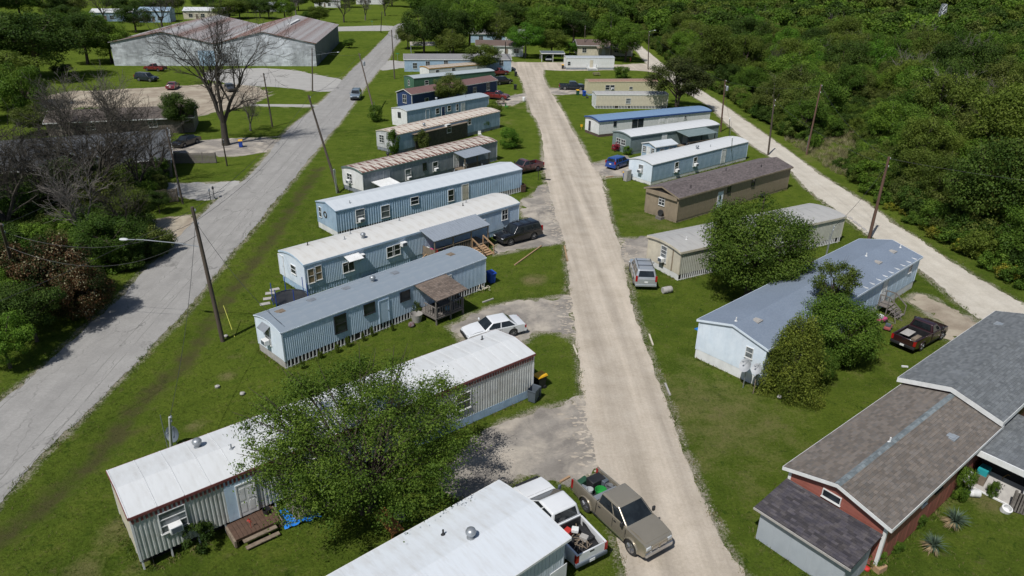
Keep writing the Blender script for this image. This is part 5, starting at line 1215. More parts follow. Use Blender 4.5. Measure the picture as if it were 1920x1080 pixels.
# others: (centre pixels of the footprint, rear -> front pixels)
SED = vehicle('sedan', 'white sedan parked on the gravel drive by the red trimmed trailer', 'car', 'sedan', mid((925, 628)), head((975, 622), (884, 640)), cwhite)
vehicle('sport_utility_vehicle', 'silver white sport utility vehicle with roof rack beside the cream trailer', 'car', 'suv', mid((1203, 523)), head((1208, 546), (1192, 494)), csilver, rack=True)
vehicle('sport_utility_vehicle', 'black sport utility vehicle next to the wooden porch stairs', 'car', 'suv', mid((971, 450)), head((1000, 448), (938, 464)), cblack, rack=True)
MAR = vehicle('pickup_truck', 'dark maroon pickup with boards in its bed at the end of the wide blue home', 'pickup', 'pickup_reg', mid((1721, 640)), head((1687, 652), (1762, 612)), maroon)
vehicle('pickup_truck', 'dull maroon pickup half hidden behind the blue ribbed trailer', 'pickup', 'pickup_reg', mid((985, 322)), head((1012, 318), (955, 330)), cgreydk)
vehicle('compact_car', 'bright blue boxy hatchback beside the blue panelled trailer', 'car', 'hatch', mid((1159, 313)), head((1145, 316), (1176, 306)), cblue)
vehicle('pickup_truck', 'dark pickup parked in front of the pale yellow trailer', 'pickup', 'pickup', mid((1072, 168)), head((1045, 168), (1098, 169)), cdark)
vehicle('sport_utility_vehicle', 'silver blue sport utility vehicle driving down the asphalt road', 'car', 'suv', mid((668, 185)), head((676, 170), (661, 196)), carpaint('silver_blue_car_paint', (.24, .30, .36), .3, .3), rack=True)
vehicle('pickup_truck', 'red pickup parked beside the end of the grey blue trailer', 'pickup', 'pickup_reg', mid((931, 186)), head((914, 183), (948, 186)), cred)
vehicle('pickup_truck', 'red pickup behind the black car at the navy home', 'pickup', 'pickup_reg', mid((934, 141)), head((916, 142), (952, 140)), cred)
vehicle('sport_utility_vehicle', 'black sport utility vehicle parked at the end of the navy home', 'car', 'suv', mid((941, 158)), head((926, 160), (955, 157)), cblack)
vehicle('pickup_truck', 'old red pickup on the grass in front of the warehouse', 'pickup', 'pickup_reg', mid((292, 133)), head((312, 134), (274, 132)), cred)
vehicle('sport_utility_vehicle', 'dark navy sport utility vehicle on the grass near the dirt lot', 'car', 'suv', mid((276, 152)), head((256, 150), (298, 153)), cdark)
vehicle('sedan', 'dark red sedan at the edge of the dirt lot', 'car', 'sedan', mid((325, 166)), head((312, 176), (340, 158)), carpaint('wine_red_car_paint', (.14, .02, .03)))
vehicle('sedan', 'dark grey sedan on the dirt lot behind the big bare tree', 'car', 'sedan', mid((432, 170)), head((420, 162), (445, 180)), carpaint('dark_grey_car_paint', (.04, .042, .045)))
vehicle('sedan', 'black sedan in the shade beside the grey roofed house', 'car', 'sedan', mid((350, 272)), head((372, 264), (330, 278)), cblack)
vehicle('sedan', 'grey sedan parked inside the far carport', 'car', 'sedan', mid((1029, 114)), head((1030, 108), (1028, 116)), csilver)

# loads in the beds: things of their own
def in_bed(veh, x, y, z=.69): return veh.matrix_world @ Vector((x, y, z))
bpy.context.view_layer.update()
def junk(name, label, cat, veh, x, y, dims, mat, rz=0, z=.71, mesh=None):
    p = in_bed(veh, x, y, z)
    if mesh is None:
        mb = MB(); a, b_, c = dims; mb.box(-a/2, a/2, -b_/2, b_/2, 0, c); mesh = mb.mesh(name, mat); bevel_mesh(mesh, .02, 1)
    o = link(name, mesh, None, p, (0, 0, veh.rotation_euler.z+rz)); return tag(o, label, cat)
def tub(name, label, cat, p, r0, r1, h, mat, n=18, group=None):
    m = MB().lathe([(r0*.7, .0), (r0, .0), (r1, h), (r1-.02, h), (r0-.02, .03), (.01, .03)], n).mesh(name, mat, 40); return tag(link(name, m, None, p), label, cat, group)
junk('toolbox', 'grey aluminium toolbox across the bed behind the tan pickup cab', 'toolbox', RAM, -1.08, 0, (.45, 1.6, .5), galv)
tub('plastic_tub', 'bright green plastic tub in the tan pickup bed', 'tub', in_bed(RAM, -1.62, .05, .71), .24, .32, .34, green_p)
tub('metal_bucket', 'pale bucket near the tailgate end of the tan pickup bed', 'bucket', in_bed(RAM, -1.95, -.45, .71), .16, .2, .36, clearlens); tub('metal_bucket', 'grey bucket beside the green tub in the tan pickup bed', 'bucket', in_bed(RAM, -1.6, .62, .71), .16, .22, .36, galv)
for i, (x, y, d, m, lab) in enumerate(((-2.35, .3, (.6, .9, .5), black, 'large black equipment case at the open end of the tan pickup bed'), (-2.1, .65, (.5, .4, .45), grey_p, 'grey machine part in the tan pickup bed corner'), (-2.75, -.3, (.35, .7, .35), paint('dark_green_plastic', (.02, .07, .04), (.03, .09, .05)), 'dark green crate overhanging the tan pickup bed'), (-2.3, -.55, (.4, .3, .3), galv, 'small metal box in the tan pickup bed'))):
    junk('equipment_case', lab, 'box', RAM, x, y, d, m, .1*i)
rng = random.Random(12)
mb = MB()
for i in range(26):
    a = Vector((rng.uniform(-.7, .7), rng.uniform(-.55, .55), rng.uniform(.03, .3))); d = Vector((rng.uniform(-1, 1), rng.uniform(-1, 1), rng.uniform(-.2, .3))).normalized()*rng.uniform(.15, .5); mb.tube([a-d, a+d], .015+rng.random()*.012, 5)
p = in_bed(WP, -1.75, 0, .7); tag(mb.build('scrap_heap', timber, None, loc=p, rot=(0, 0, hd2)), 'tangle of sticks and tools in the white pickup bed', 'scrap', kind='stuff')
junk('cardboard_box', 'brown cardboard box in the white pickup bed', 'box', WP, -1.95, -.25, (.4, .3, .25), concrete, .5, .85); junk('red_bundle', 'red and white bundle by the rear window of the white pickup', 'bundle', WP, -1.15, .2, (.35, .5, .3), red_p, .3, .72)
junk('spare_bag', 'white sack in the white pickup bed', 'bag', WP, -1.35, -.15, (.35, .3, .2), white, .8, .95)
m_ = wheel_meshes(.36, galv)[0]; o = link('old_tyre', m_, None, in_bed(WP, -1.6, .5, .82), (R(75), 0, .3)); tag(o, 'spare tyre lying in the white pickup bed', 'tyre')
junk('plywood_sheet', 'grey plywood sheet in the maroon pickup bed', 'board', MAR, -1.35, .35, (1.2, .7, .05), concrete, .05, 1.0); junk('scrap_boards', 'pale boards beside the plywood in the maroon pickup bed', 'boards', MAR, -1.5, -.4, (1.0, .35, .3), timber, .0, .71)
# ------------------------------------------------------------------ poles, wires, street furniture, yard things
WIRES = []
def pole(label, base, top, h, mat=polewood, r=.15, arm=None, group='wooden utility poles', trans=False, lamp=None, name='utility_pole'):
    b, t = G(*base), G(*top, h); o = tag(empty(name, (b.x, b.y, 0)), label, 'pole', group)
    d = t-b; mb = MB(); mb.tube([(0, 0, -.1), d*.5, d], [r, r*.86, r*.68], 10); mb.build('shaft', mat, o, smooth=50)
    tips = [t]
    if arm:
        ax = Vector((math.cos(arm), math.sin(arm), 0)); q = d*.955; mb = MB(); mb.beam(q-ax*1.2, q+ax*1.2, .1, .12); a_ = mb.build('crossarm', mat, o); tips = []
        for k in (-1.1, -.4, 1.1):
            mb = MB(); mb.lathe([(.03, 0), (.06, .05), (.04, .1), (.06, .14), (.02, .2)], 8, Matrix.Translation(q+ax*k+V(0, 0, .05))); mb.build('insulator', galv, a_); tips.append(b+q+ax*k+V(0, 0, .25))
    else:
        for zf in (.97, .88):
            mb = MB(); mb.lathe([(.03, 0), (.06, .05), (.04, .1), (.06, .14), (.02, .2)], 8, Matrix.Translation(d*zf+Vector((r, 0, 0)))); mb.build('insulator', galv, o)
        tips = [b+d*.98, b+d*.9]
    if trans:
        mb = MB(); mb.lathe([(.05, 0), (.22, .02), (.23, .7), (.2, .76), (.05, .82)], 14, Matrix.Translation(d*.8+Vector((r+.24, -.1, 0)))); mb.build('transformer', galv, o, smooth=50)
    mb = MB(); mb.box(-r-.01, -r+.012, -.03, .03, .5, 3.0); mb.build('ground_wire_guard', galv, o)
    if lamp:
        q = d*lamp[0]; e = lamp[1]-b; mb = MB(); mb.tube([q, q.lerp(e, .3)+V(0, 0, .12), q.lerp(e, .75)+V(0, 0, .12), e], .035, 8); a_ = mb.build('lamp_arm', galv, o)
        dd = (e-q); dd.z = 0; dd.normalize(); mb = MB(); ang = math.atan2(dd.y, dd.x)
        mb.lathe([(.02, -.08), (.12, -.06), (.17, 0), (.15, .06), (.06, .1)], 14, Matrix.Translation(e) @ Matrix.Rotation(ang, 4, 'Z') @ Matrix.Diagonal((2.0, 1, 1, 1))); mb.build('lamp_head', paint('lamp_housing', (.6, .62, .62), (.5, .52, .52)) if 'lamp_housing' not in MATS else MATS['lamp_housing'], a_, smooth=60)
    return tips
lampA = G(232, 449, 8.0)
tA = pole('tall dark pole with a long street lamp arm beside the light blue trailer', (418, 640), (360, 388), 10.7, r=.17, lamp=(.72, lampA))
tB = pole('leaning pole on the roadside verge by the rusted roof trailer', (635, 362), (578, 178), 11.6, r=.16)
tC = pole('leaning pole rising from the bush at the roadside near the driving car', (705, 222), (673, 100), 9.8, r=.15, trans=True)
tD = pole('pole beside the side street near the far blue double-wide', (740, 148), (734, 56), 11.0)
tE = pole('thin pole on the left roadside in front of the grey roofed house', (343, 382), (311, 238), 8.9, r=.12)
tF = pole('pole on the grass between the concrete path and the dirt lot', (511, 238), (494, 137), 8.8)
lf = G(634, 98, 7.5)
tG = pole('pole with a street lamp arm at the corner of the warehouse drive', (586, 172), (585, 90), 8.9, lamp=(.82, lf))
tH = pole('short grey post on the lawn left of the asphalt road', (426, 311), (417, 262), 3.9, r=.11, group='short posts')
tR1 = pole('red brown pole on the pale lane behind the cream ribbed trailer', (1628.7, 450), (1667, 294), 9.2, polered, .17)
tR2 = pole('pole on the near verge of the lane behind the tan home', (1440, 291), (1452, 186), 8.5)
tR3 = pole('grey pole across the lane beside the small clearing', (1512, 290), (1540, 158), 10.6, polered)
tR4 = pole('pole by the shade tree where the lane passes the blue roofed trailer', (1351, 247), (1360, 150), 8.9, polered, trans=True)
lg = G(1228, 57, 10)
tR5 = pole('pole with a small lamp at the far crossing of the lane', (1215, 130), (1217, 58), 9.9, lamp=(.97, lg))
tR6 = pole('thin pole in front of the tan roofed house', (1096, 103), (1097, 48), 8.5, r=.12)
tL = pole('dark pole at the picture edge rising from the flowering shrub', (38, 545), (1, 420), 8.5, r=.14)
tN = pole('service post behind the red trimmed white roofed trailer', (322, 858), (318, 782), 3.2, silver, .1, group='short posts')
tS = pole('grey metal service mast beside the white and green deck', (1368, 262), (1368, 222), 4.6, galv, .06, group='short posts')
tU = pole('thin grey mast behind the blue panelled trailer', (1371, 300), (1373, 258), 4.6, galv, .06, group='short posts')
tW = pole('grey electric meter mast between the cream ribbed trailer and the blue home', (1546, 492), (1563, 425), 3.7, galv, .06, group='short posts')
tM = pole('short post with a sawn top by the blue ribbed trailer', (632, 362), (625, 318), 3.4, silver, .1, group='short posts')
tP = pole('far pole on the mown field past the warehouse', (714, 60), (716, 22), 9)
tQ = pole('far pole beside the white bungalow', (947, 118), (948, 78), 8)
wire_m = paint('cable_black', (.03, .03, .03), (.05, .05, .05), bump=0)
def wire(a, b, sag, label, r=.015):
    a, b = Vector(a), Vector(b); n = 14; pts = [a.lerp(b, i/n)-V(0, 0, sag*4*(i/n)*(1-i/n)) for i in range(n+1)]
    mb = MB(); mb.tube(pts, r, 4, False); tag(mb.build('overhead_cable', wire_m), label, 'cable', 'overhead cables')
far0 = G(-160, 300, 9.5)
wire(tA[0], tB[0], .9, 'upper overhead cable from the street lamp pole to the leaning verge pole'); wire(tA[1], tB[1], 1.1, 'lower overhead cable from the street lamp pole to the leaning verge pole')
wire(tB[0], tC[0], .7, 'overhead cable between the two leaning roadside poles'); wire(tC[0], tD[0], .7, 'overhead cable from the bush pole to the side street pole')
wire(tA[0], (tA[0].x-11, tA[0].y-27, 10.2), .8, 'overhead cable running from the street lamp pole out of the near edge'); wire(tA[1], tL[1], 1.6, 'overhead cable crossing the road from the lamp pole to the shrub pole'); wire(tA[1]-V(0, 0, 1), tL[1]-V(0, 0, 1.2), 2.0, 'slack lower cable crossing the road to the shrub pole')
wire(tL[0], tE[0], .8, 'overhead cable between the left roadside poles'); wire(tE[0], tF[0], .8, 'overhead cable above the left lawns'); wire(tF[0], tG[0], .8, 'overhead cable to the warehouse corner pole'); wire(tG[0], tC[0], .6, 'overhead cable across the road near the driving car'); wire(tD[0], tP[0], .8, 'far overhead cable towards the mown field')
wire(tR1[0], tR3[0], 1.0, 'overhead cable along the lane past the clearing'); wire(tR1[0], (tR1[0].x+30, tR1[0].y-12, 9), .8, 'overhead cable from the red brown pole into the wood'); wire(tR1[1], tW[0], .5, 'service cable from the red brown pole to the meter mast'); wire(tR3[0], tR4[0], .8, 'overhead cable over the lane behind the tan home'); wire(tR2[0], tR1[1], .8, 'lower overhead cable along the lane'); wire(tR4[0], tR5[0], 1.2, 'overhead cable to the far crossing'); wire(tR4[1], tS[0], .5, 'service cable to the deck mast'); wire(tR5[0], tR6[0], .8, 'overhead cable over the far crossing'); wire(tA[1], D.world((.3, .3, 3.4)), .7, 'service cable from the lamp pole to the light blue trailer'); wire(tB[1], tM[0], .5, 'service cable down to the sawn post'); wire(tA[1], tN[0], .9, 'service cable from the lamp pole to the post behind the red trimmed trailer')
# guy marker by the lamp pole
g = G(440, 632); tip = G(419, 573, 1.9); mb = MB(); mb.tube([(0, 0, 0), tip-g], .025, 6); tag(mb.build('guy_marker', paint('yellow_guard', (.5, .5, .05), (.42, .42, .05)), None, loc=g), 'thin yellow guy guard leaning beside the street lamp pole', 'marker')
# lattice pylon in the wood
def pylon():
    b = G(1752, 84); o = tag(empty('lattice_tower', b), 'pale steel lattice tower standing above the wood', 'tower'); Hh = 14.2; w0, w1 = 1.9, .6; n = 9; cs = [(1, 1), (-1, 1), (-1, -1), (1, -1)]
    def c(k, i): w = w0+(w1-w0)*k/n; return Vector((cs[i][0]*w, cs[i][1]*w, Hh*k/n))
    for i in range(4): mb = MB(); mb.tube([c(0, i), c(n, i)], .14, 5); mb.build('leg', galv, o)
    for k in range(n):
        mb = MB()
        for i in range(4):
            mb.tube([c(k, i), c(k+1, (i+1) % 4)], .09, 4); mb.tube([c(k, (i+1) % 4), c(k+1, i)], .09, 4); mb.tube([c(k+1, i), c(k+1, (i+1) % 4)], .09, 4)
        mb.build('bracing', galv, o)
pylon()
# wheeled bins
def bin_(label, p, rz, bodym, lidm, open_=False, tip=0.0):
    g = G(*p); o = tag(empty('wheeled_bin', (g.x, g.y, .0), rz), label, 'bin', 'wheeled refuse bins')
    if tip: o.rotation_euler = (tip, 0, rz); o.location.z = .3
    mb = MB(); mb.add([(-.24, -.28, .08), (.24, -.28, .08), (.24, .26, .08), (-.24, .26, .08), (-.3, -.36, 1.0), (.3, -.36, 1.0), (.3, .36, 1.0), (-.3, .36, 1.0)], [(3, 2, 1, 0), (0, 1, 5, 4), (1, 2, 6, 5), (2, 3, 7, 6), (3, 0, 4, 7)]+([] if open_ else [(4, 5, 6, 7)]))
    mb.box(-.33, .33, -.4, -.36, .93, 1.0); mb.box(-.33, .33, .36, .4, .93, 1.0); mb.build('bin_body', bodym, o)
    mb = MB()
    if open_: mb.box(-.33, .33, .41, .46, .25, 1.02)
    else: mb.add([(-.34, -.42, 1.005), (.34, -.42, 1.005), (.34, .42, 1.005), (-.34, .42, 1.005), (-.3, -.36, 1.09), (.3, -.36, 1.09), (.3, .38, 1.13), (-.3, .38, 1.13)], [(0, 1, 5, 4), (1, 2, 6, 5), (2, 3, 7, 6), (3, 0, 4, 7), (4, 5, 6, 7), (3, 2, 1, 0)])
    mb.build('lid', lidm, o)
    mb = MB(); mb.tube([(-.25, .44, 1.02), (.25, .44, 1.02)], .02, 6); mb.build('handle', bodym, o)
    for s_ in (-1, 1):
        mb = MB(); mb.lathe([(.05, -.03), (.13, -.03), (.13, .03), (.05, .03)], 12, Matrix.Translation((s_*.27, .25, .13)) @ Matrix.Rotation(R(90), 4, 'Y')); mb.build('wheel', rubber, o)
bin_('open grey wheeled bin at the corner of the red trimmed trailer', (1000, 752), -.5, grey_p, grey_p, True); bin_('black wheeled bin with yellow lid behind the open grey bin', (1012, 727), -.9, black, yellow_p)
bin_('blue wheeled bin lying near the end of the light blue trailer', (921, 530), .6, blue_p, blue_p); bin_('blue wheeled bin with yellow lid beside the blue panelled trailer', (1173, 338), .4, blue_p, yellow_p)
bin_('green wheeled bin with yellow lid near the dark pickup', (1083, 178), .2, paint('dark_green_bin', (.02, .09, .05), (.025, .1, .06)), yellow_p); bin_('blue wheeled bin at the corner of the pale yellow trailer', (1095, 180), .3, blue_p, blue_p); bin_('black wheeled bin with yellow lid by the far white trailer', (1055, 129), 0, black, yellow_p)
bin_('black wheeled bin on the grass by the bend of the gravel road', (966, 168), .2, black, black); bin_('black wheeled bin near the far end of the gravel road', (967, 143), .1, black, black); bin_('blue wheeled bin with yellow lid under the big bare tree', (452, 276), .3, blue_p, yellow_p)
bin_('dark wheeled bin lying beside the end of the blue ribbed trailer', (980, 360), .4, brownmat, brownmat, True)
# drums and cylinders
def drum(label, p, mat, r=.29, h=.88, lying=None, name='drum', cat='drum'):
    g = G(*p); M = Matrix.Identity(4) if lying is None else Matrix.Translation((0, 0, r)) @ Matrix.Rotation(lying, 4, 'Z') @ Matrix.Rotation(R(90), 4, 'Y') @ Matrix.Translation((0, 0, -h/2))
    mb = MB(); mb.lathe([(r*.9, 0), (r, .03), (r, h*.33), (r+.02, h*.34), (r, h*.36), (r, h*.66), (r+.02, h*.67), (r, h*.69), (r, h-.03), (r*.9, h)], 18, M); o = mb.build(name, mat, None, smooth=45, loc=(g.x, g.y, .0)); return tag(o, label, cat)
drum('grey drum lying on the grass behind the silver white car', (1250, 549), concrete, .3, .9, .4); drum('white drum standing at the edge of the gravel road by the red pickup', (982, 190), white); drum('white cylinder lying on the bed by the red house', (1812, 929), white, .24, 1.25, R(-8), 'gas_cylinder', 'cylinder')
g = G(1884, 958); mb = MB(); mb.lathe([(.2, 0), (.27, .02), (.27, .3), (.2, .32), (.2, .05)], 18); tag(mb.build('pipe_ring', white, None, smooth=40, loc=(g.x, g.y, 0), rot=(R(20), 0, 0)), 'white pipe collar on the ground by the side porch', 'pipe')
# satellite dishes
paint('dish_grey', (.42, .43, .44), (.36, .37, .38), rough=.7)
def dish(label, p, h, face, tilt, r=.45, mat=None, pm=None):
    g = G(*p); o = tag(empty('satellite_dish', (g.x, g.y, 0)), label, 'dish', 'satellite dishes'); mb = MB(); mb.tube([(0, 0, 0), (0, 0, h)], .035, 8); mb.build('post', pm or galv, o)
    M = Matrix.Translation((0, 0, h)) @ Matrix.Rotation(face, 4, 'Z') @ Matrix.Rotation(tilt, 4, 'Y'); pr = [(r*k/6, .28*r*(k/6)**2+.06) for k in range(1, 7)]; pr = [(.02, .06)]+pr+[(r-.01, .28*r+.04), (.02, .03)]
    mb = MB(); mb.lathe(pr, 22, M); mb.build('reflector', mat or MATS['dish_grey'], o, smooth=50); mb = MB(); mb.tube([M @ Vector((-r*.9, 0, .1)), M @ Vector((-r*.3, 0, r*1.1))], .015, 6); mb.box(-.04, .04, -.04, .04, -.05, .05, M @ Matrix.Translation((-r*.3, 0, r*1.1))); mb.build('feed_arm', galv, o)
dish('grey satellite dish on a post at the pale blue end wall', (1393, 727), 1.75, R(200), R(58), .5); dish('second satellite dish on a thick wooden post next to the conifer', (1412, 738), 1.9, R(205), R(55), .4, pm=timber); dish('dark satellite dish behind the white roofed red trimmed trailer', (333, 838), 1.0, R(250), R(70), .5, mat=grey_p); dish('white satellite dish beside the grey blue trailer', (884, 212), 2.6, R(210), R(55), .5, mat=white)
# mailboxes
def mailbox(label, p, h=1.1, m=black):
    g = G(*p); o = tag(empty('mailbox', (g.x, g.y, 0), .4), label, 'mailbox'); mb = MB(); mb.tube([(0, 0, 0), (0, 0, h)], .04, 6); mb.build('post', black, o)
    mb = MB(); n = 8; pts = [(-.12, 0), (.12, 0)]+[(.12*math.cos(t), .12+.12*math.sin(t)) for t in np.linspace(0, math.pi, n)]; vs = [(x, y, z+h) for y in (-.28, .28) for x, z in pts]; k = len(pts); mb.add(vs, [tuple(range(k-1, -1, -1)), tuple(range(k, 2*k))]+[(i, (i+1) % k, (i+1) % k+k, i+k) for i in range(k)]); mb.build('box', m, o)
mailbox('large black mailbox on a post where the drive meets the gravel road', (1009, 338), 1.5); mailbox('black mailbox by the driveway of the grey roofed house', (402, 372), 1.2); mailbox('pale mailbox beside the black one at the left driveway', (395, 375), 1.1, galv)
# kerb timbers and loose boards
for i, (a, b_, lab, m) in enumerate((((1217, 628), (1224, 648), 'pale timber lying in the grass right of the gravel road', cream), ((1075, 648), (1082, 666), 'short pale timber at the edge of the lawn island', cream), ((965, 498), (1015, 462), 'long timber edging the lawn by the black car', timber2), ((1058, 462), (1064, 490), 'timber kerb along the lawn at the gravel road', timber2), ((1132, 350), (1137, 357), 'pale timber stub at the corner of the tan home lawn', cream), ((1136, 333), (1150, 331), 'timber edging the blue car drive', timber2), ((905, 568), (925, 561), 'pale stone strip along the sedan drive', concrete), ((1247, 720), (1256, 742), 'pale sunken timber by the gravel road verge', concrete), ((1050, 905), (1068, 895), 'log edging between the two pickups and the drive', timber2), ((1690, 688), (1702, 689), 'white lath lying on the lawn below the conifer', white), ((310, 455), (330, 440), 'grey branch on the dirt drive', timber_grey))):
    p, q = G(*a), G(*b_); mb = MB(); mb.beam((0, 0, .06), q-p+V(0, 0, .06), .12, .1); tag(mb.build('timber_kerb', m, None, loc=p), lab, 'timber')
g = G(1026, 337); mb = MB(); mb.box(-.45, .45, -.2, .2, .0, .05); tag(mb.build('rubber_mat', black, None, loc=(g.x, g.y, .02), rot=(0, 0, -.3)), 'black mat on the ground beside the large mailbox', 'mat')
g = G(1311, 617); mb = MB(); mb.box(-.35, .35, -.2, .2, .0, .05); tag(mb.build('blue_tray', tarp_b, None, loc=(g.x, g.y, .01), rot=(0, 0, .6)), 'blue plastic lid on the grass at the corner of the wide blue home', 'lid')
g = G(1304, 672); mb = MB(); mb.add([(0, 0, 0), (.9, -.4, 0), (.5, .3, 0), (.2, .2, .35), (.7, -.1, .3)], [(0, 1, 4, 3), (3, 4, 2), (0, 3, 2), (1, 2, 4), (0, 2, 1)]); tag(mb.build('plywood_scrap', timber, None, loc=g), 'brown board leaning at the corner of the wide blue home', 'board')
# stepping slabs at the pale blue trailer
for i, (x, y) in enumerate(((507, 550), (503, 560), (497, 570), (515, 543))):
    g = G(x, y); mb = MB(); mb.box(-.42, .42, -.24, .24, 0, .05); me = mb.mesh('stepping_slab', concrete); bevel_mesh(me, .015, 1); tag(link('stepping_slab', me, None, (g.x, g.y, .0), (0, 0, .25+.1*i)), ['topmost but one', 'third', 'lowest', 'topmost'][i]+' concrete stepping slab at the end of the pale blue trailer', 'slab', 'stepping slabs')
# trampoline
def trampoline():
    g = G(546, 572); o = tag(empty('trampoline', (g.x, g.y, 0)), 'blue padded trampoline between the pale blue and light blue trailers', 'trampoline'); r = 1.5; n = 24
    mb = MB(); mb.tube([(r*math.cos(2*math.pi*i/n), r*math.sin(2*math.pi*i/n), .75) for i in range(n+1)], .05, 6, False); mb.build('pad_ring', cdark, o)
    mb = MB(); mb.add([(1.42*math.cos(2*math.pi*i/n), 1.42*math.sin(2*math.pi*i/n), .74) for i in range(n)], [tuple(range(n))]); mb.build('bed', black, o)
    for i in range(6):
        a = 2*math.pi*i/6; c, s_ = math.cos(a), math.sin(a); mb = MB(); mb.tube([(r*c, r*s_, 0), (r*c, r*s_, 2.0)], .035, 6); mb.build('pole', blue_p, o)
trampoline()
# tarp, board pile and yard junk under the big tree
def tarp(label, p, s, mat):
    g = G(*p); rng = np.random.default_rng(5); n = 12; vs = []; 
    for i in range(n):
        for j in range(n): vs.append(((i/(n-1)-.5)*s, (j/(n-1)-.5)*s*.8, .08+.22*max(0, rng.normal(.5, .5))*(1-abs(i/(n-1)-.5)*1.6)))
    mb = MB(); mb.add(vs, [(i*n+j, (i+1)*n+j, (i+1)*n+j+1, i*n+j+1) for i in range(n-1) for j in range(n-1)]); tag(mb.build('tarpaulin', mat, None, smooth=60, loc=g, rot=(0, 0, .5)), label, 'tarp')
tarp('crumpled bright blue tarpaulin at the edge of the big leafy tree', (563, 966), 1.9, tarp_b)
tub('blue_bucket', 'small blue and white bucket under the leafy tree', 'bucket', G(606, 918), .14, .17, .35, blue_p)
g = G(730, 990); o = tag(empty('wooden_bench', (g.x, g.y, 0), -.9), 'ochre plank bench under the leafy tree beside the near trailer', 'bench')
for i in range(4): mb = MB(); mb.box(-1.0, 1.0, -.36+i*.18, -.2+i*.18, .45, .5); mb.build('plank', ochre, o)
for x in (-.8, .8):
    for y in (-.25, .25): mb = MB(); mb.box(x-.05, x+.05, y-.05, y+.05, 0, .45); mb.build('leg', ochre, o)
tub('round_lid', 'pale round tub beside the ochre bench', 'tub', G(748, 975), .25, .3, .3, galv)
# toys and small things
def blob(name, label, cat, p, s, mat, seed=1, z=0.0, sq=.7):
    rng = np.random.default_rng(seed); bm = bmesh.new(); bmesh.ops.create_icosphere(bm, subdivisions=2, radius=s)
    for v in bm.verts: v.co *= 1+rng.uniform(-.18, .18); v.co.z = v.co.z*sq+s*sq*.8
    me = bpy.data.meshes.new(name); bm.to_mesh(me); bm.free(); me.materials.append(mat); g = p if isinstance(p, Vector) else G(*p); return tag(link(name, me, None, (g.x, g.y, g.z+z)), label, cat)
def toycar(label, p, col, col2, rz=0, s=1.0, z=0.0):
    g = p if isinstance(p, Vector) else G(*p); o = tag(empty('ride_on_toy', (g.x, g.y, z), rz), label, 'toy'); o.scale = (s, s, s)
    mb = MB(); mb.box(-.42, .42, -.24, .24, .12, .36); me = mb.mesh('toy_body', col); bevel_mesh(me, .07, 2); link('toy_body', me, o); mb = MB(); mb.box(-.3, -.02, -.2, .2, .36, .62); me = mb.mesh('seat', col2); bevel_mesh(me, .05, 2); link('seat', me, o)
    for x in (-.27, .27):
        for y in (-.24, .24): mb = MB(); mb.lathe([(.03, -.05), (.13, -.05), (.13, .05), (.03, .05)], 12, Matrix.Translation((x, y, .13)) @ Matrix.Rotation(R(90), 4, 'X')); mb.build('wheel', black, o)
dk_e = lambda x, y, z=.72: E_.world((x, y, z))
toycar('pink ride-on toy at the open end of the corrugated porch', dk_e(12.9, -.5), pink_p, white, .7, 1.0, .72); toycar('red ride-on toy beside the pink one on the corrugated porch', dk_e(13.2, -1.5), red_p, red_p, .2, .9, .72)
toycar('green and purple ride-on toy deeper on the corrugated porch', dk_e(14.2, -1.3), green_p, paint('purple_plastic', (.16, .04, .3), (.13, .03, .25)), 1.2, .8, .72)
toycar('pink and white toy kitchen car beside the maroon pickup', (1650, 604), pink_p, white, .5, 1.2); toycar('faded red wagon beside the maroon pickup', (1664, 618), paint('faded_red', (.35, .1, .1), (.3, .09, .09)), grey_p, .9, 1.0)
mb = MB()
for a, b_ in (((-.5, -.5, 0), (-.5, .5, 0)), ((.5, -.5, 0), (.5, .5, 0)), ((-.5, -.5, 0), (-.2, 0, 1.0)), ((.5, -.5, 0), (.2, 0, 1.0)), ((-.5, .5, 0), (-.2, 0, 1.0)), ((.5, .5, 0), (.2, 0, 1.0)), ((-.2, 0, 1), (.2, 0, 1)), ((-.4, -.3, .4), (.4, -.3, .4))): mb.tube([a, b_], .03, 5)
tag(mb.build('wooden_rack', timber_grey, None, loc=G(1674, 600), rot=(0, 0, .6)), 'grey wooden rack by the steps of the wide blue home', 'rack')
mb = MB()
for i in range(14):
    a = Vector((random.uniform(-.5, .5), random.uniform(-.4, .4), random.uniform(0, .35))); d = Vector((random.uniform(-1, 1), random.uniform(-1, 1), random.uniform(0, .8))).normalized()*.35; mb.tube([a, a+d], .03, 5)
tag(mb.build('lumber_heap', cream, None, loc=G(908, 545)), 'heap of bleached sticks at the end of the light blue trailer', 'sticks', kind='stuff')
blob('rag_heap', 'small dark and red heap by the skirting of the light blue trailer', 'heap', (772, 612), .3, paint('rag_red', (.12, .04, .04), (.2, .2, .2), scale=9), 3)
# barbecue and clutter on D's deck
g = D.world((12.6, -1.5, .63)); tub('charcoal_grill', 'dark kettle grill on the shingled porch', 'grill', g, .2, .3, .75, black); g = D.world((13.6, -1.8, .63)); blob('cooler', 'pale blue cooler on the shingled porch', 'cooler', g, .28, paint('pale_blue_plastic', (.25, .42, .5), (.2, .36, .44)), 5)
g = D.world((11.3, -.7, 0)); tub('planter', 'round stone planter beside the shingled porch', 'planter', g, .35, .5, .7, concrete)
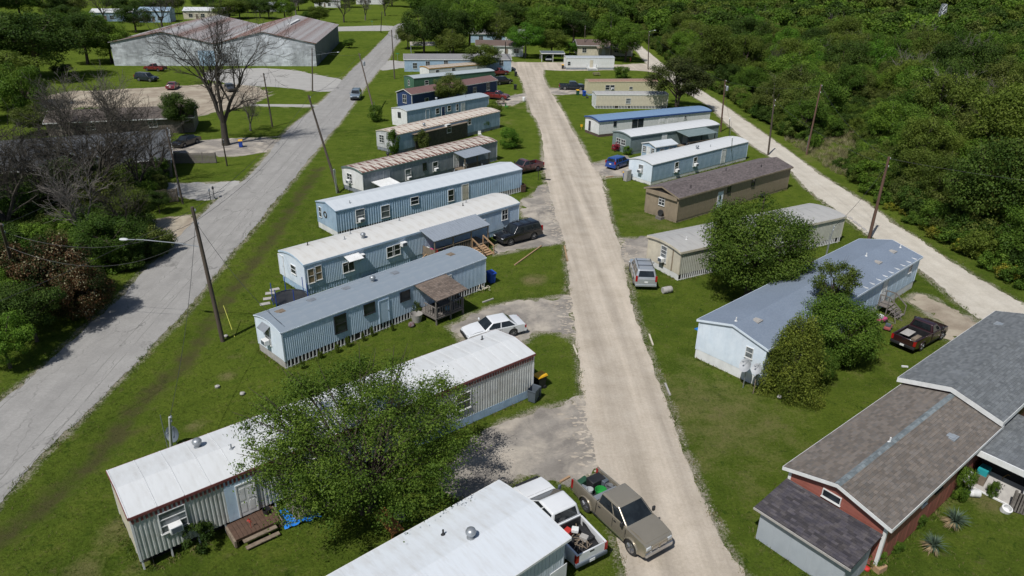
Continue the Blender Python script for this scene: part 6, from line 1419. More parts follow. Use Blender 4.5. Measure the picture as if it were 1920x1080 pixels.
# tyre leaning on the tan home and a tyre ring
m_ = wheel_meshes(.36, galv)[0]; g = V_.world((-.35, V_.W/2-.3, .72)); tag(link('old_tyre', m_, None, g, (R(8), 0, V_.yaw+R(90))), 'black tyre propped on a stand at the tan home gable end', 'tyre')
mb = MB(); mb.box(-.4, .4, -.3, .3, 0, .33); g = V_.world((-.4, V_.W/2-.3, 0)); tag(mb.build('tyre_stand', timber_grey, None, loc=g, rot=(0, 0, V_.yaw+R(90))), 'low grey stand under the tyre at the tan home', 'stand')
tag(link('old_tyre', m_, None, V_.world((16.3, -.2, .4)), (R(80), 0, V_.yaw)), 'black tyre leaning on the long wall of the tan home', 'tyre')
# teal crate, chair and clutter in the side porch, planter at the red house, white box
g = PO.world((1.0, 3.6, .9)); mb = MB(); mb.box(-.35, .35, -.25, .25, 0, .35); tag(mb.build('teal_crate', teal_p, None, loc=g, rot=(0, 0, .7)), 'teal plastic crate in the shade of the side porch', 'crate')
mb = MB(); mb.box(-.38, .38, -.28, .28, 0, .9); tag(mb.build('porch_shelf', timber, None, loc=PO.world((1.0, 3.6, 0)), rot=(0, 0, .7)), 'brown shelf carrying the teal crate in the side porch', 'shelf')
mb = MB(); mb.tube([(-.25, 0, 0), (-.25, 0, .9), (0, 0, 1.05), (.25, 0, .9), (.25, 0, 0)], .025, 6); mb.tube([(-.2, 0, .6), (.2, 0, .6)], .02, 5); tag(mb.build('chair_frame', paint('gold_brown_metal', (.35, .2, .06), (.3, .17, .05)), None, loc=PO.world((1.45, 2.6, .15)), rot=(0, 0, .2)), 'orange brown metal chair frame behind the leaning board', 'chair')
g = G(1647, 1068); mb = MB(); mb.box(-.3, .3, -.22, .22, 0, .3); tag(mb.build('wooden_planter', timber2, None, loc=g, rot=(0, 0, .5)), 'small wooden planter box by the shed corner', 'planter'); blob('red_toy', 'small red and yellow toy at the corner of the red house', 'toy', (1624, 1068), .16, red_p, 4)
mb = MB(); g = Y_.world((8.9, -.32, 1.5)); mb.box(-.3, .3, -.2, .2, -.22, .22); tag(mb.build('window_cooler', white, None, loc=g, rot=(0, 0, Y_.yaw)), 'white window cooler on the red wall', 'air conditioner')
for i in range(6):
    pass
# fences
def fence(label, a, b_, h, n, mat, posts=4, name='picket_fence', w=None):
    p, q = G(*a), G(*b_); d = q-p; L = d.length; o = tag(empty(name, p, math.atan2(d.y, d.x)), label, 'fence'); w = w or L/n*.8
    mb = MB(); mb.box(-w/2, w/2, -.05, -.025, .05, h); me = mb.mesh('picket', mat)
    for i in range(n): link('picket', me, o, (L*(i+.5)/n, 0, random.uniform(-.03, .03)))
    for z in (.3, h-.3): mb = MB(); mb.box(0, L, -.024, .02, z-.05, z+.05); mb.build('rail', mat, o)
    for i in range(posts): x = L*i/(posts-1); mb = MB(); mb.box(x-.06, x+.06, .021, .13, 0, h+.05); mb.build('post', mat, o)
fence('weathered grey picket fence on the lawn before the grey roofed house', (307, 307), (406, 306), 1.5, 40, timber_grey, 5)
fence('dark board fence along the driveway under the bare trees', (262, 385), (335, 378), 1.6, 26, timber, 4, 'board_fence')
fence('grey board fence beyond the side porch', (1893, 958), (1985, 985), 1.3, 16, timber_grey, 3, 'board_fence', .2)
# picnic table, signs, white marker posts
def table(label, p, rz):
    g = G(*p); o = tag(empty('picnic_table', (g.x, g.y, 0), rz), label, 'table')
    for i in range(4): mb = MB(); mb.box(-.9, .9, -.38+i*.19, -.21+i*.19, .7, .75); mb.build('plank', timber, o)
    for y in (-.75, .75): mb = MB(); mb.box(-.9, .9, y-.13, y+.13, .42, .46); mb.build('bench_plank', timber, o)
    for x in (-.6, .6):
        mb = MB(); mb.beam((x, -.75, 0), (x, -.2, .7), .08, .08); mb.beam((x, .75, 0), (x, .2, .7), .08, .08); mb.beam((x, -.8, .4), (x, .8, .4), .06, .08); mb.build('leg_frame', timber, o)
table('timber picnic table near the red pickup by the gravel road', (940, 195), .4); table('picnic table on the grass below the far white trailer', (1118, 142), .2)
g = G(1182, 115); mb = MB(); mb.lathe([(.22, 0), (.26, .05), (.2, .9), (.05, 1.0)], 12); tag(mb.build('traffic_barrel', paint('orange_plastic', (.5, .13, .06), (.45, .1, .05)), None, loc=g), 'orange barrel at the far crossing', 'barrel')
for lab, p, h, txt in (('small green road name sign at the corner of the side street', (746, 118), 2.6, 1), ('small green sign at the far street corner', (698, 52), 2.6, 1)):
    g = G(*p); o = tag(empty('street_sign', g), lab, 'sign'); mb = MB(); mb.tube([(0, 0, 0), (0, 0, h)], .035, 6); mb.build('post', galv, o); mb = MB(); mb.box(-.45, .45, -.02, .02, h-.25, h); mb.build('name_plate', paint('sign_green', (.02, .2, .08), (.02, .17, .07)) if 'sign_green' not in MATS else MATS['sign_green'], o)
g = G(1090, 243); mb = MB(); mb.box(-.2, .2, -.02, .02, .5, .9); mb.box(-.02, .02, -.02, .02, 0, .5); tag(mb.build('yard_sign', yellow_p, None, loc=g), 'small yellow yard sign at the verge by the blue roofed trailer', 'sign')
for lab, p in (('pale stone at the foot of the street lamp pole', (424, 632)), ('pale block on the lawn behind the red trimmed trailer', (455, 740)), ('white stone on the lawn verge near the blue trailer', (408, 727)), ('pale stone by the conifer foot', (1461, 746))): blob('stone', lab, 'stone', p, .17, concrete, len(lab))
# porch swing side things at S and junk behind the white pickup
for lab, p, s, m, z in (('white plastic chair stacked on the deck of the grey green trailer', (11, -1.3), .35, white, 0), ('pale cushion heap on the deck of the grey green trailer', (12.8, -1.4), .35, cream, 0), ('brown chest on the deck of the grey green trailer', (14.2, -1.2), .4, timber, 0)):
    blob('deck_clutter', lab, 'clutter', S_.world((*p, .46)), s, m, len(lab))

# more yard things the photo shows
tub('plant_pot', 'dark glazed pot on the brown deck of the red trimmed trailer', 'pot', C.world((5.9, -.5, .56)), .16, .2, .3, black)
mb = MB(); mb.tube([(0, 0, 0), (0, 0, .5)], .012, 5)
for i in range(6):
    a = i*math.pi/3; c_, s_ = math.cos(a), math.sin(a); mb.add([(0, 0, .5), (.16*c_, -.02, .5+.16*s_), (.12*math.cos(a+.5), -.05, .5+.12*math.sin(a+.5))], [(0, 1, 2)])
tag(mb.build('pinwheel', red_p, None, loc=C.world((4.9, -1.0, .55))), 'small red pinwheel on the brown deck', 'pinwheel')
mb = MB(); mb.box(-.45, .45, -.3, .3, 0, 1.5); me = mb.mesh('electric_cabinet', concrete); bevel_mesh(me, .03, 1); g = U_.world((-.9, U_.W-.6, 0)); tag(link('electric_cabinet', me, None, g, (0, 0, U_.yaw)), 'grey cabinet between the blue car and the blue panelled trailer', 'cabinet')
def propane(label, p, rz):
    o = tag(empty('gas_tank', p, rz), label, 'tank'); M = Matrix.Translation((0, 0, .55)) @ Matrix.Rotation(R(90), 4, 'Y'); mb = MB(); mb.lathe([(.02, -.85), (.2, -.82), (.31, -.7), (.31, .7), (.2, .82), (.02, .85)], 18, M); mb.build('vessel', trimw, o, smooth=60)
    for x in (-.5, .5): mb = MB(); mb.box(x-.06, x+.06, -.25, .25, 0, .3); mb.build('saddle', concrete, o)
    mb = MB(); mb.lathe([(.08, .84), (.1, .86), (.1, .98), (.02, 1.0)], 10); mb.build('valve_cap', grey_p, o)
propane('white gas tank behind the rusted roof trailer', G_.world((12, 5.2, 0)), .8); propane('white gas tank beyond the blue panelled trailer end', U_.world((22.6, 1.2, 0)), .3)
def chair(label, p, rz, m):
    o = tag(empty('garden_chair', p, rz), label, 'chair'); mb = MB(); mb.box(-.25, .25, -.25, .25, .4, .44); mb.build('seat', m, o); mb = MB(); mb.box(-.25, .25, .22, .26, .44, .9); mb.build('backrest', m, o)
    for x in (-.22, .22):
        for y in (-.22, .22): mb = MB(); mb.box(x-.02, x+.02, y-.02, y+.02, 0, .4); mb.build('leg', m, o)
chair('white garden chair on the grass by the blue ribbed trailer door', F_.world((15.5, -1.2, 0)), .5, white); chair('green garden chair near the picnic table by the gravel road', (G(950, 203).x, G(950, 203).y, 0), 1.2, green_p); chair('white garden chair in front of the rust-blotched trailer', H_.world((17, -1.6, 0)), .3, white); chair('white garden chair on the rusted roof trailer porch', G_.world((16.4, -1.2, .5)), 2.6, white)
blob('trash_bag', 'black rubbish bag beside the blue bin near the pale yellow trailer', 'bag', (1101, 184), .3, black, 8); blob('trash_bag', 'white rubbish bag against the grey blue trailer', 'bag', I_.world((12.5, -.6, 0)), .28, white, 9); blob('stone_heap', 'pale rubble heap by the drive past the rust-blotched trailer', 'rubble', (902, 258), .5, concrete, 6, sq=.4)
mb = MB()
for i in range(7): mb.beam((random.uniform(-.1, .1), -.5+i*.15, .05+.03*(i % 3)), (2.2+random.uniform(-.3, .3), -.5+i*.15, .05+.03*(i % 3)), .12, .04)
tag(mb.build('board_pile', timber, None, loc=U_.world((22.5, 3, 0)), rot=(0, 0, .9)), 'pile of old boards behind the blue panelled trailer', 'boards')
for i, (a_, c_) in enumerate((((1600, 415), (1606, 420)), ((1608, 421), (1614, 426)), ((1617, 428), (1623, 433)), ((1627, 436), (1633, 441)), ((1592, 408), (1597, 412)))):
    p, q = G(*a_), G(*c_); mb = MB(); mb.beam((0, 0, .05), q-p+V(0, 0, .05), .3, .1); tag(mb.build('edging_block', concrete, None, loc=p), 'flat grey edging block along the lane behind the cream ribbed trailer', 'block', 'edging blocks by the lane')
# ------------------------------------------------------------------ trees and plants
def leafmat(name, stops, trans=.28, vary=.35, rough=.55):
    m = bpy.data.materials.new(name); m.use_nodes = True; t = NT(m); nt = m.node_tree; b = nt.nodes['Principled BSDF']
    a = t.node('ShaderNodeAttribute', attribute_name='tint').outputs['Fac']
    c = t.ramp(a, stops); oi = t.node('ShaderNodeObjectInfo').outputs['Random']
    c = t.mix(1.0, c, t.ramp(oi, [(0, (1-vary*.7, 1-vary*.6, 1-vary*.6)), (.5, (1, 1, 1)), (.8, (1+vary*.45, 1+vary*.4, 1+vary*.1)), (1, (1-vary*.3, 1+vary*.2, 1-vary*.3))]), 'MULTIPLY')
    t.l.new(c, b.inputs['Base Color']); b.inputs['Roughness'].default_value = rough; b.inputs['Specular IOR Level'].default_value = .1
    tr = t.node('ShaderNodeBsdfTranslucent'); t.l.new(t.mix(1.0, c, (1.0, 1.15, .55), 'MULTIPLY'), tr.inputs[0])
    mx = t.node('ShaderNodeMixShader', i_0=trans); t.l.new(b.outputs[0], mx.inputs[1]); t.l.new(tr.outputs[0], mx.inputs[2])
    t.l.new(mx.outputs[0], nt.nodes['Material Output'].inputs[0]); return m
LF_MID = leafmat('leaf_mid_green', vary=.55, stops=[(0, (.036, .072, .010)), (.5, (.080, .145, .019)), (1, (.155, .23, .034))])
LF_DARK = leafmat('leaf_dark_green', [(0, (.020, .042, .008)), (.5, (.046, .082, .014)), (1, (.092, .135, .027))], .22)
LF_LIGHT = leafmat('leaf_spring_green', [(0, (.045, .070, .012)), (.5, (.105, .145, .024)), (1, (.18, .22, .045))], .35)
LF_OLIVE = leafmat('leaf_olive', [(0, (.048, .070, .014)), (.5, (.100, .128, .027)), (1, (.17, .19, .05))])
LF_CON = leafmat('leaf_golden_conifer', [(0, (.045, .066, .010)), (.5, (.112, .145, .021)), (1, (.21, .235, .036))], .12, .05)
LF_RED = leafmat('leaf_bronze_and_cream', [(0, (.012, .022, .006)), (.4, (.030, .042, .011)), (.55, (.070, .034, .017)), (.8, (.105, .058, .026)), (.93, (.22, .20, .11)), (1, (.36, .34, .22))], .15, .1)
LF_YEL = leafmat('leaf_yellow_scrub', [(0, (.05, .07, .012)), (.5, (.13, .14, .02)), (1, (.30, .26, .03))], .2)
BARK = paint('bark_brown', (.085, .065, .048), (.05, .038, .03), scale=5, stretch=(2, 2, .4), rough=.9, bump=.6)
BARK_G = paint('bark_grey', (.17, .15, .13), (.10, .088, .078), scale=5, stretch=(2, 2, .4), rough=.9, bump=.6)
BARK_D = paint('bark_dead_dark', (.062, .053, .040), (.036, .031, .024), scale=5, stretch=(2, 2, .4), rough=.9, bump=.5)

def unit(v): return v/np.maximum(np.linalg.norm(v, axis=1, keepdims=True), 1e-6)
def leaf_mesh(name, C, Nn, size, tint, mat, aspect=.62, rng=None, lift=0.0):
    n = len(C); r = rng.normal(size=(n, 3)); t = unit(np.cross(Nn, r)); b = np.cross(Nn, t); s = size[:, None]
    V0 = C-t*s*.5; V1 = C+b*s*.5*aspect+Nn*s*.08; V2 = C+t*s*.5-Nn*s*.06; V3 = C-b*s*.5*aspect+Nn*s*.08
    vs = np.stack([V0, V1, V2, V3], 1).reshape(-1, 3); me = np_mesh(name, vs, np.arange(4*n).reshape(n, 4), mat)
    fattr(me, 'tint', np.repeat(tint, 4)); return me
def crown(name, seed, rad, zc, nsub, nleaf, lsize, mat, sub=(.26, .42), low=-.55, shell=.62, up=.45, fuzz=.28, aspect=.62, dirs=None, cut=0.0):
    """foliage in clumps spread through an ellipsoid, each clump a shell of leaf-sized faces; returns mesh and clump centres"""
    rng = np.random.default_rng(seed); rad = np.array(rad, float)
    d = unit(rng.normal(size=(nsub*3, 3))); d = d[d[:, 2] > low][:nsub]; k = len(d)
    rr = rng.uniform(.35, .86, k)**.6; cen = d*rad*rr[:, None]; cen[:, 2] += zc
    sr = rng.uniform(*sub, k)*rad.mean()*(1.15-.35*rr)
    w = sr**2; w /= w.sum(); idx = rng.choice(k, nleaf, p=w)
    ld = unit(rng.normal(size=(nleaf, 3))); rl = (shell+(1-shell)*rng.random(nleaf))*(1+rng.normal(0, fuzz, nleaf)*.5)
    C = cen[idx]+ld*(sr[idx]*rl)[:, None]*np.array([1, 1, .8]); C[:, 2] = np.maximum(C[:, 2], .12)
    N_ = unit(ld*.7+np.array([0, 0, up])+rng.normal(0, .45, (nleaf, 3)))
    ct = rng.uniform(.25, .75, k); tint = np.clip(ct[idx]+rng.normal(0, .16, nleaf)+ld[:, 2]*.06, 0, 1)
    return leaf_mesh(name, C, N_, lsize*rng.uniform(.65, 1.3, nleaf), tint, mat, aspect, rng), cen
def limbs(name, seed, cen, r0, zf, mat, most=12, lean=(0, 0), n=6, stems=1, spread=.3):
    rng = random.Random(seed); mb = MB(); cs = sorted([Vector(c) for c in cen], key=lambda c: -c.z); cs = cs[::max(1, len(cs)//most)][:most]
    for s_ in range(stems):
        bx = Vector((rng.uniform(-spread, spread), rng.uniform(-spread, spread), 0)) if stems > 1 else Vector((0, 0, 0))
        top = Vector((lean[0]+bx.x*2, lean[1]+bx.y*2, zf)); rs = r0*(1 if stems == 1 else .62)
        mb.tube([bx-V(0, 0, .15), bx+V(0, 0, .15), bx.lerp(top, .5)+V(rng.uniform(-.1, .1), rng.uniform(-.1, .1), 0), top], [rs*1.35, rs, rs*.82, rs*.62], n+2)
        for i, c in enumerate(cs):
            if i % stems != s_: continue
            a = bx.lerp(top, rng.uniform(.6, 1.0)); m_ = a.lerp(c, .5)+V(rng.uniform(-.3, .3), rng.uniform(-.3, .3), rng.uniform(.0, .4)); mb.tube([a, m_, c, c+(c-m_)*.35], [rs*.5, rs*.33, rs*.16, rs*.05], n)
            for _ in range(3):
                e = c+V(rng.uniform(-1, 1), rng.uniform(-1, 1), rng.uniform(-.2, .8))*.9; mb.tube([m_.lerp(c, rng.uniform(.3, .9)), e], [rs*.14, rs*.03], 4, False)
    return mb.mesh(name, mat, 60)
PROTO = {}
def proto(key, crown_me, trunk_me, R_, Hh): PROTO[key] = (crown_me, trunk_me, R_, Hh)
for i, (rad, zc, mat, br, n, ls) in enumerate((((3.6, 3.6, 3.0), 4.6, LF_MID, BARK, 17000, .2), ((4.1, 3.7, 3.1), 5.2, LF_MID, BARK_G, 18500, .2), ((3.1, 3.3, 3.6), 5.0, LF_LIGHT, BARK, 15500, .2), ((3.5, 3.8, 2.8), 4.2, LF_OLIVE, BARK_G, 15000, .2), ((3.8, 3.5, 3.5), 5.4, LF_DARK, BARK, 18500, .2), ((3.2, 3.2, 2.6), 3.6, LF_MID, BARK, 15000, .19))):
    cm, cen = crown('crown', 20+i, rad, zc, 52, n, ls, mat, low=-.92, sub=(.24, .4)); proto('f%d' % i, cm, limbs('trunk', i, cen, .2, zc-1.0, br, 10), rad[0], zc+rad[2])
for i, (rad, zc, mat) in enumerate((((3.8, 3.7, 3.1), 4.8, LF_MID), ((3.5, 3.8, 3.3), 5.2, LF_LIGHT), ((3.7, 3.6, 2.9), 4.6, LF_OLIVE), ((3.9, 3.6, 3.4), 5.2, LF_DARK), ((3.6, 3.6, 3.0), 4.8, LF_MID))):
    cm, cen = crown('crown', 60+i, rad, zc, 30, 2200, .55, mat); proto('g%d' % i, cm, None, rad[0], zc+rad[2])
for i, (mat, seed) in enumerate(((LF_MID, 70), (LF_LIGHT, 71), (LF_DARK, 72), (LF_OLIVE, 73))):
    cm, cen = crown('crown', seed, (1.0, 1.0, .8), .72, 34, 6000, .085, mat, low=-.95, sub=(.22, .42)); proto('b%d' % i, cm, None, 1.15, 1.6)
def tree_at(name, label, p, key, s=1.0, rz=None, group=None, cat='tree', sz=None, z=0.0):
    cm, tm, r_, h_ = PROTO[key]; o = empty(name, (p[0], p[1], z), rz if rz is not None else random.uniform(0, 6.28)); o.scale = (s, s, sz or s); tag(o, label, cat, group)
    if tm: link('trunk', tm, o)
    link('crown', cm, o); return o
def hpx(base, topy):
    g = G(*base); lo, hi = .2, 40
    for _ in range(30):
        m_ = (lo+hi)/2
        if PX((g.x, g.y, m_))[1] > topy: lo = m_
        else: hi = m_
    return lo
def tree_px(name, label, base, topy, wpx, key, group=None, cat='tree', rz=None):
    """size a prototype by the crown's width and top in the photo"""
    g = G(*base); h_ = hpx(base, topy); d = (Vector((g.x, g.y, h_*.6))-EYE).dot(FW); w = wpx*d/FPX; cm, tm, r_, H0 = PROTO[key]
    return tree_at(name, label, g, key, w/(2*r_), rz, group, cat, h_/H0)

# --- the leafy tree in front of the red trimmed trailer: thin spring foliage on a spreading crown
cm, cen = crown('crown', 101, (6.9, 6.4, 3.7), 5.3, 230, 72000, .118, leafmat('leaf_thin_spring', [(0, (.038, .072, .011)), (.5, (.088, .145, .021)), (1, (.175, .245, .038))], .36, .05), sub=(.13, .24), low=-.85, shell=.2, fuzz=.65, up=.35)
proto('spread', cm, limbs('trunk', 101, cen, .26, 2.2, BARK, 60, n=5, stems=5, spread=.4), 6.4, 7.6)
g = G(690, 955); tree_at('spreading_tree', 'large thin-leaved spreading tree in front of the red trimmed trailer', g, 'spread', .94, .4)
# --- shade tree by the cream trailer
cm, cen = crown('crown', 102, (4.6, 4.4, 3.6), 4.7, 110, 48000, .15, leafmat('leaf_shade_tree', [(0, (.032, .062, .009)), (.5, (.072, .120, .017)), (1, (.145, .20, .034))], .28, .05), sub=(.2, .34), low=-.8)
proto('shade', cm, limbs('trunk', 102, cen, .3, 3.2, BARK, 16), 5.1, 8.4); g = G(1402, 556); tree_at('shade_tree', 'dense round shade tree between the cream trailer and the wide blue home', g, 'shade', 1.12, 1.0, sz=1.08)
# --- bushy tree and golden conifer at the wide blue home
cm, cen = crown('crown', 103, (2.9, 2.9, 2.5), 2.9, 80, 32000, .125, LF_MID, sub=(.2, .36), low=-.95); proto('bushy', cm, limbs('trunk', 103, cen, .14, 2.0, BARK, 12, stems=3), 3.3, 5.4)
cm, cen = crown('crown', 104, (1.6, 1.6, 1.6), 4.6, 34, 8000, .115, LF_LIGHT, sub=(.25, .45), low=-.9, shell=.2); proto('upper', cm, limbs('trunk', 105, cen, .1, 3.4, BARK, 16), 1.9, 6.2)
g = G(1562, 680); tree_at('bushy_tree', 'full leafy bush-like tree beside the wall of the wide blue home', g, 'bushy', 1.02, .3); g = G(1543, 640); tree_at('slender_tree', 'slender light green tree rising behind the bushy tree over the blue grey roof', g, 'upper', 1.1, .3)
def conifer(name, seed, h_, r_):
    rng = np.random.default_rng(seed); n = 34000; k = 170; zz = rng.uniform(.04, 1, k)**.9; ang = rng.uniform(0, 6.28, k); prof = np.sin(np.clip((1-zz)*1.15+.18, 0, 1.57))**.8; rr = r_*prof*rng.uniform(.55, 1.0, k)
    cen = np.stack([rr*np.cos(ang), rr*np.sin(ang), zz*h_], 1); sr = r_*rng.uniform(.16, .3, k)*(.6+.5*prof); idx = rng.choice(k, n, p=sr**2/(sr**2).sum()); ld = unit(rng.normal(size=(n, 3)))
    C_ = cen[idx]+ld*(sr[idx]*rng.uniform(.6, 1.1, n))[:, None]*np.array([1, 1, 1.5]); C_[:, 2] = np.maximum(C_[:, 2], .08); N_ = unit(ld*.8+rng.normal(0, .5, (n, 3)))
    tint = np.clip(rng.uniform(.15, .8, k)[idx]+rng.normal(0, .09, n)+.1*ld[:, 2], 0, 1); return leaf_mesh('crown', C_, N_, .105*rng.uniform(.6, 1.3, n), tint, LF_CON, .5, rng), cen
cm, cen = conifer('conifer', 9, 4.7, 2.0); proto('conifer', cm, MB().tube([(0, 0, -.1), (0, 0, 2.5), (0, 0, 4.2)], [.16, .1, .03], 7).mesh('trunk', BARK), 2.2, 4.8); g = G(1480, 735); tree_at('golden_conifer', 'golden green conifer shrub at the end of the wide blue home', g, 'conifer', 1.15, 0)
g = G(1530, 715); tree_at('garden_shrub', 'round green shrub between the golden conifer and the bushy tree', g, 'bushy', .48, 2.0, cat='shrub', sz=.5)
# --- trees of the park
cm, cen = crown('crown', 106, (4.4, 4.2, 3.8), 5.4, 80, 22000, .19, leafmat('leaf_dusky', [(0, (.020, .026, .009)), (.5, (.048, .056, .018)), (1, (.10, .10, .035))], .2), sub=(.16, .3), low=-.7, shell=.35, fuzz=.5); proto('dusky', cm, limbs('trunk', 106, cen, .24, 3.0, BARK, 34, n=5, stems=3), 4.9, 9.4)
tree_px('dusky_tree', 'dusky olive tree overhanging the cream and pale yellow trailers', (1268, 206), 100, 150, 'dusky')
for lab, b, ty, w, k in (('small leafy tree against the front of the navy home', (845, 196), 138, 62, 'f3'), ('light green tree in front of the long blue double-wide', (905, 138), 78, 70, 'f2'), ('dark evergreen tree at the corner behind the blue double-wide', (795, 106), 2, 85, 'f4'), ('tall dark tree beside the bungalow roof', (850, 100), 10, 80, 'f4'), ('dense green tree behind the pale bungalow', (880, 92), -8, 90, 'f0'), ('brownish thin tree over the bungalow', (938, 92), 20, 60, 'f3'), ('broad green tree at the head of the gravel road', (985, 108), 40, 80, 'f1'), ('yellow green tree beside the open carport', (1035, 105), 50, 62, 'f2'), ('small green tree behind the far white trailer', (1068, 102), 78, 34, 'f5'), ('tall green tree shading the tan roofed house', (1145, 112), 20, 90, 'f1'), ('tree with pale trunks at the lane corner', (1172, 116), 40, 70, 'f0'), ('dark tree behind the tan roofed house', (1075, 84), 14, 90, 'f4'), ('green tree beyond the open carport', (1018, 84), 10, 80, 'f0'), ('twiggy tree over the corner of the asphalt road', (765, 92), 40, 46, 'f3'), ('olive tree in front of the pale bungalow roof', (845, 108), 55, 66, 'f3')):
    tree_px('broadleaf_tree', lab, b, ty, w, k)
for lab, b, ty, w, k in (('bush at the foot of the leaning roadside pole', (706, 228), 193, 36, 'b0'), ('climbing shrub on the rust-blotched trailer end', (738, 290), 238, 30, 'b0'), ('shrub on the porch side of the rust-blotched trailer', (792, 282), 240, 34, 'b3'), ('round green bush at the end of the rust-blotched trailer', (905, 245), 222, 34, 'b0'), ('wide leafy bush beside the drive past the rust-blotched trailer', (955, 278), 236, 54, 'b0'), ('leafy bush at the end of the grey blue trailer', (925, 218), 188, 40, 'b1'), ('low bushes at the crossing below the far white trailer', (1165, 146), 122, 40, 'b0'), ('bush beside the deck of the grey green trailer', (1335, 262), 250, 18, 'b0'), ('dark bush beside the red house garden', (1640, 1060), 1030, 40, 'b0'), ('shrub by the shed next to the bins of the grey green trailer', (1175, 290), 272, 22, 'b0'), ('shrub in the round planter by the shingled porch', (780, 592), 560, 30, 'b1'), ('leafy shrub in the flower bed by the side porch', (1798, 938), 870, 46, 'b0'), ('small shrub beside the leaning board', (1858, 932), 900, 26, 'b0'), ('low leafy plants along the red wall', (1712, 985), 955, 50, 'b0'), ('low green plants at the red wall corner', (1672, 1030), 1008, 50, 'b0')):
    tree_px('garden_bush', lab, b, ty, w, k, cat='bush')
cm, cen = crown('crown', 120, (.7, .7, .6), .6, 18, 900, .14, leafmat('leaf_red_bush', [(0, (.12, .01, .02)), (1, (.32, .03, .05))], .2), low=-.9); proto('redb', cm, None, .8, 1.2); tree_at('red_bush', 'crimson bush at the end of the grey green trailer', G(1155, 283), 'redb', 1.1, cat='bush')
cm, cen = crown('crown', 121, (.75, .75, .95), .95, 26, 2600, .13, LF_DARK, low=-.95, sub=(.2, .4), shell=.3, aspect=.35); proto('oleander', cm, None, .85, 1.8); tree_at('dark_shrub', 'dark narrow-leaved shrub below the window of the red trimmed trailer', G(378, 1032), 'oleander', 1.0, cat='bush')
tree_at('vine_shrub', 'leafy shrub growing beside the brown deck of the red trimmed trailer', C.world((7.9, -.9, 0)), 'oleander', .9, cat='bush')
# yuccas
def yucca(label, p, s):
    g = G(*p); rng = random.Random(label); o = tag(empty('yucca', (g.x, g.y, 0)), label, 'plant', 'yuccas')
    for nm, mat, n, e0, e1, ln in (('leaves', paint('yucca_leaf', (.07, .11, .075), (.10, .14, .095)) if 'yucca_leaf' not in MATS else MATS['yucca_leaf'], 110, .15, 1.45, .95), ('dry_leaves', paint('yucca_dry', (.33, .25, .14), (.25, .18, .1)) if 'yucca_dry' not in MATS else MATS['yucca_dry'], 50, -.25, .25, .8)):
        mb = MB()
        for i in range(n):
            a = rng.uniform(0, 6.28) if nm == 'leaves' else rng.uniform(2.4, 4.6); e = rng.uniform(e0, e1); d = Vector((math.cos(a)*math.cos(e), math.sin(a)*math.cos(e), math.sin(e))); l_ = ln*s*rng.uniform(.7, 1.1); w = Vector((-math.sin(a), math.cos(a), 0))*.022*s; b0 = Vector((0, 0, .25*s)); m_ = b0+d*l_*.5+V(0, 0, .05); e_ = b0+d*l_-V(0, 0, .12*l_ if e > 0 else -.0); e_.z = max(e_.z, .02)
            mb.add([b0-w, b0+w, m_+w, m_-w, e_], [(0, 1, 2, 3), (3, 2, 4)])
        mb.build(nm, mat, o)
yucca('larger spiky yucca in the bed by the red wall', (1788, 985), 1.0); yucca('smaller spiky yucca nearer the shed corner', (1748, 1030), .9)
# --- bronze and cream flowering shrub mass by the road, with green shrubs below
cm, cen = crown('crown', 130, (3.2, 2.8, 2.2), 2.2, 80, 30000, .14, LF_RED, sub=(.2, .36), low=-.95); proto('photinia', cm, limbs('trunk', 130, cen, .12, 1.6, BARK, 10, stems=3), 3.6, 4.5)
for lab, b, ty, w, k in (('tall bronze and cream flowering shrub beside the asphalt road', (118, 578), 448, 200, 'photinia'), ('bronze flowering shrub at the picture edge under the dark pole', (30, 570), 462, 175, 'photinia'), ('bronze flowering shrub nearest the road bend', (165, 598), 492, 130, 'photinia'), ('dark green shrub below the bronze flowering shrubs', (70, 640), 520, 130, 'f4'), ('leafy green shrub at the lower end of the roadside thicket', (20, 690), 590, 110, 'f0'), ('green shrub behind the bronze flowering shrubs', (-20, 620), 500, 150, 'f1'), ('dark bush between thicket and dirt drive', (215, 505), 400, 120, 'f4'), ('light green sapling by the dirt drive', (255, 430), 350, 70, 'f2'), ('dark evergreen bush under the bare trees', (120, 400), 300, 150, 'f4'), ('olive bush under the bare trees by the house wall', (210, 400), 320, 110, 'f3'), ('dark bush beside the white shed', (60, 420), 340, 110, 'f4'), ('green bush at the street lamp side of the thicket', (185, 485), 420, 100, 'f0'), ('small dark shrub at the driveway fence', (300, 400), 355, 46, 'f4')):
    tree_px('roadside_shrub', lab, b, ty, w, k, cat='shrub')
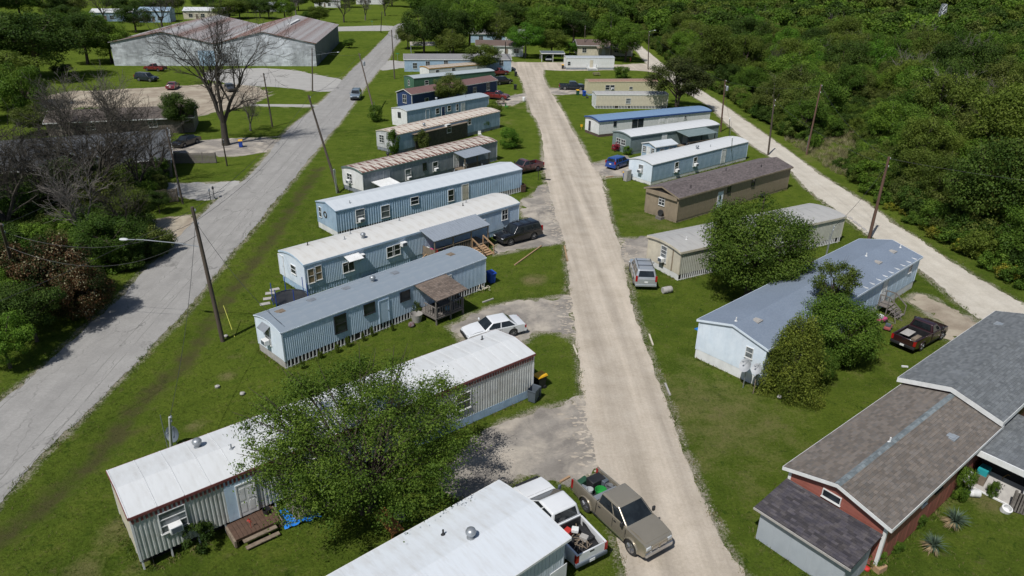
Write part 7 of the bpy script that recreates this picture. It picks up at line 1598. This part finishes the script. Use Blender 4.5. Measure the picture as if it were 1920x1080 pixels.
# --- left background trees
for lab, b, ty, w, k in (('great dark oak left of the warehouse', (75, 150), 10, 180, 'f4'), ('dark oak crowding the warehouse corner', (165, 120), 18, 110, 'f4'), ('dark round tree by the warehouse side wall', (210, 118), 40, 85, 'f0'), ('light green tree in the upper corner thicket', (30, 205), 88, 130, 'f2'), ('mid green tree at the edge of the dirt lot', (60, 235), 115, 90, 'f0'), ('dark tree at the picture edge above the grey roof', (-20, 230), 110, 120, 'f4'), ('dark oak far left behind the thicket', (0, 150), 5, 150, 'f4'), ('dark bush on the grass left of the dirt lot', (118, 140), 118, 40, 'f4'), ('dark cedar beside the big bare tree', (345, 250), 165, 72, 'f4'), ('green bush behind the grey roofed house', (75, 252), 195, 80, 'f3'), ('green bush in front of the outbuilding', (170, 240), 200, 60, 'f0'), ('green tree behind the warehouse gable', (255, 60), 8, 70, 'f4'), ('small green tree above the warehouse roof', (430, 36), -4, 60, 'f2'), ('dark tree at the far lawn corner', (505, 36), -6, 44, 'f4'), ('green tree beside the far lawn', (535, 36), -2, 46, 'f0'), ('small green tree at the far street', (600, 44), 8, 40, 'f2'), ('dark far tree left of the field', (465, 24), -16, 46, 'f4'), ('green bush behind the warehouse end', (585, 42), 18, 40, 'f5'), ('green bush at the warehouse side door', (655, 90), 72, 26, 'f5')):
    tree_px('broadleaf_tree', lab, b, ty, w, k)
for i, (x, y, ty, w, k) in enumerate(((-10, 40, -40, 90, 'f4'), (40, 36, -30, 80, 'f0'), (95, 34, -20, 70, 'f4'), (140, 30, -20, 60, 'f3'), (215, 26, -18, 46, 'f0'), (240, 34, -6, 50, 'f4'), (285, 30, -12, 56, 'f0'), (325, 26, -14, 50, 'f3'), (385, 22, -16, 50, 'f4'), (410, 30, -8, 44, 'f0'), (450, 34, -4, 46, 'f3'), (488, 34, -4, 40, 'f4'), (520, 14, -30, 56, 'f0'), (560, 20, -20, 44, 'f4'), (600, 18, -22, 46, 'f3'), (628, 10, -26, 44, 'f4'), (655, 14, -20, 40, 'f0'), (700, 6, -30, 50, 'f4'), (735, 12, -24, 46, 'f0'), (770, 14, -30, 60, 'f1'), (800, 40, -20, 70, 'f0'), (130, 60, 6, 70, 'f4'), (175, 66, 20, 60, 'f0'), (95, 90, 20, 90, 'f0'), (30, 110, 30, 110, 'f4'), (830, 60, -6, 76, 'f1'), (900, 62, 0, 80, 'f0'), (960, 60, 0, 80, 'f4'), (1010, 62, 4, 76, 'f1'), (1055, 68, 10, 70, 'f0'))):
    tree_px('distant_tree', ('dark' if k == 'f4' else 'olive' if k == 'f3' else 'mid green')+' tree in the far belt '+('behind the warehouse' if x < 470 else 'round the mown field' if x < 780 else 'behind the bungalows'), (x, y), ty, w, k, 'trees of the far belt')
# --- bare trees
def bare(seed, h_, spread, mat, depth=5, r0=.32, up=.3, rmin=.015):
    """leafless tree: forked trunk, limbs that bend and carry side shoots all along, down to fine twigs"""
    rng = random.Random(seed); mb = MB()
    def grow(p, d, L, r, lv):
        k = 5 if lv < 3 else 3; pts = [p]; rs = [max(r, rmin)]; q = p.copy(); dd = d.copy(); ds = [dd.copy()]
        for i in range(k):
            w = .2 if lv < 2 else .3
            dd = (dd+V(rng.uniform(-w, w), rng.uniform(-w, w), rng.uniform(-w*.5, w*.8))).normalized(); q = q+dd*(L/k); pts.append(q.copy()); ds.append(dd.copy()); rs.append(max(rmin, r*(1-.6*(i+1)/k)))
        mb.tube(pts, rs, 8 if lv < 1 else (5 if lv < 3 else 3), False)
        if lv >= depth: return
        for j in range(1, k+1):
            for c in range(2 if j == k else (1 if lv < 1 and j < 2 else (1 if rng.random() < .8 else 2))):
                a = rng.uniform(0, 6.28); tilt = rng.uniform(.35, 1.0)*spread; D_ = ds[j]; side = V(math.cos(a), math.sin(a), 0); side = side-D_*side.dot(D_)
                if side.length < .1: continue
                nd = (D_*math.cos(tilt)+side.normalized()*math.sin(tilt)+V(0, 0, up if lv < 2 else .05)).normalized()
                grow(pts[j], nd, L*rng.uniform(.5, .72)*(1.1-.3*j/k if j < k else 1.0), rs[j]*rng.uniform(.55, .75), lv+1)
    mb.tube([V(0, 0, -.1), V(0, 0, h_*.06), V(.1, .05, h_*.16)], [r0*1.35, r0, r0*.88], 9, False)
    for i in range(3):
        a = 2.1*i+rng.uniform(-.4, .4); grow(V(.1, .05, h_*.15), V(math.cos(a)*.42*spread, math.sin(a)*.42*spread, 1).normalized(), h_*.42, r0*.62, 1)
    return mb.mesh('branches', mat, 60)
BARE = [bare(1, 19, 1.0, BARK_D, 5, .55), bare(5, 13, 1.1, BARK_D, 5, .4, .2), bare(9, 10, 1.0, BARK_D, 4, .22), bare(14, 9, .9, BARK_G, 4, .2)]
def bare_at(label, base, k, s=1.0, rz=0.0, sz=None):
    g = G(*base); o = tag(empty('bare_tree', g, rz), label, 'tree', 'leafless trees'); o.scale = (s, s, sz or s); link('branches', BARE[k], o); return o
bare_at('huge leafless tree standing over the drive in front of the warehouse', (424, 272), 0, .9, .5, 1.13); bare_at('wide leafless tree beside the dirt drive in front of the grey roof', (198, 400), 1, 1.05, 1.0); bare_at('leafless tree at the picture edge by the white shed', (25, 450), 1, .9, 2.4); bare_at('leafless tree behind the dark grey roof', (150, 300), 2, 1.1, .2); bare_at('second leafless tree behind the dark grey roof', (250, 290), 2, 1.0, 2.0); bare_at('thin leafless tree left of the dirt lot', (120, 262), 3, 1.1, 1.0); bare_at('thin leafless tree over the outbuilding', (215, 262), 3, 1.2, 3.0)
bare_at('far leafless tree above the warehouse left gable', (195, 42), 2, 1.5, .4); bare_at('far leafless tree beside the blue metal building', (305, 55), 2, 1.7, 1.4); bare_at('leafless tree on the far mown field', (645, 42), 2, 1.5, .8); bare_at('greyish leafless tree further along the far field', (685, 38), 3, 1.5, .1); bare_at('leafless tree beyond the far street corner', (722, 30), 2, 1.4, 2.2); bare_at('leafless tree behind the far white building', (555, 28), 3, 1.6, 1.9); [bare_at('leafless grey tree scattered among the green wood', q, 3, .9+.1*(i % 5), i*1.1) for i, q in enumerate(((1380, 120), (1520, 150), (1600, 130), (1690, 190), (1720, 110), (1850, 230), (1880, 120), (1560, 80), (1430, 70), (1760, 260), (1900, 330), (1640, 70)))]; bare_at('pale dead tree standing in the wood above the lane', (1315, 76), 2, 1.3, .3); bare_at('grey dead tree at the edge of the clearing', (1462, 172), 1, .7, 1.2); bare_at('leafless pale tree in the middle of the wood', (1800, 160), 3, 1.3, .6); bare_at('leafless tree among the trees behind the bungalow', (925, 80), 2, 1.2, .9); bare_at('leafless sapling right of the dirt lot by the big tree', (470, 245), 3, .8, .4)
# --- the wood: nearest trees one by one, the rest as one mass
rng = np.random.default_rng(42); pts = []
for ring in range(3):
    y = 55.0
    while y < 900:
        sp = 5.2 if y < 130 else (6.0 if y < 220 else (7.0 if y < 400 else 9.0))
        x = -60.0
        if ring == (0 if y < 130 else 1 if y < 400 else 2):
            while x < 700:
                pts.append((x+rng.uniform(-.4, .4)*sp, y+rng.uniform(-.4, .4)*sp)); x += sp
        y += sp*.92
P_ = np.array(pts); P_ = P_[inside(P_, W_FOREST)]
keep = []
for x, y in P_:
    px, py = PX((x, y, 5)); 
    if -60 < px < 1990 and py > -60 and py < 900: keep.append((x, y))
keep.sort(key=lambda q: math.hypot(q[0], q[1]))
# leave the lane, poles and the small clearing free
lane_d = line_dist(np.array(keep), W_LANE, True); far_ok = lane_d > 4.6
keep = [k for k, ok in zip(keep, far_ok) if ok]
kinds = ['f0', 'f1', 'f5', 'f2', 'f3', 'f4', 'f2', 'f3']
for i, (x, y) in enumerate(keep[:300]):
    s = .8+.75*rng.random()**1.6; ky = kinds[int(rng.integers(8))]; px_, py_ = PX((x, y, 0)); zone = 'in the row nearest the pale lane' if line_dist(np.array([(x, y)]), W_LANE, True)[0] < 9 else ('behind the clearing across the lane' if 1480 < px_ < 1720 and py_ < 330 else ('in the deep wood beside the lower lane' if py_ > 250 else 'in the wood beyond the far crossing'))
    col = {'f0': 'mid green', 'f1': 'broad mid green', 'f2': 'spring green', 'f3': 'olive green', 'f4': 'dark green', 'f5': 'low mid green'}[ky]
    tree_at('woodland_tree', col+' leafy tree '+zone, (x, y), ky, s, group='trees of the wood', sz=s*rng.uniform(.8, 1.15))
rest = keep[300:]
def scatter(name, label, pts, scl, idx, protos, cat, rot=None):
    me = bpy.data.meshes.new(name); me.vertices.add(len(pts)); me.vertices.foreach_set('co', np.asarray(pts, np.float32).ravel()); me.update()
    fattr(me, 'scl', scl); fattr(me, 'rot', np.random.default_rng(1).uniform(0, 6.28, len(pts)) if rot is None else rot)
    a = me.attributes.new('idx', 'INT', 'POINT'); a.data.foreach_set('value', np.asarray(idx, np.int32))
    o = tag(link(name, me), label, cat, kind='stuff'); md = o.modifiers.new('scatter', 'NODES'); ng = bpy.data.node_groups.new(name, 'GeometryNodeTree'); md.node_group = ng
    ng.interface.new_socket('Geometry', in_out='INPUT', socket_type='NodeSocketGeometry'); ng.interface.new_socket('Geometry', in_out='OUTPUT', socket_type='NodeSocketGeometry')
    N = ng.nodes; Lk = ng.links; gi = N.new('NodeGroupInput'); go = N.new('NodeGroupOutput'); iop = N.new('GeometryNodeInstanceOnPoints'); mp = N.new('GeometryNodeMeshToPoints'); gti = N.new('GeometryNodeGeometryToInstance')
    for m_ in protos:
        po = bpy.data.objects.new(name+'_source', m_); oi = N.new('GeometryNodeObjectInfo'); oi.inputs['Object'].default_value = po; oi.inputs['As Instance'].default_value = True; Lk.new(oi.outputs['Geometry'], gti.inputs[0])
    jn = N.new('GeometryNodeJoinGeometry')
    for lk in list(gti.inputs[0].links): Lk.new(lk.from_socket, jn.inputs[0])
    for lk in list(gti.inputs[0].links): Lk.remove(lk)
    N.remove(gti); Lk.new(gi.outputs[0], mp.inputs[0]); Lk.new(mp.outputs[0], iop.inputs['Points']); Lk.new(jn.outputs[0], iop.inputs['Instance']); iop.inputs['Pick Instance'].default_value = True
    def att(k, ty):
        n = N.new('GeometryNodeInputNamedAttribute'); n.data_type = ty; n.inputs[0].default_value = k; return n.outputs[0]
    Lk.new(att('idx', 'INT'), iop.inputs['Instance Index']); cx = N.new('ShaderNodeCombineXYZ'); Lk.new(att('rot', 'FLOAT'), cx.inputs[2]); Lk.new(cx.outputs[0], iop.inputs['Rotation'])
    cs = N.new('ShaderNodeCombineXYZ'); a_ = att('scl', 'FLOAT'); [Lk.new(a_, cs.inputs[i]) for i in range(3)]; Lk.new(cs.outputs[0], iop.inputs['Scale']); Lk.new(iop.outputs[0], go.inputs[0]); return o
rp = np.array([(x, y, 0) for x, y in rest]); dist = np.hypot(rp[:, 0], rp[:, 1]); nearm = dist < 260
idx = np.where(nearm, rng.integers(0, 6, len(rp)), 6+rng.integers(0, 5, len(rp)))
scatter('woodland', 'unbroken mass of woodland stretching to the top of the picture', rp, (.75+.8*rng.random(len(rp))**1.5)*np.where(dist > 400, 1.25, 1.0), idx, [PROTO['f%d' % i][0] for i in range(6)]+[PROTO['g%d' % i][0] for i in range(5)], 'woodland')
# shrubs along the wood's edge and lane verge
cm, cen = crown('crown', 140, (1.1, 1.1, .6), .5, 20, 1400, .14, LF_YEL, low=-.9, sub=(.25, .45)); proto('scrub_y', cm, None, 1.3, 1.1); cm, cen = crown('crown', 141, (1.4, 1.4, .9), .8, 24, 2200, .17, LF_MID, low=-.9, sub=(.25, .45)); proto('scrub_g', cm, None, 1.6, 1.7)
for i, (x, y) in enumerate([(1640, 372), (1655, 390), (1672, 400), (1690, 412), (1708, 425), (1730, 438), (1752, 452), (1775, 462), (1800, 480), (1830, 495), (1858, 512), (1885, 530), (1600, 345), (1575, 325), (1445, 235), (1420, 222), (1400, 210), (1380, 195), (1345, 175), (1910, 545), (1740, 425), (1800, 462), (1850, 492), (1520, 285), (1530, 280), (1500, 272), (1620, 352)]):
    ky = 'scrub_y' if i % 3 != 1 and 2 <= i < 12 else 'scrub_g'; g = G(x+random.uniform(-6, 6), y-8+random.uniform(-3, 3)); tree_at('verge_scrub', 'low yellow flowering scrub on the far verge of the pale lane' if ky == 'scrub_y' else 'low green scrub clump on the far verge of the pale lane', g, ky, random.uniform(.7, 1.3), group='scrub along the lane', cat='scrub')
# undergrowth closing the foot of the wood
ug = []
for i in range(len(W_FOREST)):
    a_, b_ = W_FOREST[i], W_FOREST[(i+1) % len(W_FOREST)]
    if max(a_.y, b_.y) > 330 or max(abs(a_.x), abs(b_.x)) > 160: continue
    for _ in range(int((b_-a_).length*3.2)):
        p = a_.lerp(b_, rng.random()); ug.append((p.x+rng.normal(0, 1.6), p.y+rng.normal(0, 1.6)))
for x, y in keep[:700]:
    if rng.random() < .5: ug.append((x+rng.uniform(-2.5, 2.5), y+rng.uniform(-2.5, 2.5)))
ug = np.array(ug); ug = ug[line_dist(ug, W_LANE, True) > 3.4]; ug = ug[~inside(ug, W_LANE)]
scatter('undergrowth', 'tangled undergrowth at the foot of the wood', np.stack([ug[:, 0], ug[:, 1], 0*ug[:, 0]], 1), rng.uniform(.8, 2.4, len(ug)), rng.integers(0, 4, len(ug)), [PROTO['b%d' % i][0] for i in range(4)], 'undergrowth')
# tall dry grass in the clearing
def reed(seed, h_=.9, n=26):
    rr = random.Random(seed); mb = MB()
    for i in range(n):
        a = rr.uniform(0, 6.28); q = rr.uniform(0, .5); b0 = V(q*math.cos(a), q*math.sin(a), 0); e = rr.uniform(.7, 1.45); d = V(math.cos(a*2)*math.cos(e), math.sin(a*2)*math.cos(e), math.sin(e)); w = V(-math.sin(a), math.cos(a), 0)*.02; mb.add([b0-w, b0+w, b0+d*h_*rr.uniform(.5, 1.1)], [(0, 1, 2)], rr.random())
    return mb.mesh('reed', leafmat('dry_reed_%d' % seed, [(0, (.10, .12, .04)), (.5, (.22, .19, .10)), (1, (.36, .31, .20))], .2, .1), None, True)
CLEAR = wpoly([(1470, 262), (1545, 215), (1640, 215), (1655, 300), (1640, 360), (1560, 322)]); c0 = np.array([[p.x, p.y] for p in CLEAR]); cp_ = np.stack([rng.uniform(c0[:, 0].min(), c0[:, 0].max(), 2600), rng.uniform(c0[:, 1].min(), c0[:, 1].max(), 2600)], 1); cp_ = cp_[inside(cp_, CLEAR)]
scatter('tall_grass', 'pale dry tall grass in the clearing across the lane', np.stack([cp_[:, 0], cp_[:, 1], 0*cp_[:, 0]], 1), rng.uniform(.5, 1.3, len(cp_)), rng.integers(0, 2, len(cp_)), [reed(1), reed(2, .7)], 'grass')
# thicket under the bare trees on the left
for i, (x, y, w, ty) in enumerate(((40, 395, 90, 340), (95, 380, 90, 320), (150, 375, 90, 315), (215, 372, 80, 318), (260, 385, 70, 335), (20, 350, 80, 300), (75, 345, 80, 290), (130, 345, 80, 288), (185, 345, 80, 292), (240, 350, 80, 300), (285, 352, 60, 308), (300, 335, 60, 290), (170, 440, 80, 395), (215, 450, 70, 405), (260, 455, 60, 415), (120, 300, 70, 250), (60, 300, 70, 248), (200, 300, 70, 255), (20, 480, 80, 430), (75, 480, 70, 440))):
    tree_px('thicket_bush', 'twiggy dark bush in the thicket beneath the bare trees', (x, y), ty, w, ('b2', 'b3', 'b2', 'b0')[i % 4], 'thicket beneath the bare trees', 'bush')
BR = wpoly([(-60, 330), (60, 300), (300, 300), (312, 345), (290, 385), (235, 405), (240, 425), (330, 455), (300, 478), (215, 520), (150, 480), (60, 470), (-60, 520)]); b0 = np.array([[p.x, p.y] for p in BR]); bp = np.stack([rng.uniform(b0[:, 0].min(), b0[:, 0].max(), 900), rng.uniform(b0[:, 1].min(), b0[:, 1].max(), 900)], 1); bp = bp[inside(bp, BR)]; bp = bp[~inside(bp, W_ASPH)]
scatter('brush', 'tangled dark brush beneath the bare trees', np.stack([bp[:, 0], bp[:, 1], 0*bp[:, 0]], 1), rng.uniform(.6, 1.9, len(bp)), rng.choice([0, 2, 2, 3], len(bp)), [PROTO['b%d' % i][0] for i in range(4)], 'brush')
for i, (x, y, k, s_, rz) in enumerate(((70, 405, 1, .62, .3), (125, 420, 2, 1.1, 1.3), (265, 372, 2, 1.0, 2.2), (95, 340, 1, .55, 3.1), (300, 345, 2, .9, 4.0), (165, 462, 3, 1.0, 5.0), (240, 445, 2, .7, .9), (10, 400, 2, 1.2, 2.9))):
    bare_at(('tall' if k == 1 else 'slim')+' leafless tree in the tangle left of the asphalt road', (x, y), k, s_, rz)
# weeds along the slatted skirting
for i in range(7):
    p = D.world((1.0+i*1.3+random.uniform(-.4, .4), -.3-random.random()*.5, 0)); tree_at('tall_weed', 'tall thin weed growing along the slatted skirting of the light blue trailer', p, 'b1', random.uniform(.14, .24), group='weeds by the light blue trailer', cat='weed', sz=random.uniform(.5, .9))
# --- grass blades on the nearer lawns
def tuft(seed, n=9, h_=.075, mat=None):
    rng = random.Random(seed); mb = MB()
    for i in range(n):
        a = rng.uniform(0, 6.28); r_ = rng.uniform(0, .11); b = V(r_*math.cos(a), r_*math.sin(a), 0); e = rng.uniform(.5, 1.3); d = V(math.cos(a*3+1)*math.cos(e), math.sin(a*3+1)*math.cos(e), math.sin(e)); w = V(-math.sin(a), math.cos(a), 0)*.009; t_ = rng.random()
        mb.add([b-w, b+w, b+d*h_*rng.uniform(.6, 1.2)], [(0, 1, 2)], t_)
    return mb.mesh('tuft', mat, None, True)
GR = [leafmat('grass_blade_a', [(0, (.038, .065, .011)), (1, (.105, .155, .02))], .2, .1), leafmat('grass_blade_b', [(0, (.068, .095, .016)), (1, (.145, .185, .034))], .2, .1), leafmat('grass_blade_dry', [(0, (.12, .11, .04)), (1, (.25, .21, .10))], .2, .1)]
rg = np.random.default_rng(77); n = 150000; gp = np.stack([rg.uniform(-48, 48, n), 20+60*rg.random(n)**1.4], 1)
ok = np.ones(n, bool)
for w in ALLROADS: ok &= ~inside(gp, w)
for b in (B_, C, D, E_, F_, V_, W_, X_, Y_, Z_, SH):
    fp = [b.world(p).xy for p in ((-.05, -.05, 0), (b.L+.05, -.05, 0), (b.L+.05, b.W+.05, 0), (-.05, b.W+.05, 0))]; ok &= ~inside(gp, fp)
md_ = line_dist(gp, mudl); ok &= ~((md_ < 1.1) & (rg.random(n) < .8)); gp = gp[ok]
inpx = np.array([(-20 < q[0] < 1940 and q[1] < 1100) for q in (PX((x, y, 0)) for x, y in gp)]); gp = gp[inpx]
gz = -0.22*np.clip(1-line_dist(gp, mudl)/1.6, 0, 1)**2
rk = []
for b in (B_, C, D, E_, F_, G_, H_, U_, V_, W_, X_, Y_, SH):
    for (x0, y0), (x1, y1) in (((0, 0), (b.L, 0)), ((0, 0), (0, b.W)), ((b.L, 0), (b.L, b.W)), ((0, b.W), (b.L, b.W))):
        nx_, ny_ = (0, -1 if y0 == 0 else 1) if y0 == y1 else (-1 if x0 == 0 else 1, 0)
        for _ in range(int(math.hypot(x1-x0, y1-y0)*7)):
            k = rg.random(); o_ = abs(rg.normal(0, .16))+.03; q = b.world((x0+(x1-x0)*k+nx_*o_, y0+(y1-y0)*k+ny_*o_, 0)); rk.append((q.x, q.y))
for w in (W_MAIN, W_LANE, W_ASPH):
    for i in range(len(w)):
        a_, b_ = w[i], w[(i+1) % len(w)]
        if max(a_.y, b_.y) > 100 or min(a_.y, b_.y) < 18: continue
        for _ in range(int((b_-a_).length*9)):
            q = a_.lerp(b_, rg.random()); rk.append((q.x+rg.normal(0, .22), q.y+rg.normal(0, .22)))
rk = np.array(rk); okk = np.ones(len(rk), bool)
for w in ALLROADS: okk &= ~inside(rk, w)
rk = rk[okk]
scatter('rank_grass', 'longer uncut grass against the walls and skirtings', np.stack([rk[:, 0], rk[:, 1], 0*rk[:, 0]], 1), rg.uniform(1.2, 3.2, len(rk)), rg.integers(0, 5, len(rk)), [tuft(11, mat=GR[0]), tuft(12, mat=GR[0]), tuft(13, mat=GR[1]), tuft(14, 11, .09, GR[1]), tuft(15, mat=GR[2])], 'grass')
scatter('grass', 'short green grass blades over the nearer lawns', np.stack([gp[:, 0], gp[:, 1], gz-.005], 1), rg.uniform(.6, 1.25, len(gp)), np.where(rg.random(len(gp)) < .12, 4, rg.integers(0, 4, len(gp))), [tuft(1, mat=GR[0]), tuft(2, mat=GR[0]), tuft(3, mat=GR[1]), tuft(4, 11, .09, GR[1]), tuft(5, mat=GR[2])], 'grass')
